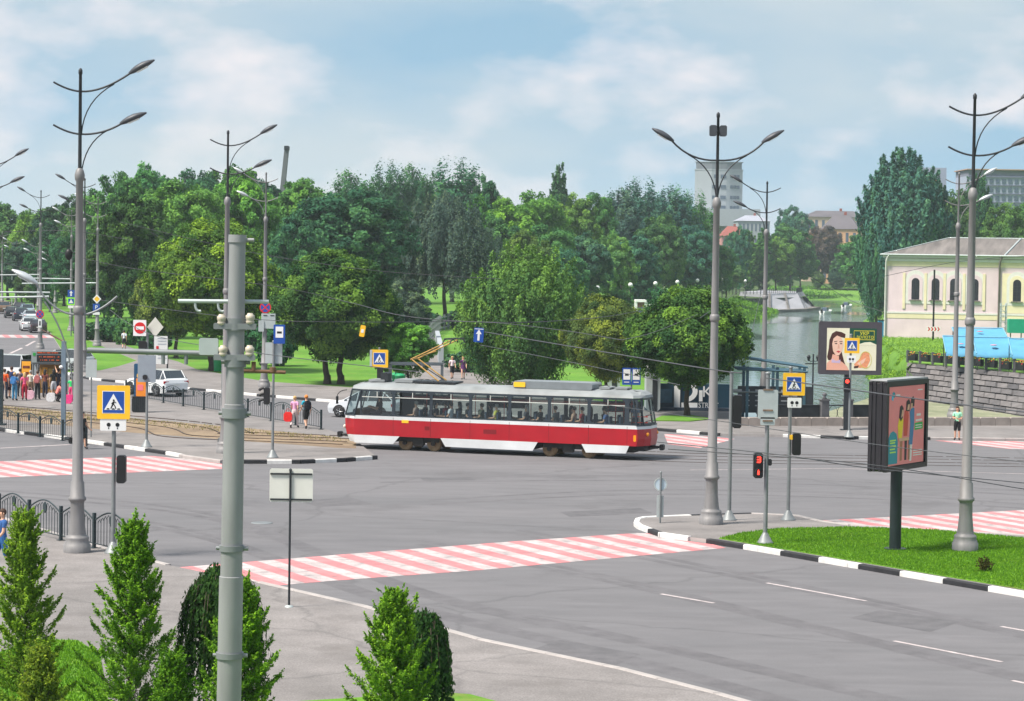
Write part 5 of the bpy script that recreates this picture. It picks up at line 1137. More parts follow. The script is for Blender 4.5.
def body_pieces(pose, girth=1.0):
    key = (pose, girth)
    if key in ZONE: return ZONE[key]
    J, E = joints(pose); names = list(J); idx = {n: i for i, n in enumerate(names)}
    me = bpy.data.meshes.new('person_body'); me.from_pydata([J[n][0] for n in names], [(idx[a], idx[c]) for a, c in E], [])
    o = bpy.data.objects.new('person_body', me); C.objects.link(o)
    sk = o.modifiers.new('skin', 'SKIN'); sk.use_smooth_shade = True; sk.branch_smoothing = .6
    sv = me.skin_vertices[0].data
    for n in names:
        r = J[n][1]; g = girth if n in ('pelvis', 'belly', 'chest', 'hpl', 'hpr') else 1
        sv[idx[n]].radius = (r * g * 1.06, r * g * (.86 if n in ('pelvis', 'belly', 'chest', 'up') else 1)); sv[idx[n]].use_root = n == 'pelvis'
    sub = o.modifiers.new('sub', 'SUBSURF'); sub.levels = 1; sub.render_levels = 1
    bpy.context.view_layer.update()
    body = bpy.data.meshes.new_from_object(o.evaluated_get(bpy.context.evaluated_depsgraph_get())); bpy.data.objects.remove(o)
    body.name = 'person_body'; body.materials.clear(); body.materials.append(m_skin)
    body.polygons.foreach_set('use_smooth', [True] * len(body.polygons)); body.polygons.foreach_set('material_index', [0] * len(body.polygons))
    segs = [(a, c, Vector(J[a][0]), Vector(J[c][0])) for a, c in E]
    def near(pt):
        best = None
        for a, c, p, q in segs:
            d = q - p; t = max(0, min(1, (pt - p).dot(d) / d.length_squared)); L = (p + d * t - pt).length
            if best is None or L < best[0]: best = (L, a, c, t)
        return best
    cls = [near(p.center) for p in body.polygons]
    def piece(name, test, off):
        keep = [p for p, k in zip(body.polygons, cls) if test(k, p.center)]
        vi = {}; vs = []; fs = []
        for p in keep:
            f = []
            for v in p.vertices:
                if v not in vi: vi[v] = len(vs); vs.append(body.vertices[v].co + body.vertices[v].normal * off)
                f.append(vi[v])
            fs.append(f)
        m_ = bpy.data.meshes.new(name); m_.from_pydata([tuple(v) for v in vs], [], fs); m_.polygons.foreach_set('use_smooth', [True] * len(fs)); m_.materials.append(m_signw)
        return m_
    tors = lambda k: k[1] in ('pelvis', 'belly', 'chest', 'up') and k[2] in ('belly', 'chest', 'up', 'shl', 'shr')
    uparm = lambda k: k[1][:2] == 'sh'; thigh = lambda k: k[1][:2] == 'hp' or k[2][:2] == 'hp'; shin = lambda k: k[1][:2] == 'kn'
    pel = lambda k: k[1] == 'pelvis' and k[2] == 'belly' and k[3] < .45
    res = {'body': body,
           'top_short': piece('shirt', lambda k, c: (tors(k) and not pel(k)) or (uparm(k) and k[3] < .62), .014), 'top_long': piece('shirt', lambda k, c: (tors(k) and not pel(k)) or uparm(k) or k[1][:2] == 'el', .014),
           'shorts': piece('shorts', lambda k, c: pel(k) or thigh(k), .018), 'trousers': piece('trousers', lambda k, c: pel(k) or thigh(k) or (shin(k) and k[3] < .93), .016),
           'shoes': piece('shoes', lambda k, c: k[1][:2] == 'an' or (shin(k) and k[3] > .92), .012)}
    hd = Vector(J['head'][0]); b = MB()
    b.ball((hd.x, hd.y + .012, hd.z + .022), (.098, .106, .104), 12)
    b.v = [(x, y, z) if not (y < hd.y - .045 and z < hd.z + .045) else (x * .9, y + .06, z) for x, y, z in b.v]
    res['hair'] = b; res['hd'] = hd; res['J'] = J
    ZONE[key] = res
    return res
_pc = {}
def pmat(c): return mat('cloth_%d_%d_%d' % c, srgb(*c), .85, var=.14, scale=9)
def person(label, loc, rz, pose, top, bottom, hair=m_hair_b, h=1.72, sleeves='short', legs='trousers', long_hair=False, dress=False, girth=1.0, group=None, hat=None, face=True):
    """rz 0: facing the camera"""
    P = body_pieces(pose, girth); k = h / 1.76
    t = thing('person', label, 'person', loc, rz, group); t.scale = (k, k, k)
    def part(name, me, m):
        o = bpy.data.objects.new(name, me); C.objects.link(o); o.parent = t
        o.material_slots[0].link = 'OBJECT'; o.material_slots[0].material = m
        return o
    part('body', P['body'], m_skin)
    part('dress_top' if dress else 'shirt', P['top_' + sleeves], pmat(top))
    if dress:
        z0 = P['J']['pelvis'][0][2]
        b = MB(); b.lathe([(.155, z0 + .14), (.165, z0 + .02), (.20, z0 - .18), (.235, z0 - .42), (.215, z0 - .42)], n=14, sy=.8); b.build('skirt', pmat(bottom), t)
    else: part(legs, P[legs], pmat(bottom))
    part('shoes', P['shoes'], m_shoe)
    hk = ('hair', pose, long_hair)
    if hk not in _pc:
        b = MB(); b.v = list(P['hair'].v); b.f = P['hair'].f; b.mi = P['hair'].mi; b.sm = P['hair'].sm
        if long_hair:
            hd = P['hd']; b = MB(); b.v = list(P['hair'].v); b.f = list(P['hair'].f); b.mi = list(P['hair'].mi); b.sm = list(P['hair'].sm); b.ball((hd.x, hd.y + .07, hd.z - .10), (.095, .06, .17), 10)
        _pc[hk] = b.build('hair', m_signw, t); _pc[hk].material_slots[0].link = 'OBJECT'; _pc[hk].material_slots[0].material = hat or hair
    else: part('hair', _pc[hk].data, hat or hair)
    if face:
        fk = ('face', pose)
        if fk not in _pc:
            hd = P['hd']; b = MB()
            for s in (-1, 1): b.ball((hd.x + s * .034, hd.y - .088, hd.z - .002), (.014, .008, .009), 8, 0)
            b.ball((hd.x, hd.y - .080, hd.z - .062), (.026, .012, .008), 8, 1)
            b.ball((hd.x, hd.y - .094, hd.z - .030), (.014, .016, .022), 8, 2)
            for s in (-1, 1): b.ball((hd.x + s * .092, hd.y + .005, hd.z - .015), (.012, .02, .03), 8, 2)
            _pc[fk] = b.build('face', [m_hair_d, mat('lips', srgb(176, 88, 84), .5, var=.05), m_skin], t)
        else:
            o = bpy.data.objects.new('face', _pc[fk].data); C.objects.link(o); o.parent = t
    return t
def bag(name, label, loc, col, size=(.32, .16, .36), rz=0):
    t = thing(name, label, 'bag', loc, rz)
    b = MB(); x, y, z = size
    b.rbox((0, 0, z / 2), (x, y, z), min(x, z) * .22); b.build('pouch', pmat(col), t)
    b = MB(); b.tube(curve2((-x * .3, 0, z), (0, 0, z * 1.7), (x * .3, 0, z)), .012); b.build('handle', pmat(tuple(int(c * .7) for c in col)), t)
    return t
def backpack(t_loc, label, col, rz, z=1.0):
    t = thing('backpack', label, 'backpack', (t_loc.x, t_loc.y, t_loc.z + z), rz)
    b = MB(); b.rbox((0, .20, .22), (.32, .16, .46), .08); b.rbox((0, .30, .15), (.24, .06, .24), .05); b.build('pouch', pmat(col), t)
    b = MB()
    for s in (-.11, .11): b.tube([(s, .12, .42), (s, .02, .46), (s, -.15, .40), (s, -.17, .22), (s, -.02, .04), (s, .13, .03)], .016, 5)
    b.build('strap', pmat(tuple(int(c * .6) for c in col)), t)
    return t
gst = 'people waiting at the bus stop'
def wp(px, py, z=.124): return G(px, py, z)
q = wp(294.5, 428, .12); person('person in a pink patterned top and white trousers walking with a red bag', q, R(160), 'walk', (206, 150, 186), (206, 190, 190), m_hair_l, 1.62, long_hair=False, group=None)
bag('shopping_bag', 'bright red shopping bag carried by the walker in pink', (q.x - .33, q.y - .1, .45), (226, 40, 36), (.42, .2, .48))
q = wp(306, 429, .12); person('person in a turquoise top and black shorts walking with a backpack', q, R(205), 'walk', (32, 150, 176), (24, 24, 28), m_hair_b, 1.72, legs='shorts', hat=pmat((214, 130, 60)))
backpack(q, 'black backpack worn by the walker in turquoise', (28, 30, 40), R(205), .98)
q = wp(957, 440, .124); person('person with curly brown hair, mint top and black knee shorts standing at the crossing', q, R(-15), 'phone', (150, 214, 180), (22, 22, 26), m_hair_b, 1.68, legs='shorts', long_hair=True, girth=1.12)
q = wp(452, 379); person('person in a white shirt and dark shorts walking on the park path', q, R(10), 'walk', (232, 214, 222), (24, 26, 34), m_hair_l, 1.62, legs='shorts')
q = wp(463, 379.5); person('person in a dark purple dress walking on the park path', q, R(5), 'walk', (84, 40, 96), (84, 40, 96), m_hair_l, 1.68, dress=True, long_hair=True)
q = wp(124, 349.5); person('person in a white top and dark shorts walking on the path by the lawn', q, R(180), 'walk', (214, 216, 226), (30, 30, 36), m_hair_d, 1.72, legs='shorts')
q = G(82.5, 449, .004); person('person in black with bare arms walking half hidden behind the ornate lamp', q, R(70), 'walk', (26, 24, 26), (20, 20, 22), m_hair_d, 1.68, legs='shorts', long_hair=True)
bag('handbag', 'black handbag held by the walker behind the ornate lamp', (q.x - .42, q.y - .1, .25), (18, 18, 20), (.36, .16, .26))
q = G(2.5, 572, .13); person('person in a blue shirt and blue shorts walking at the left picture edge', q, R(-60), 'walk', (44, 84, 140), (40, 92, 150), m_hair_b, 1.74, legs='shorts')
for (px, py, rz, pose, top, bot, hair, h, lg, lh, dr, lb) in (
    (4.5, 399, 180, 'stand', (236, 96, 30), (56, 60, 74), m_hair_b, 1.78, 'trousers', False, False, 'person in an orange shirt waiting at the bus stop beside the van'),
    (8, 398, 150, 'stand', (60, 40, 56), (44, 24, 40), m_hair_d, 1.62, 'trousers', True, True, 'person in a long dark maroon dress waiting at the bus stop'),
    (14.5, 400.5, 170, 'phone', (70, 130, 180), (64, 132, 170), m_hair_l, 1.64, 'trousers', False, False, 'person in light blue top and blue jeans waiting at the bus stop'),
    (24.5, 400, 190, 'stand', (222, 90, 130), (170, 30, 54), m_hair_l, 1.62, 'trousers', True, False, 'person in a pink top and red trousers waiting at the bus stop'),
    (37.5, 399.5, 180, 'stand', (226, 226, 232), (24, 24, 28), m_hair_b, 1.70, 'trousers', False, False, 'person in a white shirt and black trousers with a rose backpack'),
    (53.5, 397.5, 200, 'reach', (28, 28, 32), (190, 190, 196), m_hair_d, 1.70, 'shorts', True, False, 'person in a black top reaching up inside the bus shelter'),
    (58.5, 396.5, 150, 'stand', (50, 44, 60), (60, 60, 80), m_hair_b, 1.66, 'trousers', False, False, 'person in dark clothes beside the shelter post'),
    (71, 400.5, 170, 'stand', (40, 196, 104), (226, 54, 120), m_hair_d, 1.40, 'trousers', False, False, 'child in a bright green top and pink trousers by the shelter'),
    (20, 396.5, 175, 'stand', (90, 80, 92), (50, 50, 60), m_hair_d, 1.68, 'trousers', False, False, 'person in grey standing in the second row at the bus stop'),
    (1, 401, 165, 'stand', (200, 60, 50), (60, 70, 110), m_hair_d, 1.66, 'trousers', False, False, 'person in a dull red top at the picture edge of the bus stop crowd'),
    (11.5, 396.5, 185, 'stand', (40, 60, 110), (40, 40, 48), m_hair_b, 1.80, 'trousers', False, False, 'tall person in navy in the back row between orange and light blue'),
    (30.5, 397, 170, 'stand', (196, 190, 176), (110, 90, 70), m_hair_g, 1.60, 'trousers', False, False, 'grey haired person in beige between the red trousers and the white shirt'),
    (45, 398, 160, 'phone', (110, 60, 50), (40, 44, 60), m_hair_d, 1.70, 'trousers', True, False, 'person in a brown top looking at a phone under the line display'),
    (56, 402, 120, 'crouch', (226, 130, 120), (30, 26, 32), m_hair_b, 1.66, 'trousers', True, False, 'person in a coral top crouching at the foot of the shelter')):
    q = wp(px, py); person(lb, q, R(rz), pose, top, bot, hair, h, legs=lg, long_hair=lh, dress=dr, group=gst)
q = wp(37.5, 399.5); backpack(q, 'rose backpack on the white shirt at the bus stop', (176, 104, 104), R(180), .98)
q = wp(14.5, 400.5); backpack(q, 'blue backpack on the person in light blue', (60, 120, 180), R(170), .96)
for px, py, col, lb in ((51, 401.5, (214, 214, 216), 'white plastic bag on the pavement beside the crouching person'), (30, 399, (226, 180, 196), 'pale pink bag on the pavement behind the red trousers'), (68, 403.5, (230, 60, 130), 'bright pink bag on the pavement beside the shelter post')):
    bag('shopping_bag', lb, wp(px, py), col, (.5, .3, .5))
# passengers in the tram
def tram_pt(px, y, z): return TRAM.matrix_world @ Vector((tlx(px), y, z))
bpy.context.view_layer.update()
trz = TRAM.rotation_euler[2]
pas = [(373, .9, 'drive', (30, 30, 36), m_hair_d, 'tram driver in dark clothes at the front desk'),
       (413, .48, 'sit', (176, 150, 140), m_hair_g, 'passenger with grey hair at the second tram window'), (419, .9, 'sit', (30, 30, 34), m_hair_b, 'passenger in black at the second tram window'),
       (433, .48, 'sit', (34, 34, 40), m_hair_d, 'passenger in black at the left edge of the third tram window'), (439, .95, 'sit', (180, 60, 64), m_hair_b, 'passenger in red at the third tram window'), (448, .48, 'sit', (222, 224, 230), m_hair_b, 'passenger in a white top at the third tram window'), (453, .95, 'sit', (58, 48, 46), m_hair_d, 'passenger with dark hair leaning at the third tram window'), (465, .48, 'sit', (30, 32, 38), m_hair_d, 'passenger in black at the right of the third tram window'),
       (479, .48, 'sit', (92, 96, 84), m_hair_b, 'passenger in olive facing back at the fourth tram window'), (484, .95, 'sit', (50, 50, 58), m_hair_d, 'passenger behind the olive one at the fourth tram window'), (494, .48, 'sit', (206, 202, 90), m_hair_g, 'bald passenger in a yellow shirt at the fourth tram window'), (503, .95, 'sit', (190, 196, 206), m_hair_l, 'passenger in pale grey beside the yellow shirt'),
       (524, .48, 'sit', (70, 72, 80), m_hair_g, 'passenger with grey cap at the fifth tram window'), (538, .48, 'sit', (26, 26, 30), m_hair_d, 'passenger in black looking sideways at the fifth tram window'), (553, .48, 'sit', (110, 114, 112), m_hair_b, 'passenger in grey at the sixth tram window'), (566, .95, 'sit', (40, 40, 46), m_hair_d, 'passenger with dark hair at the sixth tram window'), (572, .48, 'sit', (196, 160, 140), m_hair_b, 'passenger in beige at the sixth tram window'), (580, .48, 'sit', (150, 40, 50), m_hair_d, 'passenger in dark red at the sixth tram window'), (585, .95, 'sit', (90, 60, 66), m_hair_b, 'passenger in maroon at the end of the sixth tram window'),
       (599, .95, 'sit', (30, 30, 36), m_hair_d, 'passenger in black at the seventh tram window'), (604, .48, 'sit', (84, 110, 160), m_hair_b, 'passenger in a blue shirt at the seventh tram window')]
for i, (px, y, pose, col, hr, lb) in enumerate(pas):
    person(lb, tram_pt(px, y, .86 + (.22 if pose == 'drive' else .06)), trz + (R(-90) if i % 4 != 3 else R(90)), pose, col, (40, 42, 52), hr, 1.78, group='passengers inside the tram', face=False, long_hair=i % 3 == 0)
person('passenger in a grey blue shirt standing at the rear window of the tram', tram_pt(630.5, .95, .86), trz + R(150), 'stand', (118, 136, 164), (60, 64, 80), m_hair_d, 1.70, group='passengers inside the tram', face=False)
# a few people far away in the park
for px, py, col, lb in ((648, 308, (230, 220, 220), 'tiny figure in white on the far park path'), (652, 308, (200, 90, 90), 'tiny figure in red on the far park path'), (604, 312, (60, 70, 90), 'tiny figure in dark blue by the far park railing'), (618, 310, (226, 90, 50), 'tiny figure in orange near the park kiosk'), (591, 313, (190, 60, 50), 'tiny figure in dark red beside the tall bush'), (644, 308, (120, 130, 170), 'tiny figure in pale blue on the far park path')):
    person(lb, G(px, py, .10), 0, 'stand', col, (50, 54, 70), m_hair_b, 1.7, face=False, group='people far off in the park')
# ================================================================== billboards
def billboard_portrait():
    p = G(846, 430, .124); Y = p.y; s = Y / F; z = lambda py: zof(py, Y) - .124; x = lambda px: (px - 846) * s
    t = thing('billboard', 'dark framed billboard with a woman portrait and green jewellery advert by the river', 'billboard', p)
    b = MB(); b.rbox((0, .05, z(374) / 2), (.26, .2, z(374)), .03); b.box((0, .05, .02), (.6, .5, .04)); b.build('post', m_dark, t)
    b = MB(); b.rbox((x(848.2), .05, z(348)), (62 * s, .5, 52 * s), .05); b.rbox((x(848.2), -.2, z(348)), (63 * s, .06, 53 * s), .05); fr = b.build('frame', mat('billboard_frame', srgb(74, 70, 76), .45, .1, .1), t)
    ad = MB(); y = -.235
    P = lambda pts, mi, k=0: ad.plate([(x(a), z(c)) for a, c in pts], y - .003 * (k + 1), y - .003 * k - .0005, mi)
    P([(824.5, 370), (874, 370), (874, 328), (824.5, 328)], 0)
    P([(847, 344), (874, 344), (874, 328), (847, 328)], 1, 1)                       # green field
    P([(853, 345), (874, 345), (874, 344), (868, 341.5), (862, 342), (856, 344)], 0, 2)
    P([(825, 357), (826.5, 348), (827, 340), (829.5, 333.5), (833.5, 331), (839, 332), (843, 334), (842.5, 338), (838, 337), (839, 350), (842, 361), (844, 366), (838, 362), (826, 360)], 2, 1)   # hair
    P([(824.5, 370), (847, 370), (845, 366), (841, 362.5), (837, 360), (836.8, 356), (830.5, 354), (829.5, 359), (825, 363)], 3, 2)   # neck and shoulders
    P([(829.8, 344), (831, 338.5), (834.5, 335.5), (838.5, 337), (840.5, 341), (840.8, 346), (839.5, 351.5), (836.8, 355.3), (833.5, 355.2), (830.8, 351)], 4, 3)   # face
    P([(829.5, 362.5), (838, 363), (838.5, 359.5), (834, 361), (829.8, 358.5)], 8, 3)
    P([(832, 343.4), (834, 342.8), (835.2, 343.6), (833.6, 344.2)], 2, 4); P([(837.2, 343.6), (838.6, 342.9), (840.2, 343.6), (838.6, 344.2)], 2, 4)
    P([(831.5, 341.5), (834.8, 340.7), (835, 341.3), (831.8, 342.2)], 2, 4); P([(837, 341.3), (840, 341), (840, 341.7), (837, 342)], 2, 4)
    P([(834, 351.4), (836.2, 350.5), (838.4, 351.4), (836.4, 352.8)], 5, 4); P([(836, 344), (836.7, 344), (837.4, 348.4), (835.3, 348.6)], 6, 4)
    P([(852, 364), (858, 358), (860, 353), (863, 351), (867, 353), (868, 360), (865, 367), (858, 367.5), (853, 366.5)], 7, 1)
    P([(855, 363), (861, 359), (864, 357), (862, 362), (858, 365)], 4, 2); P([(852, 366), (857, 365), (856, 367.5), (852, 368)], 2, 2)
    o = ad.build('poster', [mat('poster_cream', srgb(226, 222, 196), .5, var=.04), mat('poster_green', srgb(18, 74, 56), .5, var=.06), mat('poster_hair', srgb(70, 36, 30), .5, var=.15), mat('poster_blush', srgb(226, 168, 146), .5, var=.04), mat('poster_face', srgb(232, 190, 168), .5, var=.04), mat('poster_lips', srgb(190, 60, 70), .5, var=.04), mat('poster_nose', srgb(214, 160, 138), .5, var=.04), mat('poster_orange', srgb(226, 150, 110), .5, var=.15, scale=8), mat('poster_lilac', srgb(196, 176, 206), .5, var=.05)], t)
    g = MB()
    for k in range(40):
        a0, a1 = 2 * pi * k / 40, 2 * pi * (k + 1) / 40
        q = lambda r, a: (x(863.5) + 7.6 * r * s * .8 * cos(a), z(359.5) + 9 * r * s * .95 * sin(a))
        g.plate([q(.93, a0), q(1, a0), q(1, a1), q(.93, a1)], y - .012, y - .0095)
    for pts in ([(851.5, 330.2), (872, 330.2), (872, 330.8), (851.5, 330.8)], [(851.5, 339.6), (872, 339.6), (872, 339), (851.5, 339)]): g.plate([(x(a), z(c)) for a, c in pts][::-1], y - .012, y - .0095)
    for xx in (851.5, 871.6): g.box((x(xx), y - .011, z(335)), (.02, .0025, .46))
    g.build('gold_ring', mat('poster_gold', srgb(206, 196, 60), .4, var=.1), o)
    text_obj('УКР', 4.6 * s, mat('poster_yellow', srgb(232, 226, 50), .5, var=.04), o, (x(862), y - .014, z(333.3)), width=9 * s, depth=.001)
    text_obj('ЗОЛОТО', 3.8 * s, _M['poster_yellow'], o, (x(862.5), y - .014, z(337)), width=17 * s, depth=.001)
billboard_portrait()
def billboard_people():
    p = G(895, 549, .16); Y = p.y; s = Y / F; z = lambda py: zof(py, Y) - .16
    rz = R(-56)
    # panel turned away to the right: width w, seen at an angle
    t = thing('billboard', 'dark boxy billboard with a pink advert of three standing people on the island lawn', 'billboard', p, 0)
    b = MB(); b.cyl((0, 0, 0), (0, 0, z(465)), .18, n=20); b.cyl((0, 0, 0), (0, 0, .03), .34, n=20); b.build('post', mat('billboard_post', srgb(38, 48, 50), .4, .2, .12), t)
    h0, h1 = z(468.5), z(380); hh = h1 - h0; w, d = 2.95, .56
    q = thing('panel_box', None, None); q.parent = t; q.location = (.03, 0, 0); q.rotation_euler = (0, 0, R(56)); q.empty_display_size = .2
    fm = mat('billboard_box', srgb(44, 42, 46), .4, .15, .12)
    # local: x along the poster, -y the poster side
    b = MB(); b.rbox((0, 0, (h0 + h1) / 2), (w, d * .9, hh), .05)
    for y in (-d / 2 + .03, d / 2 - .03):
        b.rbox((0, y, h1 - .06), (w + .06, .10, .14), .02); b.rbox((0, y, h0 + .06), (w + .06, .10, .14), .02)
        for x in (-w / 2 + .04, w / 2 - .04): b.rbox((x, y, (h0 + h1) / 2), (.14, .101, hh), .02)
    for y in (-.1, .1): b.rbox((-w / 2 - .012, y, (h0 + h1) / 2), (.03, .07, hh), .01)
    b.build('case', fm, q)
    b = MB(); b.rbox((0, 0, h1 + .03), (w + .02, d, .06), .02); b.build('top_cover', mat('billboard_top', srgb(140, 142, 144), .6, var=.15), q)
    yb = -d * .45 - .012; ad = MB(); W2, H2 = w * .86, hh * .88; zc = (h0 + h1) / 2
    def P(pts, mi, k): ad.plate([((a - .5) * W2, zc + (c - .5) * H2) for a, c in pts], yb - .003 * (k + 1), yb - .003 * k - .0005, mi)
    P([(0, 0), (1, 0), (1, 1), (0, 1)], 0, 0)
    P([(0, .02), (.25, .02), (.26, .30), (.22, .40), (.13, .44), (.05, .42), (0, .36)], 1, 1)
    P([(.27, .34), (.37, .33), (.40, .56), (.36, .64), (.29, .62), (.25, .5)], 2, 2); P([(.28, .60), (.30, .74), (.35, .76), (.40, .72), (.38, .60), (.33, .55)], 3, 3); P([(.335, .60), (.39, .62), (.40, .69), (.36, .70)], 4, 4)
    P([(.42, .36), (.52, .36), (.55, .62), (.52, .70), (.44, .68), (.41, .55)], 5, 2); P([(.47, .68), (.48, .80), (.55, .83), (.59, .78), (.57, .67)], 3, 3); P([(.50, .69), (.56, .69), (.57, .76), (.52, .76)], 4, 4)
    P([(.57, .24), (.67, .24), (.71, .50), (.71, .70), (.64, .73), (.58, .66), (.60, .50)], 6, 2); P([(.60, .72), (.61, .84), (.67, .86), (.71, .82), (.70, .73)], 3, 3); P([(.60, .70), (.65, .71), (.65, .77), (.61, .77)], 4, 4)
    P([(.29, .30), (.57, .30), (.57, .34), (.27, .34)], 4, 5)
    for a in (.32, .45, .55): P([(a, .05), (a + .06, .05), (a + .07, .31), (a, .31)], 7 if a != .45 else 3, 1)
    P([(.60, .03), (.65, .03), (.67, .25), (.60, .25)], 8, 1)
    P([(.73, .42), (.96, .43), (.96, .52), (.73, .51)], 9, 1); P([(.76, .53), (.94, .535), (.94, .56), (.76, .555)], 8, 1)
    for k, zz in enumerate((.16, .20, .24, .28, .31)): P([(.04, zz), (.20 - .02 * (k % 2), zz), (.20 - .02 * (k % 2), zz + .018), (.04, zz + .018)], 10, 2)
    for zz in (.09, .12, .15): P([(.70, zz), (.95, zz), (.95, zz + .014), (.70, zz + .014)], 8, 1)
    P([(.78, .60), (.90, .60), (.90, .63), (.78, .63)], 8, 1); P([(.80, .93), (.94, .93), (.94, .945), (.80, .945)], 8, 1)
    P([(.09, .86), (.15, .86), (.16, .92), (.12, .94), (.08, .92)], 1, 1); P([(.06, .84), (.11, .82), (.11, .90), (.07, .90)], 11, 2); P([(.18, .88), (.30, .88), (.30, .90), (.18, .90)], 8, 1)
    for k, zz in enumerate((.445, .475)): P([(.75, zz), (.93, zz), (.93, zz + .012), (.75, zz + .012)], 8, 2)
    mk = lambda n, c: mat('advert_' + n, srgb(*c), .45, var=.03)
    o = ad.build('poster', [mk('pink', (240, 136, 138)), mk('teal', (30, 140, 160)), mk('yellow', (240, 206, 30)), mk('hair', (40, 26, 28)), mk('skin', (222, 170, 140)), mk('coral', (206, 72, 56)), mk('denim', (66, 120, 170)), mk('brown', (170, 110, 80)), mk('white', (232, 220, 220)), mk('green', (40, 170, 70)), mk('lime', (190, 226, 90)), mk('sky', (80, 180, 216))], q)
billboard_people()

# ================================================================== bus shelter, kiosk, info boards, bins
def bus_shelter():
    p = G(48, 396.5, .124); Y = p.y; s = Y / F; z = lambda py: zof(py, Y) - .124; x = lambda px: (px - 48) * s
    t = thing('bus_shelter', 'bus shelter with a dark LED line display on its roof edge and ochre back wall', 'bus shelter', p)
    b = MB(); b.rbox((0, 1.4, z(380)), (26 * s, .08, 29 * s), .02); b.build('back_wall', mat('shelter_ochre', srgb(150, 112, 52), .6, var=.25, scale=1.2), t)
    for xx, c in ((-7.5, (226, 160, 50)), (-1.5, (206, 170, 90)), (6, (188, 130, 50))):
        b = MB(); b.rbox((xx * s, 1.33, z(376 + xx * .2)), (5 * s, .03, 12 * s), .01); b.build('notice', mat('notice_%d' % c[1], srgb(*c), .6, var=.2, scale=6), t)
    b = MB(); b.rbox((0, .6, z(363)), (31 * s, 2.2, .12), .02); b.build('roof', m_galv, t)
    b = MB(); b.rbox((x(48), -.5, z(356.5)), (30 * s, .18, 11.5 * s), .03); o = b.build('display', mat('display_case', srgb(140, 150, 150), .5, var=.08), t)
    b = MB(); b.rbox((x(50.5), -.6, z(358)), (24 * s, .03, 7 * s), .01); b.rbox((x(50.5), -.6, z(352.3)), (24 * s, .03, 2 * s), .01); b.build('screen', m_black, o)
    led = mat('led_red', (.55, .10, .03), .5, var=.05, emit=.12); b = MB(); rn = random.Random(3)
    for row, (py, n) in enumerate(((352.3, 30), (356.4, 26), (359.6, 22))):
        for k in range(n):
            if rn.random() < .7: b.box((x(39.5 + k * 22 / n), -.62, z(py)), (.035, .01, .07))
    b.build('led_text', led, o)
    b = MB(); b.rbox((x(36), -.6, z(354)), (2.6 * s, .02, 3 * s), .01); b.build('emblem', mat('emblem_green', srgb(30, 150, 60), .5, var=.05), o)
    for px in (33, 62.5):
        b = MB(); b.cyl((x(px), .0, 0), (x(px), .0, z(362)), .06, n=10); b.cyl((x(px), 1.4, 0), (x(px), 1.4, z(362)), .05, n=10); b.build('post', m_galv, t)
    b = MB(); b.rbox((0, 1.05, .45), (20 * s, .35, .06), .02)
    for xx in (-8, 8): b.box((xx * s, 1.05, .21), (.08, .3, .42))
    b.build('bench', m_bark, t)
bus_shelter()
q = G(63.3, 435, .12); s = q.y / F; t = thing('info_totem', 'tall grey blue steel post with an angled top carrying the bus stop display', 'post', q)
b = MB(); b.rbox((0, 0, (zof(341, q.y) - .12) / 2), (4.2 * s, .22, zof(341, q.y) - .12), .03); b.build('post', mat('totem_grey_blue', srgb(112, 128, 142), .5, .15, .1, 1.5), t)
b = MB(); b.tube([(0, 0, zof(341, q.y) - .15), (-8 * s, .2, zof(338, q.y) - .12), (-24 * s, .4, zof(330.5, q.y) - .12)], .04); b.build('stay', m_rail, t)
b = MB(); b.ball((-2.2 * s, -.1, zof(367, q.y) - .12), (.1, .14, .08)); b.build('camera', m_signw, t)
q = G(0.5, 425, .12); s = q.y / F; t = thing('shelter_post', 'dark steel post at the left picture edge beside the arched railing', 'post', q)
b = MB(); b.rbox((0, 0, 1.9), (.22, .22, 3.8), .03); b.box((0, 0, .04), (.5, .5, .08)); b.build('post', m_fence, t)
q = G(26.5, 392, .124); s = q.y / F; t = thing('kiosk_board', 'orange advertising case standing left of the bus shelter', 'advertising case', q)
b = MB(); b.rbox((0, 0, 1.0), (10.5 * s, .22, 2.0), .04); b.build('case', m_dark, t); b = MB(); b.rbox((0, -.12, 1.15), (9 * s, .02, 1.5), .02); o = b.build('poster', mat('poster_amber', srgb(238, 166, 46), .5, var=.1, scale=3), t)
b = MB(); b.rbox((0, -.135, 1.55), (7 * s, .01, .16), .01); b.rbox((0, -.135, 1.0), (5 * s, .01, .5), .02); b.build('print', mat('poster_brown', srgb(110, 50, 24), .5, var=.2), o)
q = G(140.5, 412, .12); s = q.y / F; t = thing('advert_case', 'blue backed advertising case with orange and green poster near the white SUV', 'advertising case', q)
b = MB(); b.rbox((0, 0, 1.4), (13 * s, .25, 2.5), .05); b.build('case', mat('case_blue', srgb(32, 76, 110), .4, var=.1), t)
b = MB(); b.rbox((1 * s, -.135, 1.25), (10.5 * s, .02, 22 * s), .03); o = b.build('poster', mat('poster_tangerine', srgb(240, 140, 40), .5, var=.12, scale=2.5), t)
b = MB(); b.rbox((1 * s, -.15, .62), (10.5 * s, .01, 4 * s), .02); b.build('print_green', mat('poster_leaf', srgb(40, 150, 60), .5, var=.1), o); b = MB(); b.rbox((0, -.15, 1.35), (6 * s, .01, 6 * s), .04); b.build('print_pink', mat('poster_rose', srgb(240, 120, 130), .5, var=.1), o); b = MB(); b.rbox((1 * s, -.15, 2.0), (9 * s, .01, 4 * s), .04); b.build('print_yellow', m_yellow, o)
q = G(141.5, 411.5, .12); s = q.y / F; t = thing('litter_bin', 'dark ribbed litter container standing before the advertising case', 'bin', (q.x, q.y - .6, q.z))
b = MB(); b.rbox((0, 0, .42), (15 * s, .5, .78), .06)
for k in range(7): b.box(((-6 + 2 * k) * s, -.26, .42), (.04, .03, .7))
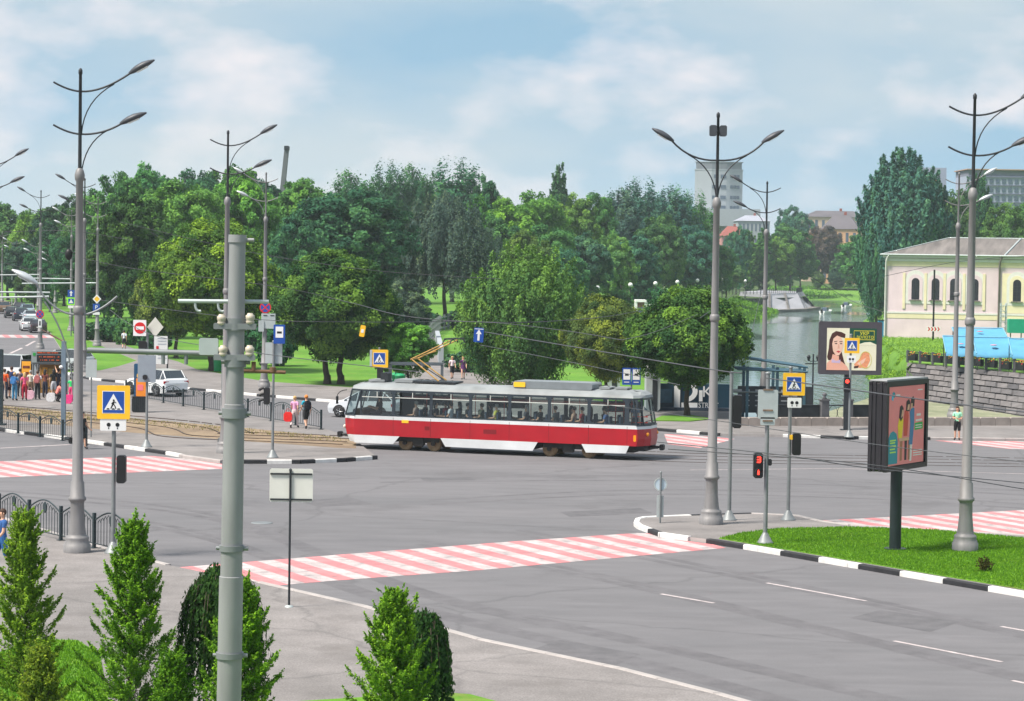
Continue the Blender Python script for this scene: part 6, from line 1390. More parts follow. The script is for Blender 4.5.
b.build('tub', m_dark, t); b = MB(); b.rbox((0, 0, .84), (15.5 * s, .55, .07), .02); b.build('lid', m_black, t)
q = G(160.5, 371, .124); s = q.y / F; t = thing('info_board', 'white information board with a small red emblem on two posts by the lawn', 'information board', q)
zt = zof(335, q.y) - .124
b = MB(); b.rbox((.2 * s, 0, zof(350, q.y) - .124), (13.5 * s, .08, 28 * s), .03); o = b.build('board', m_signw, t)
b = MB()
for px in (-6.6, 6.8): b.cyl((px * s, .05, 0), (px * s, .05, zt), .06)
b.build('post', m_dark, t)
b = MB(); b.rbox((-3.2 * s, -.055, zof(347.5, q.y) - .124), (2.4 * s, .02, 3 * s), .02); b.build('emblem', m_red, o)
b = MB()
for k, py in enumerate((338.5, 341, 344, 352, 355, 358)): b.rbox((1.5 * s, -.05, zof(py, q.y) - .124), (9 * s, .01, .5 * s), .01)
b.build('print', mat('print_grey', srgb(150, 160, 176), .5, var=.1), o)
for px, py, lb in ((218, 372, 'green bin beside the dark trunk behind the tram pole'), (400, 392, 'green bin inside the steel frame behind the tram roof'), (394.5, 391, 'second green bin inside the steel frame behind the tram roof')):
    q = G(px, py, .124); t = thing('litter_bin', lb, 'bin', q)
    b = MB(); b.lathe([(.26, .05), (.30, .1), (.34, 1.0), (.36, 1.02), (.36, 1.08), (.25, 1.16), (.03, 1.2)], n=14); b.build('tub', mat('bin_green', srgb(24, 140, 88), .5, var=.1), t); b = MB(); b.cyl((-.3, .3, 0), (-.3, .3, 1.3), .03); b.build('stand', m_dark, t)
# steel frame with bicycles behind the tram roof
q = G(415.5, 397, .124); s = q.y / F; t = thing('steel_frame', 'grey steel portal frame standing on the pavement behind the tram roof', 'frame', q)
b = MB(); zt = zof(364.5, q.y) - .124
for x in (-26, 26): b.rbox((x * s, 0, zt / 2), (.14, .14, zt), .02); b.rbox((x * s, 1.5, zt / 2), (.12, .12, zt), .02)
b.rbox((0, 0, zt + .02), (53.5 * s, .14, .14), .02); b.rbox((0, 1.5, zt + .02), (53.5 * s, .12, .12), .02)
for x in (-26, 26): b.box((x * s, .75, zt - .04), (.1, 1.4, .1))
b.build('frame', mat('frame_grey', srgb(84, 92, 98), .5, .1, .12), t)
def bicycle(label, loc, rz):
    t = thing('bicycle', label, 'bicycle', loc, rz, 'bicycles in the steel frame')
    for x in (-.5, .52):
        b = MB(); 
        b.tube([(x + .33 * cos(a), 0, .34 + .33 * sin(a)) for a in lin(0, 2 * pi, 20)], .022, 5)
        for k in range(8): b.cyl((x, 0, .34), (x + .32 * cos(k * pi / 4), 0, .34 + .32 * sin(k * pi / 4)), .005, n=4)
        b.build('wheel', m_tyre, t)
    b = MB()
    for p0, p1 in (((-.5, 0, .34), (-.1, 0, .34)), ((-.1, 0, .34), (-.22, 0, .82)), ((-.1, 0, .34), (.36, 0, .78)), ((-.2, 0, .74), (.34, 0, .86)), ((-.5, 0, .34), (-.2, 0, .74)), ((.52, 0, .34), (.33, 0, .95))): b.cyl(p0, p1, .022, n=6)
    b.build('frame', m_dark, t); b = MB(); b.ball((-.23, 0, .88), (.13, .07, .04)); b.build('saddle', m_black, t); b = MB(); b.tube([(.28, -.27, .98), (.34, 0, 1.0), (.28, .27, .98)], .016); b.build('handlebar', m_black, t)
for k, px in enumerate((411, 418, 424, 431)): 
    q = G(px, 395.5, .124); bicycle(('first dark bicycle from the left in the steel frame', 'second dark bicycle from the left in the steel frame', 'third dark bicycle from the left in the steel frame', 'rightmost dark bicycle in the steel frame')[k], q, R(20 + 9 * k))

# ================================================================== quay: low wall, railing, cafe pavilion
q0, q1 = G(733, 426, .124), G(1100, 425.4, .124); b = MB(); qa = math.atan2(q1.y - q0.y, q1.x - q0.x); b.m = Matrix.Translation((q0.x, q0.y, 0)) @ Matrix.Rotation(qa, 4, 'Z')
n = 24
for k in range(n):
    x0 = (q1 - q0).length * k / n; x1 = (q1 - q0).length * (k + 1) / n
    b.rbox(((x0 + x1) / 2, .25, .33), (x1 - x0 - .02, .45, .46), .05)
tag(b.build('parapet_wall', mat('granite_block', srgb(150, 140, 134), .9, var=.15, scale=2, bump=.2)), 'low parapet of pale stone blocks along the quay pavement', 'wall')
t = thing('quay_railing', 'dark quay railing with stone pillars above the low stone parapet', 'railing', (q0.x + 1.2 * -sin(qa), q0.y + 1.2 * cos(qa), .1), qa)
m_pil = mat('pillar_stone', srgb(92, 92, 96), .9, var=.15, scale=3)
xp = [(G(px, 424, .1) - q0).length for px in (773, 816, 841, 868)]
for x in xp[1:3] + [xp[3]]:
    b = MB(); b.rbox((x, 0, .65), (.42, .42, 1.3), .04); b.rbox((x, 0, 1.34), (.5, .5, .1), .03); b.lathe([(.1, 1.39), (.14, 1.44), (.06, 1.5), (.13, 1.6), (.13, 1.66), (.03, 1.74)], (x, 0, 0), 10); b.build('pillar', m_pil, t)
for a, c, nm in ((xp[0] - 1.6, xp[1] - .25, 1), (xp[1] + .25, xp[2] - .25, 0), (xp[2] + .25, xp[3] - .2, 1), (xp[3] + .2, xp[3] + 1.8, 0)):
    b = MB()
    b.cyl((a, 0, 1.05), (c, 0, 1.05), .035); b.cyl((a, 0, .25), (c, 0, .25), .03)
    if nm:
        b.box(((a + c) / 2, .02, .66), (c - a, .03, .74))
    else:
        k = a
        while k < c - .1:
            for sg in (1, -1): b.tube([(k + .25 + .25 * sg * cos(u), 0, .65 + .38 * sin(u)) for u in lin(-pi / 2, pi / 2, 6)], .014, 4)
            k += .5
    b.build('rail_panel', m_dark, t)
# short quay lantern
p = G(810, 414, .1); t = thing('quay_lantern', 'slim double lantern post by the river railing left of the portrait billboard', 'lamp post', (p.x, p.y - 1, .1)); zt = zof(354, p.y - 1) - .1
b = MB(); b.lathe([(.14, 0), (.10, .3), (.05, .6), (.04, zt)], n=10); b.build('pole', m_dark, t)
for s_ in (-1, 1):
    b = MB(); b.tube(curve2((0, 0, zt - .35), (.2 * s_, 0, zt - .55), (.26 * s_, 0, zt - .2)), .018); b.build('arm', m_dark, t); b = MB(); b.lathe([(.04, -.42), (.11, -.2), (.11, -.18), (.02, -.05)], (.26 * s_, 0, zt + .02), 8); b.build('lantern', m_dark, t)
b = MB(); b.rbox((0, -.05, zt - .55), (.95, .03, .05), .01); b.build('bracket', m_dark, t)
# cafe pavilion on the pier: teal frame, dark lettering wall
mt = mat('pavilion_teal', srgb(70, 100, 116), .5, .15, .12)
def pavilion():
    Y = 134.5; LASTPX[0] = 780; x = lambda px: (px - 512) / F * Y
    t = thing('pavilion', 'open teal steel pavilion of the river cafe with dark lower panels', 'pavilion', (x(790), Y, -.05))
    X = lambda px: x(px) - x(790); zt = zof(367, Y) + .05; b = MB()
    for px in (748, 778, 805):
        for y in (0, 2.2): b.rbox((X(px), y, zt / 2), (.16, .16, zt), .01)
    b.build('frame', mt, t)
    b = MB(); b.add([(X(737), -.2, zt + .55), (X(808), -.2, zt), (X(808), 2.4, zt), (X(737), 2.4, zt + .55)], [(0, 1, 2, 3)])
    for px0, px1, z0, z1 in ((737, 808, zt + .55, zt), (737, 808, zt - .15, zt - .25)):
        for y in (-.2, 1.1, 2.4): b.tube([(X(px0), y, z0), (X(px1), y, z1)], .06, 6)
    b.v = b.v[4:]; b.f = [[i - 4 for i in f] for f in b.f[1:]]; b.mi = b.mi[1:]; b.sm = b.sm[1:]
    b.build('roof_beams', mt, t)
    b = MB(); b.rbox((X(776), -.02, 1.15), (X(808) - X(733), .06, 1.5), .02); b.build('dark_panel', mat('panel_anthracite', srgb(50, 52, 60), .5, var=.15, scale=2), t)
    b = MB()
    for px, w in ((735, 9), (747, 4), (757, 7), (783, 8), (794, 5)):
        for k in range(4): b.rbox((X(px) + w * .02, -.06, 1.65 - k * .28), (w * .055, .01, .07 if k else .14), .01)
    b.build('menu_print', mat('panel_print', srgb(150, 150, 156), .5, var=.2), t)
    b = MB(); b.tube([(X(733), -.06, zof(392.5, Y) + .05), (X(806), -.06, zof(392.5, Y) + .05)], .05); b.build('handrail', m_galv, t)
pavilion()
def letter_wall():
    Y = 139.5; x = lambda px: (px - 690) / F * Y
    p = A(690, 412, Y)
    t = thing('cafe_wall', 'dark teal cafe hoarding with big white letters behind the round linden', 'hoarding', (p.x, Y, .1)); z = lambda py: zof(py, Y) - .1
    b = MB(); b.rbox((0, 0, z(398)), (x(728) - x(650), .3, z(383) - z(411.5)), .03); b.build('panel', mat('hoarding_teal', srgb(24, 58, 76), .45, var=.2, scale=.8), t)
    b = MB(); b.rbox((0, -.3, z(411)), (x(740) - x(648), .7, .45), .03); b.build('plinth', mat('plinth_slate', srgb(66, 78, 92), .8, var=.12), t)
    b = MB(); b.rbox((x(664), -.17, z(396)), (x(672) - x(657), .05, z(389) - z(403)), .02); b.build('window', mat('blue_window', srgb(60, 100, 124), .2, var=.2), t)
    w = m_signw; g = MB(); y = -.2
    P = lambda pts: g.plate([(x(a), z(c)) for a, c in pts][::-1] if False else [(x(a), z(c)) for a, c in pts], y - .05, y)
    P([(673.5, 407.5), (679.5, 407.5), (679.5, 381), (673.5, 383)])
    for k in range(12):
        a0, a1 = -pi / 2 + pi * k / 12, -pi / 2 + pi * (k + 1) / 12
        q = lambda r, a: (684 + r * 13 * cos(a), 391 - r * 11 * sin(a))
        P([q(.62, a0), q(1, a0), q(1, a1), q(.62, a1)])
    P([(681, 407.5), (697, 407.5), (697, 402.5), (681, 402.5)]); P([(698.5, 401), (702, 401), (702, 390), (698.5, 390)])
    g.build('big_letter_shape', w, t)
    text_obj('K', 15.5 * Y / F, w, t, (x(706.5), y - .02, z(391.8)), width=9 * Y / F)
    text_obj('STREET', 7.2 * Y / F, w, t, (x(708), y - .02, z(405)), width=20 * Y / F)
letter_wall()
for px, py, lb in ((652, 405, 'white cube shaped hut peeping out behind the tram rear'), (612, 390, 'white rounded kiosk behind the linden above the tram roof')):
    q = G(px, py + 6, .1); s = q.y / F; t = thing('kiosk', lb, 'kiosk', q); b = MB(); b.rbox((0, 0, 1.25), (14 * s, 2, 2.5), .2); b.build('wall', m_back, t); b = MB(); b.rbox((0, 0, 2.56), (15 * s, 2.2, .12), .03); b.build('roof', m_signw, t); b = MB(); b.rbox((1.5 * s, -1.01, 1.05), (5 * s, .04, 2.0), .02); b.build('door', m_dark, t)
b = MB(); b.prism(poly([(652, 421), (662, 416.5), (690, 415.5), (712, 419.5), (690, 421.6)], .124), .126, .17); tag(b.build('grass_plot', m_lawn), kind='structure')

# ================================================================== right bank: church building, retaining wall, terrace cafe
m_pinkw = mat('church_pink', srgb(210, 190, 197), .9, var=.08, scale=.6); m_creamw = mat('church_cream', srgb(214, 203, 172), .9, var=.08, scale=.6); m_trim = mat('church_trim', srgb(206, 204, 200), .85, var=.05)
m_roof = mat('tin_roof', srgb(110, 104, 101), .65, .05, .38, .35, stretch=(3, .6, 1)); m_win = mat('window_dark', srgb(48, 48, 56), .15, var=.25, scale=.7)
def church():
    a = Vector(W(40.8, 263)); c = a + Vector((46, -15)); d = c - a; L = d.length
    t = thing('church_building', 'pale pink and cream old building with arched windows and brown hipped tin roof', 'building', (a.x, a.y, 0), math.atan2(d.y, d.x))
    tx = lambda px: ((px - 512) / F * a.y - a.x) / (d.x / L - (px - 512) / F * d.y / L)
    dep = 12; zE = 9.65
    b = MB(); b.prism([(0, 0), (L, 0), (L, dep), (0, dep)], -.3, zE); b.build('wall', m_pinkw, t)
    x0, xe = tx(885), tx(1000)
    b = MB(); b.box((L / 2, -.03, 2.95), (L, .10, .22)); b.box((L / 2, -.06, zE - .55), (L + .2, .2, .35)); b.box((L / 2, -.16, zE - .15), (L + .6, .5, .3)); b.build('cornice', m_trim, t)
    b = MB(); b.box((L / 2, -.015, 2.55), (L, .05, .55)); b.box((L / 2, -.02, zE - 1.0), (L, .05, .55))
    b.box(((tx(1001) + L) / 2, -.012, 5.4), (L - tx(1001), .045, 4.6)); b.build('cream_band', m_creamw, t)
    wins = [914.5, 934.5, 953, 973.5, 1016] + [1016 + 19 * k for k in range(1, 8)]
    for px in wins:
        x = tx(px); w = .58; g = MB()
        def arch(w_, z0, z1, y0, y1, mi, bb): bb.plate([(x - w_, z0), (x + w_, z0), (x + w_, z1)] + [(x + w_ * cos(q), z1 + w_ * sin(q)) for q in lin(0, pi, 9)[1:-1]] + [(x - w_, z1)], y0, y1, mi)
        arch(1.18, 4.0, 6.75, -.05, .0, 0, g); arch(.84, 4.35, 6.6, -.09, -.052, 1, g); o = g.build('window_surround', [m_trim, m_pinkw if px < 1000 else m_creamw], t)
        g = MB(); arch(.46, 4.5, 6.55, -.10, -.092, 0, g); wo = g.build('window', m_win, o if False else t)
        g = MB(); g.box((x, -.115, 5.5), (.05, .03, 2.4))
        for zz in (5.0, 5.6, 6.2): g.box((x, -.115, zz), (.9, .03, .04))
        g.build('glazing_bar', m_dark, wo); g = MB(); g.box((x, -.16, 4.42), (1.3, .26, .12)); g.build('sill', m_roof, wo)
    for px in (903, 924.5, 943.5, 963, 983):
        g = MB(); x = tx(px); g.box((x, -.05, 5.5), (.30, .10, 4.2)); g.build('pilaster', m_creamw, t)
    b = MB(); ov = .6; zr = 11.75
    R_ = [(-ov, -ov, zE), (L + ov, -ov, zE), (L + ov, dep + ov, zE), (-ov, dep + ov, zE), (6.5, dep / 2, zr), (L - 5, dep / 2, zr)]
    b.add(R_, [(0, 1, 5, 4), (1, 2, 5), (2, 3, 4, 5), (3, 0, 4), (3, 2, 1, 0)]); b.add([(x, y, z) for x, y, z in R_[:4]] + [(x, y, z + .002) for x, y, z in R_[:4]], [])
    rf = b.build('roof', m_roof, t)
    b = MB(); b.tube([(-ov, -ov, zE + .05), (L + ov, -ov, zE + .05)], .10, 6); b.tube([(tx(1003), -ov, zE + .06), (tx(1006) + .8, dep / 2, zr + .05)], .12, 6); b.tube([(-ov, -ov, zE + .05), (6.5, dep / 2, zr + .05)], .06, 6); b.tube([(6.5, dep / 2, zr + .04), (L - 5, dep / 2, zr + .04)], .07, 6); b.build('gutter', m_back, rf)
    for px, m_ in ((884.6, m_trim), (998, m_roof)):
        b = MB(); x = tx(px); b.tube([(x + .3, -.55, zE - .05), (x + .1, -.45, zE - .7), (x + .02, -.18, zE - 1.2), (x, -.14, .2)], .11, 8); b.build('drainpipe', m_, t)
church()
t = thing('portable_cabin', 'narrow blue cabin at the foot of the church corner', 'cabin', (*W(40.1, 261.2), -.2)); b = MB(); b.rbox((0, 0, 1.1), (.6, .8, 2.2), .04); b.build('wall', mat('cabin_blue', srgb(40, 130, 170), .5, var=.1), t); b = MB(); b.rbox((0, 0, 2.25), (.7, .9, .1), .02); b.build('roof', m_dark, t)
# retaining wall of stone courses (battered)
def retaining_wall():
    top = [Vector((*W(33.2, 201.2), 0)), Vector((*W(39, 183), 0)), Vector((*W(52, 144), 0))]; bot = [Vector((*W(32.2, 197.6, -3), -3.1)), Vector((*W(36.9, 174, -3), -3.1)), Vector((*W(49, 138, -3), -3.1))]
    b = MB(); rn = random.Random(5); rows = 8; cols = 34
    def pt(u, v):
        k = 0 if u < .33 else 1; tt = (u / .33) if k == 0 else (u - .33) / .67
        return top[k].lerp(top[k + 1], tt).lerp(bot[k].lerp(bot[k + 1], tt), v)
    n_ = Vector((-.95, -.3, .35)).normalized()
    for r in range(rows):
        off = .5 * (r % 2)
        for c in range(cols + 1):
            u0, u1 = max(0, (c - off) / cols), min(1, (c + 1 - off) / cols)
            if u1 <= u0: continue
            v0, v1 = r / rows, (r + 1) / rows; o = n_ * rn.uniform(.0, .10); g = .0016; h = .012
            q = [pt(u0 + g, v0 + h) + o, pt(u1 - g, v0 + h) + o, pt(u1 - g, v1 - h) + o, pt(u0 + g, v1 - h) + o]; base = [pt(u0 + g, v0 + h) - n_ * .2, pt(u1 - g, v0 + h) - n_ * .2, pt(u1 - g, v1 - h) - n_ * .2, pt(u0 + g, v1 - h) - n_ * .2]
            b.add([tuple(v) for v in q + base], [(3, 2, 1, 0), (0, 1, 5, 4), (1, 2, 6, 5), (2, 3, 7, 6), (3, 0, 4, 7)], rn.choice((0, 0, 1, 1, 2)))
    for k in range(2):
        b.add([tuple(top[k] - n_ * .04), tuple(top[k + 1] - n_ * .04), tuple(bot[k + 1] - n_ * .04), tuple(bot[k] - n_ * .04)], [(3, 2, 1, 0)], 3)
    m1 = [mat('wall_stone_%s' % w, srgb(*c), .95, var=.22, scale=1.2, bump=.3) for w, c in (('grey', (90, 87, 88)), ('light', (104, 100, 100)), ('dark', (76, 74, 76)), ('joint', (64, 62, 62)))]
    tag(b.build('retaining_wall', m1), 'sloping retaining wall of grey stone blocks below the cafe terrace', 'wall')
    # railing with posts and flower boxes on top
    t = thing('terrace_railing', 'dark terrace railing with posts on top of the stone retaining wall', 'railing', tuple(top[0]))
    tot = 26; o0 = top[0]
    pts = [pt(k / tot, 0) - o0 for k in range(tot + 1)]
    for k, p in enumerate(pts):
        b = MB(); b.rbox((p.x, p.y, .55), (.22, .22, 1.1), .02); b.build('post', m_pil, t)
    b = MB()
    for p, q in zip(pts, pts[1:]):
        for zz in (.25, .98): b.tube([(p.x, p.y, zz), (q.x, q.y, zz)], .04, 5)
        for j in range(1, 6):
            w = p.lerp(q, j / 6); b.cyl((w.x, w.y, .2), (w.x, w.y, .98), .022, n=5, caps=False)
    b.build('rails', m_dark, t)
    rn = random.Random(8); protos = []
    for k in range(tot):
        p = o0 + (pts[k] + pts[k + 1]) / 2; dr = (pts[k + 1] - pts[k]); rz = math.atan2(dr.y, dr.x)
        f = thing('flower_box', ('flower box with yellow and red blossoms hanging on the terrace railing'), 'flower box', (p.x - .12, p.y - .08, .55), rz, 'flower boxes along the terrace railing')
        if len(protos) < 3:
            b = MB(); b.rbox((0, .05, -.02), (1.2, .34, .62), .02); x1 = b.build('box', m_black, f)
            b = MB()
            for j in range(60):
                c_ = (rn.uniform(-.5, .5), rn.uniform(-.16, .14), .24 + rn.uniform(-.18, .22)); b.ball(c_, rn.uniform(.025, .05), 6, rn.choice((0, 0, 0, 1, 1, 2)))
            x2 = b.build('flowers', [mat('flower_leaf', srgb(40, 72, 30), .9, var=.3), m_yellow, m_red], f); protos.append((x1.data, x2.data))
        else:
            for nm, me in zip(('box', 'flowers'), protos[k % 3]):
                o = bpy.data.objects.new(nm, me); C.objects.link(o); o.parent = f
retaining_wall()
m_awn = mat('awning_blue', srgb(84, 150, 184), .7, var=.08, scale=1.5); m_awn2 = mat('awning_pale', srgb(110, 166, 192), .7, var=.06, scale=1.5)
def awning(label, px0, px1, Y, zt, zb, rz):
    x0, x1 = (px0 - 512) / F * Y, (px1 - 512) / F * Y; w = x1 - x0
    t = thing('awning', label, 'awning', ((x0 + x1) / 2, Y, 0), rz, 'blue awnings over the cafe terrace')
    b = MB(); n = 8; vs = []
    for i in range(n + 1):
        for j, (yy, zz) in enumerate(((2.4, zt), (1.0, zt - (zt - zb) * .45 - .06), (-.4, zb), (-.42, zb - .28))):
            vs.append((-w / 2 + w * i / n, yy, zz - .05 * sin(pi * i / n) + (.05 * (i % 2) if j == 3 else 0)))
    b.add(vs, [(i * 4 + j, (i + 1) * 4 + j, (i + 1) * 4 + j + 1, i * 4 + j + 1) for i in range(n) for j in range(3)], 0, True)
    b.build('canopy', m_awn, t); b = MB(); b.tube([(-w / 2, 2.4, zt + .03), (w / 2, 2.4, zt + .03)], .05); b.tube([(-w / 2, 2.4, zt + .02), (-w / 2, -.4, zb + .02)], .05); b.tube([(w / 2, 2.4, zt + .02), (w / 2, -.4, zb + .02)], .05); b.build('frame', m_awn2, t)
    b = MB()
    for x in (-w / 2 + .1, w / 2 - .1): b.cyl((x, -.3, 0), (x, -.3, zb), .04); b.cyl((x, 2.4, 0), (x, 2.4, zt), .04)
    b.build('post', m_dark, t)
    b = MB(); b.ball((0, .55, (zt + zb) / 2 + .08), (.3, .22, .05), 8); b.build('emblem', mat('awning_emblem', srgb(206, 140, 150), .6, var=.1), t)
for lb, a_, c_, Y in (('blue awning at the left end of the cafe terrace', 946, 977, 202), ('blue awning in the middle of the cafe terrace', 976.5, 1013, 199.5), ('blue awning at the right picture edge of the cafe terrace', 1012.5, 1062, 196.5)): awning(lb, a_, c_, Y, zof(337 + (202 - Y) * .5, Y, a_), zof(352.5 + (202 - Y) * .5, Y, a_), R(-4))
awning('farther blue awning with its ridge above the terrace row', 955, 1006, 212, zof(329, 212, 980), zof(336, 212, 980), R(-4))
q = A(1016, 326, 224); t = thing('equipment_cabinet', 'green cabinet on a pale mast base above the blue awnings', 'cabinet', (q.x, 224, 0)); b = MB(); b.rbox((0, 0, q.z), (1.5, .8, 1.3), .05); b.build('box', mat('cabinet_green', srgb(26, 150, 120), .5, var=.08), t); b = MB()
for x in (-.5, .5): b.cyl((x, 0, 0), (x, 0, q.z), .06)
b.build('post', m_galv, t)
q = A(1003, 330, 226); t = thing('lattice_mast', 'pale lattice mast beside the green cabinet', 'mast', (q.x, 226, 0)); b = MB(); zt = zof(303, 226)
for x, y in ((-.25, -.25), (.25, -.25), (.25, .25), (-.25, .25)): b.cyl((x, y, 0), (x, y, zt), .05, n=5)
for k in range(10): b.cyl((-.25 if k % 2 else .25, -.25, zt * k / 10), (.25 if k % 2 else -.25, -.25, zt * (k + 1) / 10), .03, n=4); b.box((0, 0, zt * (k + .5) / 10), (.6, .6, .05))
b.build('lattice', m_back, t)

# ================================================================== far buildings
m_conc = mat('tower_concrete', srgb(152, 158, 164), .9, var=.05, scale=.15); m_fwin = mat('far_window', srgb(80, 92, 110), .2, var=.2, scale=.2); m_tan = mat('tan_plaster', srgb(192, 150, 116), .9, var=.06, scale=.15); m_froof = mat('slate_roof', srgb(92, 86, 92), .8, var=.15, scale=.15); m_rroof = mat('red_roof', srgb(138, 74, 66), .8, var=.12, scale=.15)
def tower():
    Y = 1100.0; LASTPX[0] = 721; s = Y / F; x = lambda px: (px - 721) * s
    t = thing('tower_block', 'pale concrete tower block with window strips above the far trees', 'tower', ((716 - 512) * s, Y, 0)); z = lambda py: zof(py, Y)
    P = [(-23.5, 6), (-23.5, -3), (-8, -8.5), (7, -8), (10, -7.2), (23.5, -2), (23.5, 8), (10, 16), (-10, 16)]; P = [(a * s, c * s) for a, c in P]
    b = MB(); b.prism(P, 0, z(170)); b.build('wall', m_conc, t)
    b = MB(); b.prism([(a * .96, c * .96) for a, c in P], z(170) + .02, z(162.5)); b.build('roof_storey', mat('tower_crown', srgb(112, 116, 124), .9, var=.12, scale=.2), t)
    b = MB(); b.prism([(a * 1.03, c * 1.03) for a, c in P], z(170.4), z(169.4)); b.prism([(a * 1.02, c * 1.02) for a, c in P], z(162.5), z(161.8)); b.build('ledge', m_conc, t)
    def strip_on(i, f0, f1, py, h):
        a, c = Vector(P[i]), Vector(P[i + 1]); d = c - a; n = Vector((d.y, -d.x)).normalized() * .25
        p, q = a + d * f0 + n, a + d * f1 + n
        w = MB(); w.add([(p.x, p.y, z(py + h)), (q.x, q.y, z(py + h)), (q.x, q.y, z(py - h)), (p.x, p.y, z(py - h)), (p.x - n.x, p.y - n.y, z(py + h)), (q.x - n.x, q.y - n.y, z(py + h)), (q.x - n.x, q.y - n.y, z(py - h)), (p.x - n.x, p.y - n.y, z(py - h))], [(0, 1, 2, 3), (3, 2, 6, 7), (0, 4, 5, 1), (1, 5, 6, 2), (4, 0, 3, 7)]); w.build('window', m_fwin, t)
    for k, py in enumerate((176.5, 187, 197.5, 207.5)):
        strip_on(2, .05, .45, py, 1.7) if k else strip_on(2, .15, .4, py, 1.7); strip_on(2, .6, .95, py, 1.7)
        for f in (.05, .30, .55): strip_on(4, f, f + .20, py, 1.6)
        if k > 2: strip_on(1, .5, .62, py + 2, 1.8)
    b = MB(); b.rbox((3 * s, 2, z(218)), (70 * s, 40, z(209) - z(226)), .3); b.build('podium', m_conc, t)
tower()
def house(name, label, px0, px1, py_e, py_r, py_b, Y, wall, roof, rows=3, cols=6, dep=14, rz=0, hip=.3):
    LASTPX[0] = (px0 + px1) / 2; s = Y / F; xc = ((px0 + px1) / 2 - 514.3) * s; w = (px1 - px0) * s; z = lambda py: zof(py, Y)
    t = thing(name, label, 'building', (xc, Y, 0), rz)
    b = MB(); b.prism([(-w / 2, 0), (w / 2, 0), (w / 2, dep), (-w / 2, dep)], 0, z(py_e)); b.build('wall', wall, t)
    b = MB(); o = .5; k = w * hip
    R_ = [(-w / 2 - o, -o, z(py_e)), (w / 2 + o, -o, z(py_e)), (w / 2 + o, dep + o, z(py_e)), (-w / 2 - o, dep + o, z(py_e)), (-w / 2 + k, dep / 2, z(py_r)), (w / 2 - k, dep / 2, z(py_r))]
    b.add(R_, [(0, 1, 5, 4), (1, 2, 5), (2, 3, 4, 5), (3, 0, 4), (3, 2, 1, 0)]); rf = b.build('roof', roof, t)
    b = MB(); b.rbox((w * .1, dep / 2, z(py_r) + .2), (1.0, .8, 1.6), .05); b.build('chimney', m_rroof, rf)
    hh = z(py_e)
    for r in range(rows):
        for c in range(cols):
            g = MB(); X = -w / 2 + w * (c + .5) / cols; Z = hh * (r + .55) / rows
            g.box((X, -.06, Z), (w / cols * .38, .14, hh / rows * .5)); g.build('window', m_fwin, t)
    return t
house('apartment_house', 'tan plastered house with dark hipped roof across the river', 822, 858, 229, 214, 287, 900, m_tan, m_froof, 3, 5, 16, R(-12))
house('apartment_house', 'farther tan house with low roof and chimneys behind the hipped one', 806, 868, 217, 210.5, 285, 980, mat('pale_plaster', srgb(196, 170, 150), .9, var=.05, scale=.15), m_froof, 4, 9, 16, 0, .2)
house('apartment_house', 'red roofed house between the tower and the green trees', 722, 746, 236, 226, 290, 1000, mat('pink_plaster', srgb(176, 122, 116), .9, var=.08, scale=.15), m_rroof, 3, 4, 14)
house('apartment_house', 'low pale hall with a wide grey roof at the foot of the tower', 738, 770, 221, 215, 290, 1050, m_conc, mat('pale_roof', srgb(150, 152, 164), .8, var=.08, scale=.15), 4, 8, 22)
def office():
    Y = 620.0; LASTPX[0] = 990; s = Y / F; z = lambda py: zof(py, Y); x = lambda px: (px - 985) * s
    t = thing('office_block', 'long grey office block with rows of windows above the church roof', 'building', ((982 - 512) * s, Y, 0)); wl = mat('office_grey', srgb(150, 156, 176), .8, var=.05, scale=.1)
    b = MB(); b.prism([(x(968), 0), (x(1110), 0), (x(1110), 18), (x(968), 18)], 0, z(176)); b.build('wall', wl, t)
    b = MB(); b.prism([(x(968), .4), (x(1110), .4), (x(1110), 18), (x(968), 18)], z(176) + .01, z(170)); b.build('roof_storey', mat('office_attic', srgb(116, 118, 134), .8, var=.08, scale=.1), t)
    b = MB(); b.prism([(x(966), -.5), (x(1111), -.5), (x(1111), 18), (x(966), 18)], z(170) + .01, z(169)); b.build('ledge', mat('office_ledge', srgb(170, 140, 124), .8, var=.05), t)
    for py in (180, 188.5, 197, 205.5):
        b = MB(); b.box((x(1039), -.1, z(py - 3)), (x(1110) - x(968), .3, .3)); b.build('string_course', mat('office_course', srgb(96, 100, 118), .8, var=.05), t)
        for k in range(22):
            b = MB(); b.box((x(972) + k * (x(1108) - x(970)) / 22, -.05, z(py + 1.2)), (1.0, .16, 1.15)); b.build('window', m_fwin, t)
    t = thing('office_block', 'blue grey office wing with an orange wall patch behind the big dark tree', 'building', ((947 - 512) * s, Y + 30, 0)); k = (Y + 30) / F; X = lambda px: (px - 950) * k
    b = MB(); b.prism([(X(930), 0), (X(966), 0), (X(966), 18), (X(930), 18)], 0, zof(168.5, Y + 30)); b.build('wall', wl, t)
    b = MB(); b.box((X(950), -.1, zof(181, Y + 30)), (12 * k, .3, 8 * k)); b.build('orange_panel', mat('office_orange', srgb(206, 128, 96), .8, var=.08), t)
    b = MB(); b.box((X(944), -.1, zof(174, Y + 30)), (10 * k, .3, 2.5 * k)); b.build('window', m_fwin, t)
office()
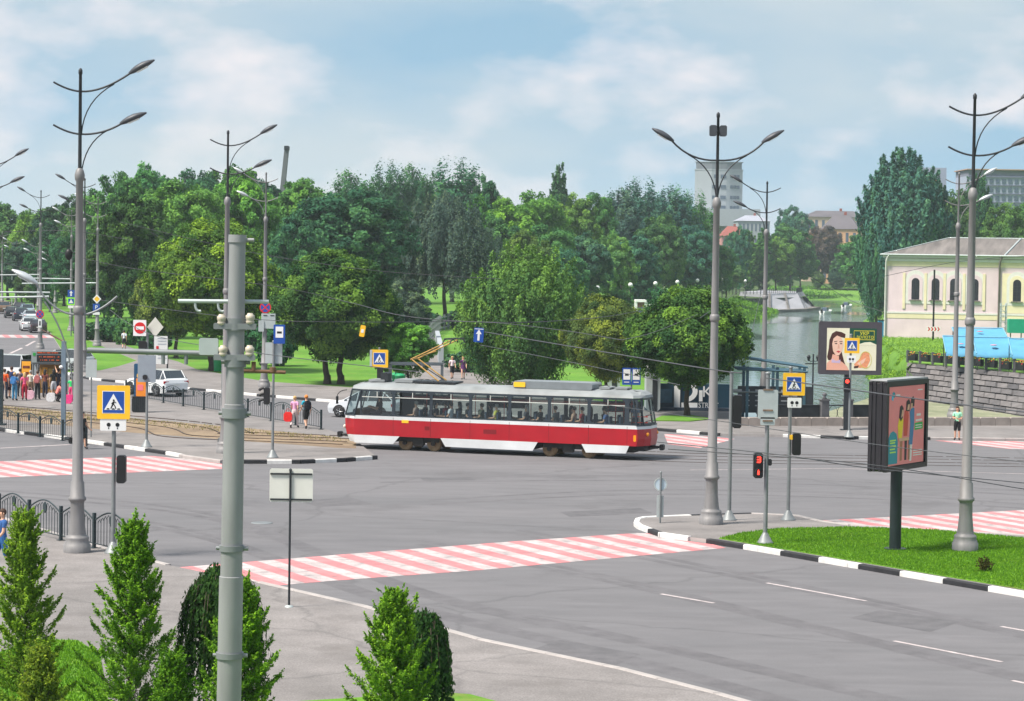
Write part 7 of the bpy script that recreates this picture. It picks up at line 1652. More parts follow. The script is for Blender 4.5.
# leaning concrete pylon over the trees
q = A(283, 190, 430); t = thing('pylon', 'dark slanted pylon rising above the treetops', 'pylon', (q.x, 430, 0)); b = MB(); z0, z1 = 0, zof(148, 430)
k = 430 / F; b.add([(-14 * k, 0, z0), (-8 * k, 0, z0), (-8 * k, 1.2, z0), (-14 * k, 1.2, z0), (1 * k, 0, z1), (5.2 * k, 0, z1), (5.2 * k, 1.2, z1), (1 * k, 1.2, z1)], [(0, 1, 5, 4), (1, 2, 6, 5), (2, 3, 7, 6), (3, 0, 4, 7), (4, 5, 6, 7)]); b.build('shaft', mat('pylon_grey', srgb(104, 108, 112), .8, var=.15, scale=.3), t)
b = MB(); b.rbox((3.1 * k, .6, z1), (4.8 * k, 1.6, .8), .1); b.build('cap', m_dark, t)
b = MB()
for dx in (-12, 16): b.tube([(dx * k, .5, z1 * .45), (2.6 * k, .5, z1 * .8)], .05, 4)
b.build('stay', m_dark, t)
# river wedge quay, boats, park railing
P0, P1, P2 = G(770, 313, -3), G(797, 312, -3), G(810, 309, -3)
tt = [Vector((*W(x_, y_, -3), -3)) for x_, y_ in ((53, 499), (62.5, 512), (67, 532))]
b = MB(); top = WL([(53.6, 506), (61.5, 519), (65.2, 540)])
for k in range(2):
    b.add([tuple(tt[k]), tuple(tt[k + 1]), (*top[k + 1], .9), (*top[k], .9)], [(0, 1, 2, 3)], 0)
    for f in (.0, .5):
        p = tt[k].lerp(tt[k + 1], f + .12 * k); q_ = Vector((*top[k], .9)).lerp(Vector((*top[k + 1], .9)), f + .12 * k); d = (tt[k + 1] - tt[k]).normalized() * 1.4; n_ = Vector((.25, -.35, .15))
        b.add([tuple(p + n_), tuple(p + d + n_), tuple(q_ + d + n_), tuple(q_ + n_)], [(0, 1, 2, 3)], 1)
b.prism(top + WL([(58, 560), (50, 530)]), .0, .92, 0); b.prism(WL([(53, 497.5), (62.5, 510), (68, 530), (66, 534), (61, 514), (52, 501)], -3.0), -3.2, -2.4, 1)
tag(b.build('quay_wall', [mat('quay_slab', srgb(150, 150, 156), .9, var=.1, scale=.2), m_stone]), 'sloping grey concrete quay corner jutting into the river', 'quay')
t = thing('river_railing', 'dark railing along the far river quay corner', 'railing', (*W(46, 503), .8)); b = MB(); o_ = Vector(W(46, 503))
path = [Vector(W(46 + x_, 503 + y_)) - o_ for x_, y_ in ((-4, -4), (7.6, 3), (15.3, 16), (19, 36))]
for a, c in zip(path, path[1:]):
    n = max(2, int((c - a).length / 1.5))
    for k in range(n): p = a.lerp(c, k / n); b.box((p.x, p.y, .6), (.12, .12, 1.2))
    for zz in (.4, .8, 1.15): b.tube([(a.x, a.y, zz), (c.x, c.y, zz)], .05, 4)
b.build('rails', m_dark, t)
for px, py, lb in ((826, 314, 'small motor boat with pale hull in the middle of the river'), (847, 308, 'small pale boat farther up the river')):
    q = G(px, py, -3); t = thing('boat', lb, 'boat', q, R(60)); b = MB(); vs = []; n = 8
    for i, (xx, w, zt) in enumerate(((-2.4, .7, .7), (-1, .95, .7), (.8, .9, .75), (2.0, .5, .9), (2.7, .05, 1.05))):
        vs += [(xx, -w, zt), (xx, -w * .7, -.1), (xx, w * .7, -.1), (xx, w, zt)]
    b.add(vs, [(i * 4 + j, (i + 1) * 4 + j, (i + 1) * 4 + j + 1, i * 4 + j + 1) for i in range(4) for j in range(3)] + [(0, 1, 2, 3)]); b.add([(x_, y_, z_ - .25) for x_, y_, z_ in vs if True], [(i * 4, i * 4 + 3, (i + 1) * 4 + 3, (i + 1) * 4) for i in range(4)]); b.build('hull', m_signw, t)
    b = MB(); b.rbox((-.4, 0, 1.0), (1.3, 1.1, .9), .15); b.build('cabin', m_fwin, t); b = MB(); b.rbox((-2.5, 0, .7), (.3, .4, .8), .05); b.build('outboard_motor', m_black, t)
q = G(744, 343, -3); b = MB(); b.lathe([(.5, -.2), (.6, .2), (.35, .8), (.12, 1.6), (.05, 1.8)], (q.x, q.y, -3), 10); tag(b.build('buoy', m_dark), 'small dark buoy floating near the left river bank', 'buoy')
# park path railing on the slope, park kerb wall
a, c = G(426, 352, .1), G(455, 326, .1); t = thing('path_railing', 'grey railing climbing beside the park path', 'railing', a); b = MB()
P = [Vector((0, 0, 0)), (G(430, 340, .1) - a), (G(440, 331, .1) - a), (G(456, 326.5, .1) - a)]
for p, q_ in zip(P, P[1:]):
    n = max(3, int((q_ - p).length / 4))
    for k in range(n): w = p.lerp(q_, k / n); b.box((w.x, w.y, .9), (.25, .25, 1.8))
    for zz in (.3, .9, 1.5): b.tube([(p.x, p.y, zz), (q_.x, q_.y, zz)], .07, 4)
b.build('rails', m_galv, t)
p, q_ = G(441, 364, .1), G(437, 345, .1); b = MB(); d = (q_ - p); b.m = Matrix.Translation(p) @ Matrix.Rotation(math.atan2(d.y, d.x), 4, 'Z'); b.rbox((d.length / 2, 0, .7), (d.length, .4, 1.4), .05); tag(b.build('garden_wall', m_conc), 'short pale wall edging the park path beside the lawn', 'wall')
p, q_ = G(628, 314, .1), G(655, 314, .1); t = thing('path_railing', 'white picket railing in the far park', 'railing', p); b = MB()
for k in range(14): b.box(((q_.x - p.x) * k / 13, 0, .8), (.22, .15, 1.6))
for zz in (.4, 1.3): b.tube([(0, 0, zz), (q_.x - p.x, 0, zz)], .08, 4)
b.build('rails', m_signw, t)
q = G(640, 322, .1); t = thing('kiosk', 'small brown kiosk with pale frame behind the yellow green linden', 'kiosk', q); s = q.y / F; b = MB(); b.rbox((0, 0, 1.4), (9 * s, 3, 2.8), .05); b.build('wall', mat('kiosk_brown', srgb(120, 84, 70), .8, var=.1), t); b = MB(); b.rbox((0, 0, 2.9), (11 * s, 3.4, .3), .05); b.rbox((-5 * s, -1.4, 1.4), (.4, .4, 2.8), .02); b.rbox((5 * s, -1.4, 1.4), (.4, .4, 2.8), .02); b.build('roof', m_signw, t); b = MB(); b.rbox((0, -1.52, 1.5), (5 * s, .06, 1.2), .02); b.build('window', m_fwin, t)
q = G(625, 312, .1); t = thing('park_column', 'pale stone column beside the far park path', 'column', q); b = MB(); b.rbox((0, 0, 2), (1.6, 1.6, 4), .1, 0); b.rbox((0, 0, 4.2), (2.0, 2.0, .4), .05); b.rbox((0, 0, .3), (2.1, 2.1, .6), .05); b.build('shaft', mat('column_stone', srgb(206, 180, 172), .9, var=.08), t)
lan = None
for k, (px, py, yb) in enumerate(((597, 288, 318), (630, 285, 316), (655, 283.5, 312), (677, 282, 308), (697, 280.5, 305), (722, 279, 300), (745, 281, 298))):
    q = G(px, yb, .1); zt = zof(py, q.y) - .1; names_ = ('behind the tall bush', 'beside the pale column', 'above the white picket railing', 'over the round linden, left of its top', 'over the round linden top', 'behind the double armed street lamp', 'at the river quay corner')
    t = thing('park_lantern', 'white globe park lantern ' + names_[k], 'park lantern', q, 0, 'globe lanterns in the far park')
    b = MB(); b.lathe([(.18, 0), (.10, .5), (.07, zt - .3)], n=8); b.build('pole', m_dark, t); b = MB(); b.ball((0, 0, zt), .36, 10); b.build('globe', m_signw, t)
# ================================================================== trees
def unit(v): return v / (np.linalg.norm(v, axis=-1, keepdims=True) + 1e-9)
def leaf_cards(name, C_, N_, size, tone, rn, material, aspect=1.5, axis=None):
    """one bent quad per leaf spray: centres, facing directions, sizes, tone"""
    k = len(C_)
    if axis is None:
        r = rn.normal(size=(k, 3)); u = unit(np.cross(N_, r))
    else: u = unit(axis - N_ * (axis * N_).sum(1, keepdims=True))
    w = np.cross(N_, u); s = size[:, None]
    v = np.zeros((k, 4, 3))
    v[:, 0] = C_ - u * s * aspect * .5; v[:, 1] = C_ + w * s * .5 + N_ * s * .08; v[:, 2] = C_ + u * s * aspect * .5; v[:, 3] = C_ - w * s * .5 + N_ * s * .08
    me = bpy.data.meshes.new(name)
    me.vertices.add(4 * k); me.vertices.foreach_set('co', v.reshape(-1).astype('f'))
    me.loops.add(4 * k); me.loops.foreach_set('vertex_index', np.arange(4 * k, dtype='i'))
    me.polygons.add(k); me.polygons.foreach_set('loop_start', np.arange(0, 4 * k, 4, dtype='i')); me.polygons.foreach_set('loop_total', np.full(k, 4, 'i'))
    me.update(calc_edges=True)
    at = me.attributes.new('tone', 'FLOAT', 'FACE'); at.data.foreach_set('value', np.clip(tone, 0, 1).astype('f'))
    me.materials.append(material)
    return me
def crown(name, seed, W, Ht, n, leaf, kind='broad', base=0.18):
    """crown for a tree of width W and height Ht (crown starts at base*Ht)"""
    rn = np.random.RandomState(seed); z0 = Ht * base; hc = (Ht - z0) / 2; zc = z0 + hc; P = []; T = []; D = []
    if kind == 'broad':
        nl = 22; L = []
        for i in range(nl):
            ph = i * 2.39996 + rn.uniform(-.3, .3); cz = 1 - 2 * (i + .5) / nl; cr = math.sqrt(max(0, 1 - cz * cz)); f = rn.uniform(.50, .74)
            L.append((np.array([cos(ph) * cr * W / 2 * f, sin(ph) * cr * W / 2 * f, zc + cz * hc * f * 1.05]), rn.uniform(.30, .44) * W / 2, rn.normal(0, .07)))
        L.append((np.array([0, 0, zc]), .55 * W / 2, 0))
        per = n // (nl * 18)
        for c, r, t in L:
            for j in range(18):
                d = unit(rn.normal(size=3) + np.array([0, 0, .35])); cc = c + d * r * rn.uniform(.75, 1.02) * np.array([1, 1, hc / (W / 2) * .62 + .38]); cr = r * rn.uniform(.26, .42); tt = rn.normal(0, .09)
                q = rn.normal(size=(per, 3)); q = unit(q) * (rn.uniform(0, 1, (per, 1)) ** .4) * cr * np.array([1, 1, .8])
                P.append(cc + q); T.append(np.full(per, .5 + t + tt)); D.append(np.tile(d, (per, 1)))
    elif kind == 'airy':
        m_ = 150; per = n // m_
        for j in range(m_):
            cz = 1 - 2 * (j + .5) / m_; ph = j * 2.39996; cr = math.sqrt(1 - cz * cz); rad = rn.uniform(.45, 1.05)
            d = np.array([cos(ph) * cr, sin(ph) * cr, cz]); cc = np.array([d[0] * W / 2 * rad * .9, d[1] * W / 2 * rad * .9, zc + cz * hc * rad * .96]); r = W * rn.uniform(.05, .13)
            ax = unit(d * .6 + np.array([0, 0, .8])); t_ = rn.uniform(-1, 1, (per, 1)); q = ax * t_ * r * 1.3 + rn.normal(size=(per, 3)) * r * .38
            P.append(cc + q); T.append(np.full(per, .48 + rn.normal(0, .10))); D.append(np.tile(unit(d + np.array([0, 0, .3])), (per, 1)))
    elif kind == 'linden':
        m_ = 230; per = n // m_
        for j in range(m_):
            cz = 1 - 2 * (j + .5) / m_; ph = j * 2.39996; cr = math.sqrt(1 - cz * cz)
            shape = (1 - .30 * max(0, cz)) * (1.0 if cz > -.5 else 1 + .5 * (cz + .5)); rad = rn.uniform(.74, 1.03)
            d = np.array([cos(ph) * cr, sin(ph) * cr, cz]); cc = np.array([d[0] * W / 2 * rad * shape, d[1] * W / 2 * rad * shape, zc + cz * hc * rad])
            bract = rn.normal(.05, .24); r = W * rn.uniform(.055, .105)
            q = unit(rn.normal(size=(per, 3))) * (rn.uniform(0, 1, (per, 1)) ** .45) * r
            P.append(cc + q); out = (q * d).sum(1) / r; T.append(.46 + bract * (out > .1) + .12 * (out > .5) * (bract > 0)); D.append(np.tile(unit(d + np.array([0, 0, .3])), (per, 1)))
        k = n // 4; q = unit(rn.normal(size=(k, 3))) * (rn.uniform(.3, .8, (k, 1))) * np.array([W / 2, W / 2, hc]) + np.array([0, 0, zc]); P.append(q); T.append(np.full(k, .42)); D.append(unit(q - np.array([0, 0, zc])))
    elif kind in ('spiky', 'plume'):
        m_ = 260; per = n // m_
        for j in range(m_):
            cz = 1 - 2 * (j + .5) / m_; ph = j * 2.39996; cr = math.sqrt(1 - cz * cz); rad = rn.uniform(.62, 1.04) if kind == 'spiky' else rn.uniform(.55, 1.1)
            d = np.array([cos(ph) * cr, sin(ph) * cr, cz]); shape = 1 - .25 * max(0, cz) if kind == 'spiky' else 1.02
            cc = np.array([d[0] * W / 2 * rad * shape, d[1] * W / 2 * rad * shape, zc + cz * hc * rad]); r = W * rn.uniform(.045, .08)
            ax = unit(d * .5 + np.array([0, 0, 1.0])); t_ = rn.uniform(-1, 1, (per, 1)); q = ax * t_ * r * 2.2 + rn.normal(size=(per, 3)) * r * .45 * (1 - np.clip(t_, 0, 1) * .8) * (1 if kind == 'spiky' else 1.35)
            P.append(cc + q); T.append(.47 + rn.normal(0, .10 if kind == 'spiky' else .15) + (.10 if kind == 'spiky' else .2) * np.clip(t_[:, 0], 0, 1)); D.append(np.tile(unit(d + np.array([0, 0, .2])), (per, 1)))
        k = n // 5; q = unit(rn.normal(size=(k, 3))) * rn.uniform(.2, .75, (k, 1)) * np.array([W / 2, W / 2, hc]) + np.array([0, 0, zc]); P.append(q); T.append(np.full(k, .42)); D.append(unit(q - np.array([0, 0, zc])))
    elif kind == 'willow':
        m_ = 420; per = n // m_
        for j in range(m_):
            cz = rn.uniform(-.35, 1); ph = rn.uniform(0, 2 * pi); cr = math.sqrt(1 - cz * cz); rad = rn.uniform(.55, 1.03)
            st = np.array([cos(ph) * cr * W / 2 * rad, sin(ph) * cr * W / 2 * rad, zc + cz * hc * rad]); ln = rn.uniform(.10, .34) * Ht
            t_ = rn.uniform(0, 1, (per, 1)); q = np.array([cos(ph) * .12, sin(ph) * .12, -1]) * t_ * min(ln, st[2] - Ht * .05) + rn.normal(size=(per, 3)) * W * .016
            P.append(st + q); T.append(np.full(per, .46 + rn.normal(0, .09))); D.append(np.tile(unit(np.array([cos(ph), sin(ph), .3])), (per, 1)))
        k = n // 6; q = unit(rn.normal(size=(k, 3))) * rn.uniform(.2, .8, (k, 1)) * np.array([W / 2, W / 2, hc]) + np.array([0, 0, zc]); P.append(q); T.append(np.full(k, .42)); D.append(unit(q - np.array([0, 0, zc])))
    P = np.concatenate(P); T = np.concatenate(T); D = np.concatenate(D); k = len(P)
    T = T + rn.normal(0, .10, k); N_ = unit(D * 1.0 + rn.normal(size=(k, 3)) * .55 + np.array([0, 0, .25]))
    ax = None
    if kind == 'willow': ax = np.tile(np.array([0, 0, -1.0]), (k, 1)) + rn.normal(size=(k, 3)) * .25
    if kind in ('spiky', 'plume'): ax = np.tile(np.array([0, 0, 1.0]), (k, 1)) + D * .4 + rn.normal(size=(k, 3)) * .4
    return leaf_cards(name, P, N_, leaf * rn.uniform(.6, 1.35, k), T, rn, m_leaf, 2.0 if kind in ('willow', 'spiky', 'plume') else 1.5, ax)
def trunk_mesh(seed, W, Ht, base, r, two=False):
    rn = random.Random(seed); b = MB()
    for dx in ((-.45, .45) if two else (0,)):
        zs = lin(0, Ht * .62, 7); path = [(dx * (1 + .3 * z / Ht) + rn.uniform(-.02, .02) * W * (i > 0), rn.uniform(-.02, .02) * W * (i > 0), z) for i, z in enumerate(zs)]
        b.lathe([(r * 1.5, -.1), (r * 1.15, .25), (r, .6)], (dx, 0, 0), 9); b.tube([(dx, 0, .4)] + path[1:], r, 9, 0, r * .35)
        for k in range(7):
            z = Ht * (base + .04 + .06 * k); a = k * 2.4 + rn.random(); L = W * rn.uniform(.22, .40)
            b.tube(curve2((dx, 0, z), (dx + L * .5 * cos(a), L * .5 * sin(a), z + L * .2), (dx + L * cos(a), L * sin(a), z + L * rn.uniform(.5, .9))), r * .42, 6, 0, r * .08)
    o = b.build('trunk', m_bark); me = o.data; bpy.data.objects.remove(o); return me
KINDS_ = {}
def add_kind(key, W, Ht, n, leaf, kind, base, r, seeds, two=False):
    KINDS_[key] = [(crown('crown', s, W, Ht, n, leaf, kind, base), trunk_mesh(s, W, Ht, base, r, two)) for s in seeds], W, Ht
add_kind('broad', 16, 20, 60000, .30, 'broad', .14, .34, (1, 2, 3, 4))
add_kind('airy', 12, 22, 42000, .29, 'airy', .10, .30, (21, 22))
add_kind('fine', 9, 11, 48000, .19, 'broad', .12, .2, (5, 6))
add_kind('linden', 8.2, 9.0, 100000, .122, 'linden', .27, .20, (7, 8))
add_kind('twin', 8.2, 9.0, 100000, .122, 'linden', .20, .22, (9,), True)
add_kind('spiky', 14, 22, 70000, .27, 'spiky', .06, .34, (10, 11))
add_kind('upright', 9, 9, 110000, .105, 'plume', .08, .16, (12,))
add_kind('willow', 15, 22, 70000, .20, 'willow', .20, .36, (13, 14))
add_kind('poplar', 5, 20, 16000, .30, 'spiky', .05, .22, (15,))
add_kind('bush', 4, 2.4, 7000, .20, 'broad', .0, .06, (16, 17))
TREE_N = 0
PAL = {'dark': (.050, .142, .072), 'blue': (.070, .178, .116), 'mid': (.086, .215, .066), 'bright': (.135, .275, .056), 'yellow': (.100, .178, .042), 'grey': (.074, .132, .094), 'olive': (.090, .158, .052), 'purple': (.115, .100, .095), 'pale': (.135, .26, .098), 'linden': (.060, .128, .042)}
def tree(kind, px, top, by, wpx, col, label, name='deciduous_tree', cat='tree', group=None, z=.10, var=None, dy=0):
    """px,by: foot of the trunk in the photograph; top: crown top row; wpx: crown width"""
    global TREE_N
    vs, W, Ht = KINDS_[kind]; TREE_N += 1; rn = random.Random(TREE_N * 7 + 3)
    p = G(px, by, z); s = p.y / F; h = zof(top, p.y) - z; w = wpx * s
    t = thing(name, label, cat, p, rn.uniform(0, 2 * pi) if kind != 'twin' else 0, group)
    cm, tm = vs[rn.randrange(len(vs)) if var is None else var]
    c = PAL[col]; f = [rn.uniform(.88, 1.14) for _ in range(3)]
    for nm, me in (('crown', cm), ('trunk', tm)):
        o = bpy.data.objects.new(nm, me); C.objects.link(o); o.parent = t; o.scale = (w / W, w / W, h / Ht)
        if nm == 'crown': o.color = (c[0] * f[0], c[1] * f[1], c[2] * f[2], 1)
    return t
# --- front row by the pavement
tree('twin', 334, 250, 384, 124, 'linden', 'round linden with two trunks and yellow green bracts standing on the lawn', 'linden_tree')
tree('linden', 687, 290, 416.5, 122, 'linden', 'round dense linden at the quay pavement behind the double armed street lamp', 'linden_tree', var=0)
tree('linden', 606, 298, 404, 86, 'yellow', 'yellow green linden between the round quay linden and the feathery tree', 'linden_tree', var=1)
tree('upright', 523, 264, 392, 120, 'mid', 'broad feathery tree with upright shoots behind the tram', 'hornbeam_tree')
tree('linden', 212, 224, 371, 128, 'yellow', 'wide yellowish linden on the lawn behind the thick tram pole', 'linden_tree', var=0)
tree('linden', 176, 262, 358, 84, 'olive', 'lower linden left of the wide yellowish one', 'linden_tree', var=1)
tree('fine', 404, 282, 352, 52, 'grey', 'small grey green tree right of the twin trunk linden', 'apple_tree')
tree('fine', 408, 322, 386, 54, 'bright', 'light green young tree beside the park path', 'young_tree')
tree('fine', 386, 330, 380, 34, 'bright', 'small light green tree touching the linden crown', 'young_tree')
# --- left group
tree('broad', 132, 192, 338, 92, 'linden', 'big pale green tree standing at the left end of the lawn', var=0)
tree('broad', 182, 176, 325, 112, 'bright', 'bright green tree behind the wide yellowish linden', var=1)
tree('broad', 238, 170, 322, 100, 'bright', 'tall fresh green tree behind the second street lamp', var=2)
tree('broad', 120, 176, 318, 84, 'mid', 'tall mid green tree at the left rim of the wood', var=3)
tree('broad', 152, 164, 308, 74, 'mid', 'tall ragged tree breaking the skyline left of the street lamp', var=2)
tree('broad', 196, 166, 306, 70, 'dark', 'dark ragged treetop behind the fresh green trees', var=1)
tree('broad', 226, 164, 305, 84, 'mid', 'mid green treetop left of the slanted pylon', var=0)
tree('broad', 258, 172, 304, 70, 'dark', 'dark treetop just left of the pylon foot', var=2)
for k, (px, top, by, w, c, lb) in enumerate(((8, 202, 300, 70, 'mid', 'mid green tree at the left picture edge beyond the avenue'), (36, 206, 304, 62, 'bright', 'bright green tree beyond the avenue behind the bus stop lamp'), (64, 196, 306, 70, 'dark', 'dark tree behind the far lamp posts'), (92, 198, 310, 64, 'mid', 'mid green tree behind the slim street lamps'), (-22, 204, 302, 80, 'mid', 'tree half cut by the left picture edge'), (22, 240, 306, 44, 'grey', 'low grey green tree at the bend of the avenue'), (50, 236, 312, 50, 'dark', 'low dark tree beside the bend of the avenue'), (76, 230, 318, 56, 'dark', 'dark tree hanging over the avenue lawn'), (104, 232, 330, 52, 'dark', 'dark leafy tree left of the path walker'))):
    tree('broad', px, top, by, w, c, lb, var=k % 4)
tree('fine', 34, 268, 308, 40, 'olive', 'dull olive shrub tree at the avenue lawn', 'small_tree')
for px, top, by, w, c, lb in ((112, 318, 342, 44, 'dark', 'dark trimmed bush beside the path'), (92, 322, 340, 36, 'dark', 'dark low bush at the path corner'), (128, 320, 345, 30, 'mid', 'mid green bush right of the path walker')):
    tree('bush', px, top, by, w, c, lb, 'bush', 'bush')
# --- middle wood
tree('broad', 348, 186, 328, 142, 'dark', 'huge dark green tree rising behind the twin trunk linden', 'maple_tree', var=1)
tree('broad', 304, 182, 318, 100, 'mid', 'green tree between the pylon and the huge dark tree', var=3)
tree('broad', 294, 214, 330, 70, 'dark', 'dark green lower tree left of the twin trunk linden', var=0)
tree('willow', 444, 190, 326, 98, 'grey', 'grey green weeping willow above the park path', 'willow_tree', var=0)
tree('willow', 478, 226, 318, 60, 'grey', 'smaller grey green willow right of the big one', 'willow_tree', var=1)
tree('airy', 352, 170, 304, 62, 'dark', 'dark ragged treetop left of the wood skyline middle', var=0); tree('airy', 384, 168, 303, 52, 'dark', 'narrow dark treetop in the skyline above the huge dark tree', var=1)
tree('airy', 414, 164, 303, 54, 'dark', 'tall dark treetop at the highest point of the skyline', var=0); tree('airy', 452, 166, 302, 80, 'dark', 'airy dark treetop above the willow', var=1)
tree('broad', 482, 176, 303, 50, 'dark', 'dark treetop right of the airy one', var=2)
tree('poplar', 558, 167, 300, 26, 'dark', 'narrow dark poplar spiking above the wood skyline', 'poplar_tree')
for k, (kd, px, top, by, w, c, lb) in enumerate((('broad', 508, 196, 308, 74, 'bright', 'bright green tree above the feathery tree, left of the poplar'), ('broad', 536, 188, 306, 70, 'bright', 'bright green treetop directly left of the poplar'), ('broad', 566, 194, 305, 70, 'bright', 'bright green treetop below the poplar'), ('broad', 592, 196, 304, 60, 'mid', 'mid green treetop right of the poplar'), ('broad', 500, 216, 316, 62, 'mid', 'mid green tree beside the smaller willow'), ('broad', 546, 222, 318, 76, 'mid', 'round mid green tree above the feathery crown'), ('broad', 582, 232, 316, 66, 'blue', 'blue green tree left of the park lanterns'), ('broad', 612, 236, 312, 52, 'pale', 'pale green tree left of the blue green park tree'), ('broad', 634, 234, 311, 58, 'blue', 'blue green tree with bare trunk by the far park railing'), ('broad', 560, 246, 320, 60, 'blue', 'dark blue green tree low behind the feathery crown'), ('broad', 470, 196, 310, 60, 'mid', 'mid green treetop between the willows'), ('broad', 524, 232, 322, 60, 'olive', 'olive green tree just behind the feathery crown'))):
    tree(kd, px, top, by, w, c, lb, var=k % 4)
for k, (px, top, by, w, c, lb) in enumerate(((614, 188, 303, 60, 'blue', 'tall blue green tree right of the bright treetops'), (640, 184, 302, 62, 'blue', 'tall blue green tree in the middle of the far row'), (668, 186, 301, 62, 'blue', 'tall blue green tree left of the tower'), (692, 196, 301, 54, 'mid', 'green tree at the foot of the tower'), (660, 212, 305, 56, 'mid', 'mid green tree in front of the far blue green row'), (690, 224, 304, 60, 'blue', 'blue green tree above the round linden'), (712, 240, 301, 50, 'mid', 'mid green tree behind the double armed lamp'), (726, 262, 298, 36, 'pale', 'pale green low tree at the far quay'))):
    tree('airy' if k < 4 else 'broad', px, top, by, w, c, lb, var=k % 2 if k < 4 else k % 4)
# ground floor of the wood: trunk height shrubs
for k, (px, top, by, w, c, lb) in enumerate(((470, 352, 372, 50, 'dark', 'low clipped hedge bush left of the park path lawn'), (500, 350, 374, 60, 'mid', 'low bush at the foot of the feathery tree'), (576, 282, 318, 46, 'mid', 'arching bush beside the far lanterns'), (655, 288, 312, 26, 'dark', 'dark bush behind the far park figures'), (276, 330, 366, 40, 'dark', 'dark bush behind the no-stopping sign lamp'), (312, 318, 345, 50, 'dark', 'dark bush in the shade left of the linden trunks'), (378, 318, 345, 44, 'dark', 'dark bush in the shade right of the linden trunks'), (424, 312, 330, 40, 'dark', 'dark bush at the top of the park path'), (466, 310, 328, 46, 'dark', 'dark bush under the big willow'), (250, 318, 350, 54, 'dark', 'dark bush behind the yellowish linden trunk'), (156, 325, 350, 40, 'dark', 'dark bush behind the information board'), (616, 292, 316, 40, 'mid', 'green bush left of the pale park column'), (676, 288, 308, 40, 'pale', 'pale bush by the far park path'))):
    tree('bush', px, top, by, w, c, lb, 'bush', 'bush')
# --- across the river
for k, (kd, px, top, by, w, c, lb) in enumerate((('poplar', 748, 232, 292, 24, 'mid', 'left clipped column tree at the far quay corner'), ('poplar', 762, 230, 292, 24, 'mid', 'middle clipped column tree at the far quay corner'), ('broad', 790, 224, 291, 54, 'mid', 'rounded green tree above the quay corner'), ('broad', 776, 238, 292, 40, 'bright', 'bright tree between the column trees and the rounded one'), ('broad', 792, 205, 286, 46, 'blue', 'far dark treetop above the quay corner trees'), ('broad', 822, 224, 287, 48, 'purple', 'purple leaved tree in front of the tan house'), ('poplar', 839, 254, 288, 20, 'mid', 'small conical green tree before the tan house'), ('poplar', 818, 271, 288, 14, 'pale', 'small pale conical bush by the river lawn'), ('poplar', 836, 268, 289, 18, 'blue', 'small blue green conical tree by the river lawn'), ('broad', 800, 244, 289, 40, 'mid', 'green tree left of the purple leaved tree'), ('broad', 736, 226, 294, 30, 'blue', 'blue green tree behind the street lamp with two arms'), ('broad', 700, 250, 298, 50, 'mid', 'green tree left of the far quay'))):
    tree(kd, px, top, by, w, c, lb, var=0 if kd == 'poplar' else k % 4)
for k, px in enumerate((866, 884, 902, 930, 960, 990, 1020, 1060)):
    tree('broad', px, 232 - (k % 3) * 8, 294, 60, ('mid', 'dark', 'blue')[k % 3], 'tree of the far bank row hidden behind the big riverside poplar and the church', group='trees on the far bank behind the church', var=k % 4)
# --- by the church
tree('spiky', 902, 154, 316, 92, 'blue', 'big dark poplar beside the pale church building', 'poplar_tree', z=0, var=0)
tree('spiky', 876, 196, 322, 44, 'blue', 'lower left half of the poplar group hanging over the river', 'poplar_tree', z=-1, var=1)
tree('spiky', 924, 180, 312, 64, 'dark', 'dark tree filling the gap between the big poplar and the church roof', z=0, var=1)
tree('broad', 952, 186, 308, 56, 'mid', 'green tree behind the church roof left part', z=0, var=1); tree('spiky', 973, 178, 306, 46, 'dark', 'dark pointed tree behind the church roof', z=0, var=0)
tree('broad', 1004, 206, 312, 66, 'olive', 'low green tree behind the church roof ridge', z=0, var=3); tree('broad', 1030, 204, 312, 60, 'mid', 'low tree at the right picture edge behind the church', z=0, var=2)
tree('poplar', 993, 318, 338, 9, 'mid', 'small slim evergreen against the church wall', 'cypress_tree', z=0)
# wild growth on the banks
def weeds_on(name, pts, n, h, seed, col, label, zf):
    rn = np.random.RandomState(seed); k = n; Q = np.array([(*W(a, b_, c), c) for a, b_, c in pts], float)
    u, v = rn.uniform(0, 1, k), rn.uniform(0, 1, k)
    P = (Q[0] * ((1 - u) * (1 - v))[:, None] + Q[1] * (u * (1 - v))[:, None] + Q[2] * (u * v)[:, None] + Q[3] * ((1 - u) * v)[:, None])
    P[:, 2] += rn.uniform(0, h, k) * .8; cl = np.sin(P[:, 0] * .9) * np.cos(P[:, 1] * .5)
    N_ = unit(rn.normal(size=(k, 3)) + np.array([0, -.5, .6])); ax = np.tile(np.array([0, 0, 1.0]), (k, 1)) + rn.normal(size=(k, 3)) * .4
    me = leaf_cards(name, P, N_, h * rn.uniform(.5, 1.2, k), .5 + .12 * cl + rn.normal(0, .12, k), rn, m_leaf, 2.2, ax); o = bpy.data.objects.new(name, me); C.objects.link(o); o.color = (*col, 1)
    tag(o, label, 'weeds', kind='stuff')
weeds_on('weeds', [(40, 262, 0), (33.6, 201, 0), (32.5, 197, -2.8), (34.4, 233, -2.9)], 9000, .15, 2, (.16, .30, .04), 'wild grass on the river slope below the church', None)
weeds_on('weeds', [(40, 262, .1), (52, 254, .1), (40, 206, .1), (34, 202, .1)], 9000, .09, 6, (.17, .31, .045), 'long grass on the ground before the church', None)
weeds_on('weeds', [(70, 666, 0), (112, 666, 0), (108, 641, -2.8), (70, 641, -2.8)], 6000, .6, 3, (.10, .23, .035), 'reedy grass on the far river bank', None)
weeds_on('weeds', [(28, 410, .1), (47, 502, .1), (55, 494, -2.8), (39, 406, -2.8)], 4000, .4, 4, (.085, .20, .02), 'grass slope of the left river bank', None)

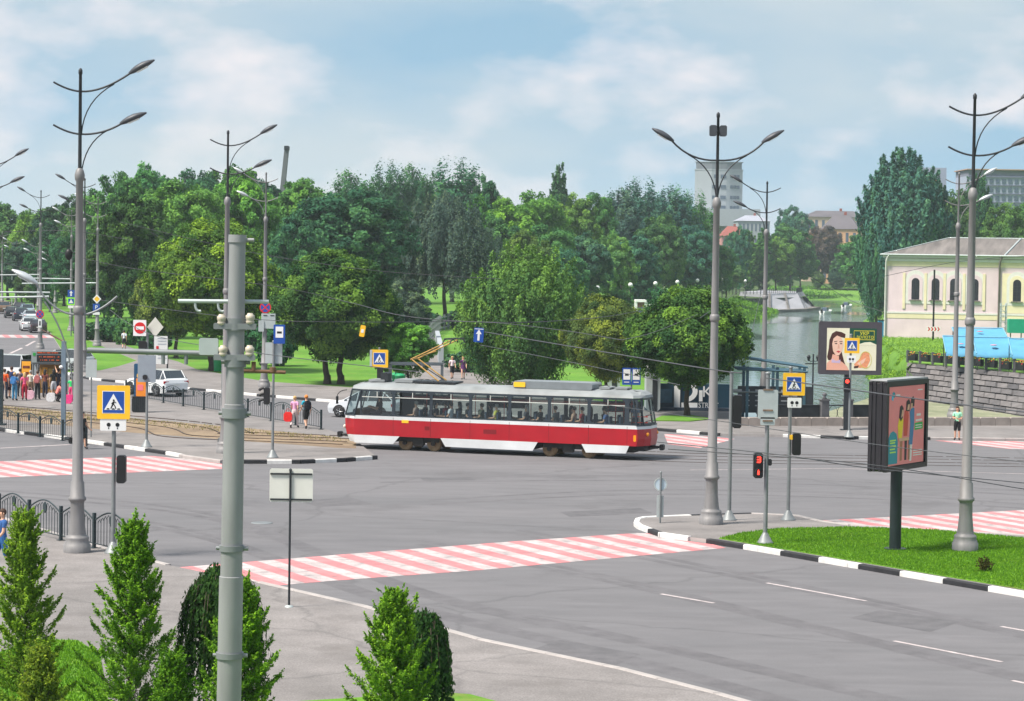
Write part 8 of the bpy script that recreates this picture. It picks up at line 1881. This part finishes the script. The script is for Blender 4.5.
# ================================================================== young trees in the foreground
def young_tree(label, px, top, wpx, by, seed, kind, col, n=26000, name='young_hornbeam'):
    if kind == 'cone': n = int(n * 2.0)
    rn = np.random.RandomState(seed); p = G(px, by, .14); s = p.y / F; h = zof(top, p.y) - .14; w = wpx * s
    t = thing(name, label, 'young tree', p, 0); P = []; N_ = []; AX = []; T = []; SZ = []
    b = MB(); stem = [(rn.normal(0, .015) * i, rn.normal(0, .015) * i, h * .97 * i / 8) for i in range(9)]; b.tube(stem, .045, 7, 0, .008)
    if kind == 'cone':
        nb = 92
        for i in range(nb):
            f = (i + .5) / nb; f = f ** .85; z = h * (.04 + .90 * f); ph = i * 2.39996 + rn.normal(0, .2)
            L = w / 2 * (1.06 - f) ** .80 * rn.uniform(.55, 1.32) * (1 if f > .12 else .75 + 2 * f); el = R(34 + 30 * f) + rn.normal(0, .14)
            d = np.array([cos(ph) * cos(el), sin(ph) * cos(el), sin(el)]); L = L / cos(el) * .86; o = np.array([0, 0, z - L * sin(el) * .55])
            b.tube([tuple(o), tuple(o + d * L * .5), tuple(o + d * L + np.array([0, 0, .04]))], .010, 4, 0, .003)
            ntw = int(7 + L * 16); sd = unit(np.cross(d, np.array([0, 0, 1.0]))); m_ = max(6, int(n / (nb * (ntw + 2))))
            for j in range(ntw + 2):
                g = rn.uniform(.12, 1.0) if j < ntw else 1.0
                bp_ = o + d * L * g; tw = unit(d * .9 + sd * rn.choice((-1, 1)) * rn.uniform(.3, .9) + np.array([0, 0, rn.uniform(-.1, .5)]) + rn.normal(size=3) * .2) if j < ntw else unit(d + np.array([0, 0, .5]))
                tl = (.34 * (1.15 - g) + .07) * rn.uniform(.7, 1.25) if j < ntw else rn.uniform(.10, .24); tt = rn.normal(0, .07)
                u = rn.uniform(0, 1, (m_, 1)); q = bp_ + tw * u * tl + rn.normal(size=(m_, 3)) * (.026 * (1.1 - u))
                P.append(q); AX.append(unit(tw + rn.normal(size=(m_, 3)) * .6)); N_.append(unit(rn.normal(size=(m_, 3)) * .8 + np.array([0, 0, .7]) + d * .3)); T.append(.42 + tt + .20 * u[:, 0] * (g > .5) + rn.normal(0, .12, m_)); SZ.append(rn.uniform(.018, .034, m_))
    else:
        ns = 200
        for i in range(ns):
            ph = rn.uniform(0, 2 * pi); rr = w / 2 * rn.uniform(.35, 1.0); ln = h * rn.uniform(.35, .88); m_ = n // ns
            top_ = np.array([cos(ph) * rr * .55, sin(ph) * rr * .55, h * (.98 - .16 * (rr / (w / 2)) ** 2) - rn.uniform(0, .12)]); u = rn.uniform(0, 1, (m_, 1))
            out = np.array([cos(ph), sin(ph), 0]); q = top_ + out * (rr * .48) * np.sqrt(u) + np.array([0, 0, -1]) * ln * u ** 1.4 + rn.normal(size=(m_, 3)) * .028
            P.append(q); AX.append(unit(np.tile(out * .3 + np.array([0, 0, -1.0]), (m_, 1)) + rn.normal(size=(m_, 3)) * .4)); N_.append(unit(np.tile(out, (m_, 1)) + rn.normal(size=(m_, 3)) * .5)); T.append(.44 + rn.normal(0, .10) + rn.normal(0, .10, m_)); SZ.append(rn.uniform(.03, .055, m_))
            if i % 6 == 0: b.tube([(0, 0, h * .8), tuple(top_ * np.array([.6, .6, 1.0])), tuple(top_ + out * rr * .2), tuple(top_ + out * rr * .42 - np.array([0, 0, ln * .4]))], .014, 4, 0, .004)
    P, AX, N_, T, SZ = (np.concatenate(x) for x in (P, AX, N_, T, SZ))
    me = leaf_cards('foliage', P, N_, SZ, T, rn, m_leaf_fg, 2.3, AX); o = bpy.data.objects.new('foliage', me); C.objects.link(o); o.parent = t; o.color = (*col, 1)
    b.build('stem', m_bark, t)
FG = (.165, .34, .034)
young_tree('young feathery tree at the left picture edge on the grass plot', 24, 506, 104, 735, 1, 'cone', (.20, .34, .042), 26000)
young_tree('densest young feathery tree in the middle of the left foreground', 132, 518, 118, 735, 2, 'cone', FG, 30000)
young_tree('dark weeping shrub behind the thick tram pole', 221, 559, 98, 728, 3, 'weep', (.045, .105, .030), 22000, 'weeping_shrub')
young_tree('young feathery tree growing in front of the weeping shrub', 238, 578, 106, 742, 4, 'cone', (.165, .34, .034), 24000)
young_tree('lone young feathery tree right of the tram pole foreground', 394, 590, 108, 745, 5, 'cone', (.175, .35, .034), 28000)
young_tree('dark drooping shrub behind the lone young tree', 424, 606, 60, 730, 6, 'weep', (.045, .11, .030), 12000, 'weeping_shrub')
young_tree('low yellow green shoot at the foot of the left young tree', 40, 650, 70, 765, 7, 'cone', (.20, .29, .04), 12000)
young_tree('low bright shoot right of the densest young tree', 172, 655, 60, 765, 8, 'cone', (.11, .25, .025), 12000)
q = G(984, 571, .16); rnp = random.Random(4)
t = thing('small_shrub', 'tiny brownish shrub on the island lawn near the striped kerb', 'shrub', q)
me = leaf_cards('foliage', np.random.RandomState(3).normal(size=(240, 3)) * .10 + np.array([0, 0, .18]), unit(np.random.RandomState(4).normal(size=(240, 3))), np.full(240, .06), np.full(240, .5), np.random.RandomState(5), m_leaf_fg); o = bpy.data.objects.new('foliage', me); C.objects.link(o); o.parent = t; o.color = (.07, .07, .02, 1)
b = MB(); b.tube([(0, 0, 0), (.03, 0, .2)], .02); b.build('stem', m_bark, t)

# ================================================================== overhead wires
m_wire = mat('overhead_wire', srgb(78, 80, 84), .6, metal=.2, var=.1)
WIRES = [
 ([(120, 222), (240, 250), (310, 262), (390, 272), (500, 279)], .016, 'thin wire crossing in front of the huge dark tree'),
 ([(60, 252), (130, 268), (273, 286), (352, 303), (402, 315.5), (480, 322), (562, 320.5), (633, 312), (712, 290)], .020, 'sagging double wire running before the twin trunk linden'),
 ([(100, 300), (240, 318), (360, 322), (480, 322), (560, 330), (622, 340)], .014, 'low wire through the middle of the twin trunk linden'),
 ([(485, 332), (622, 355), (715, 370), (742, 373)], .018, 'wire sloping over the tram roof to the thin post'),
 ([(622, 340), (660, 330), (712, 308)], .014, 'wire rising from the tram roof to the double armed lamp'),
 ([(766, 378), (803, 383), (843, 388.5), (925, 400), (1024, 412), (1080, 419)], .016, 'wire sagging past the portrait billboard to the right'),
 ([(657, 442), (782, 455), (869, 468), (1024, 483), (1090, 490)], .008, 'upper of two dark wires over the junction right of the tram'),
 ([(668, 449), (865, 464), (1024, 489), (1090, 498)], .008, 'lower of two dark wires over the junction right of the tram'),
 ([(600, 404), (719, 421), (872, 444), (1024, 462), (1090, 470)], .007, 'faint wire over the pavement behind the round linden'),
 ([(110, 310), (150, 334), (250, 352), (420, 372)], .012, 'wire slanting from the near lamp to the tram roof'),
 ([(480, 345), (560, 360), (680, 385)], .010, 'thin wire before the feathery tree'),
 ([(0, 232), (70, 231), (130, 240)], .016, 'far wire at the lamp posts left'),
 ([(0, 262), (60, 276), (100, 279)], .016, 'second far wire at the lamp posts left'),
 ([(765, 250), (800, 270), (850, 300), (884, 312)], .014, 'stay wire from the river lamp down towards the church'),
 ([(765, 275), (757, 310), (752, 332)], .016, 'pale guy wire of the river lamp'),
 ([(700, 318), (740, 290), (764, 272)], .016, 'wire between the two lamps by the river'),
 ([(885, 276), (955, 262), (1024, 256)], .012, 'wire across the church wall'),
 ([(150, 232), (205, 260), (230, 268)], .014, 'wire towards the thick tram pole'),
]
for pts, r, lb in WIRES:
    P = []
    for x, y in pts:
        hz_ = HZ + (x - 512) * .0145; Y = (H - 5.9) * F / (y - hz_) if y > 290 else 150.0
        Y = min(150.0, max(38.0, Y)); P.append(A(x, y, Y))
    Q = smooth_path(P, 8); rr = max(r, sum(p.y for p in P) / len(P) * .00011)
    b = MB(); b.tube([tuple(p) for p in Q], rr, 5); o = b.build('overhead_wire', m_wire); tag(o, lb, 'wire')
for (x0, y0, x1, y1, Y, lb) in ((0, 292, 50, 292.5, 175, 'uppermost tram bracket arm by the bus stop lamp'), (-4, 297.5, 49, 296.5, 150, 'long tram bracket arm low before the bus stop lamp'), (22, 283.5, 96, 283, 190, 'tram bracket arm between the slim street lamps'), (0, 275, 40, 274.5, 240, 'far tram bracket arm at the picture edge'), (20, 278, 70, 279, 220, 'far tram bracket arm before the dark trees')):
    b = MB(); p, q = A(x0, y0, Y), A(x1, y1, Y); b.tube([tuple(p), tuple(q)], .06, 6); b.tube([tuple(p.lerp(q, .3)), tuple(p.lerp(q, .3) - Vector((0, 0, .5)))], .03, 5); o = b.build('tram_bracket', m_back); tag(o, lb, 'bracket')
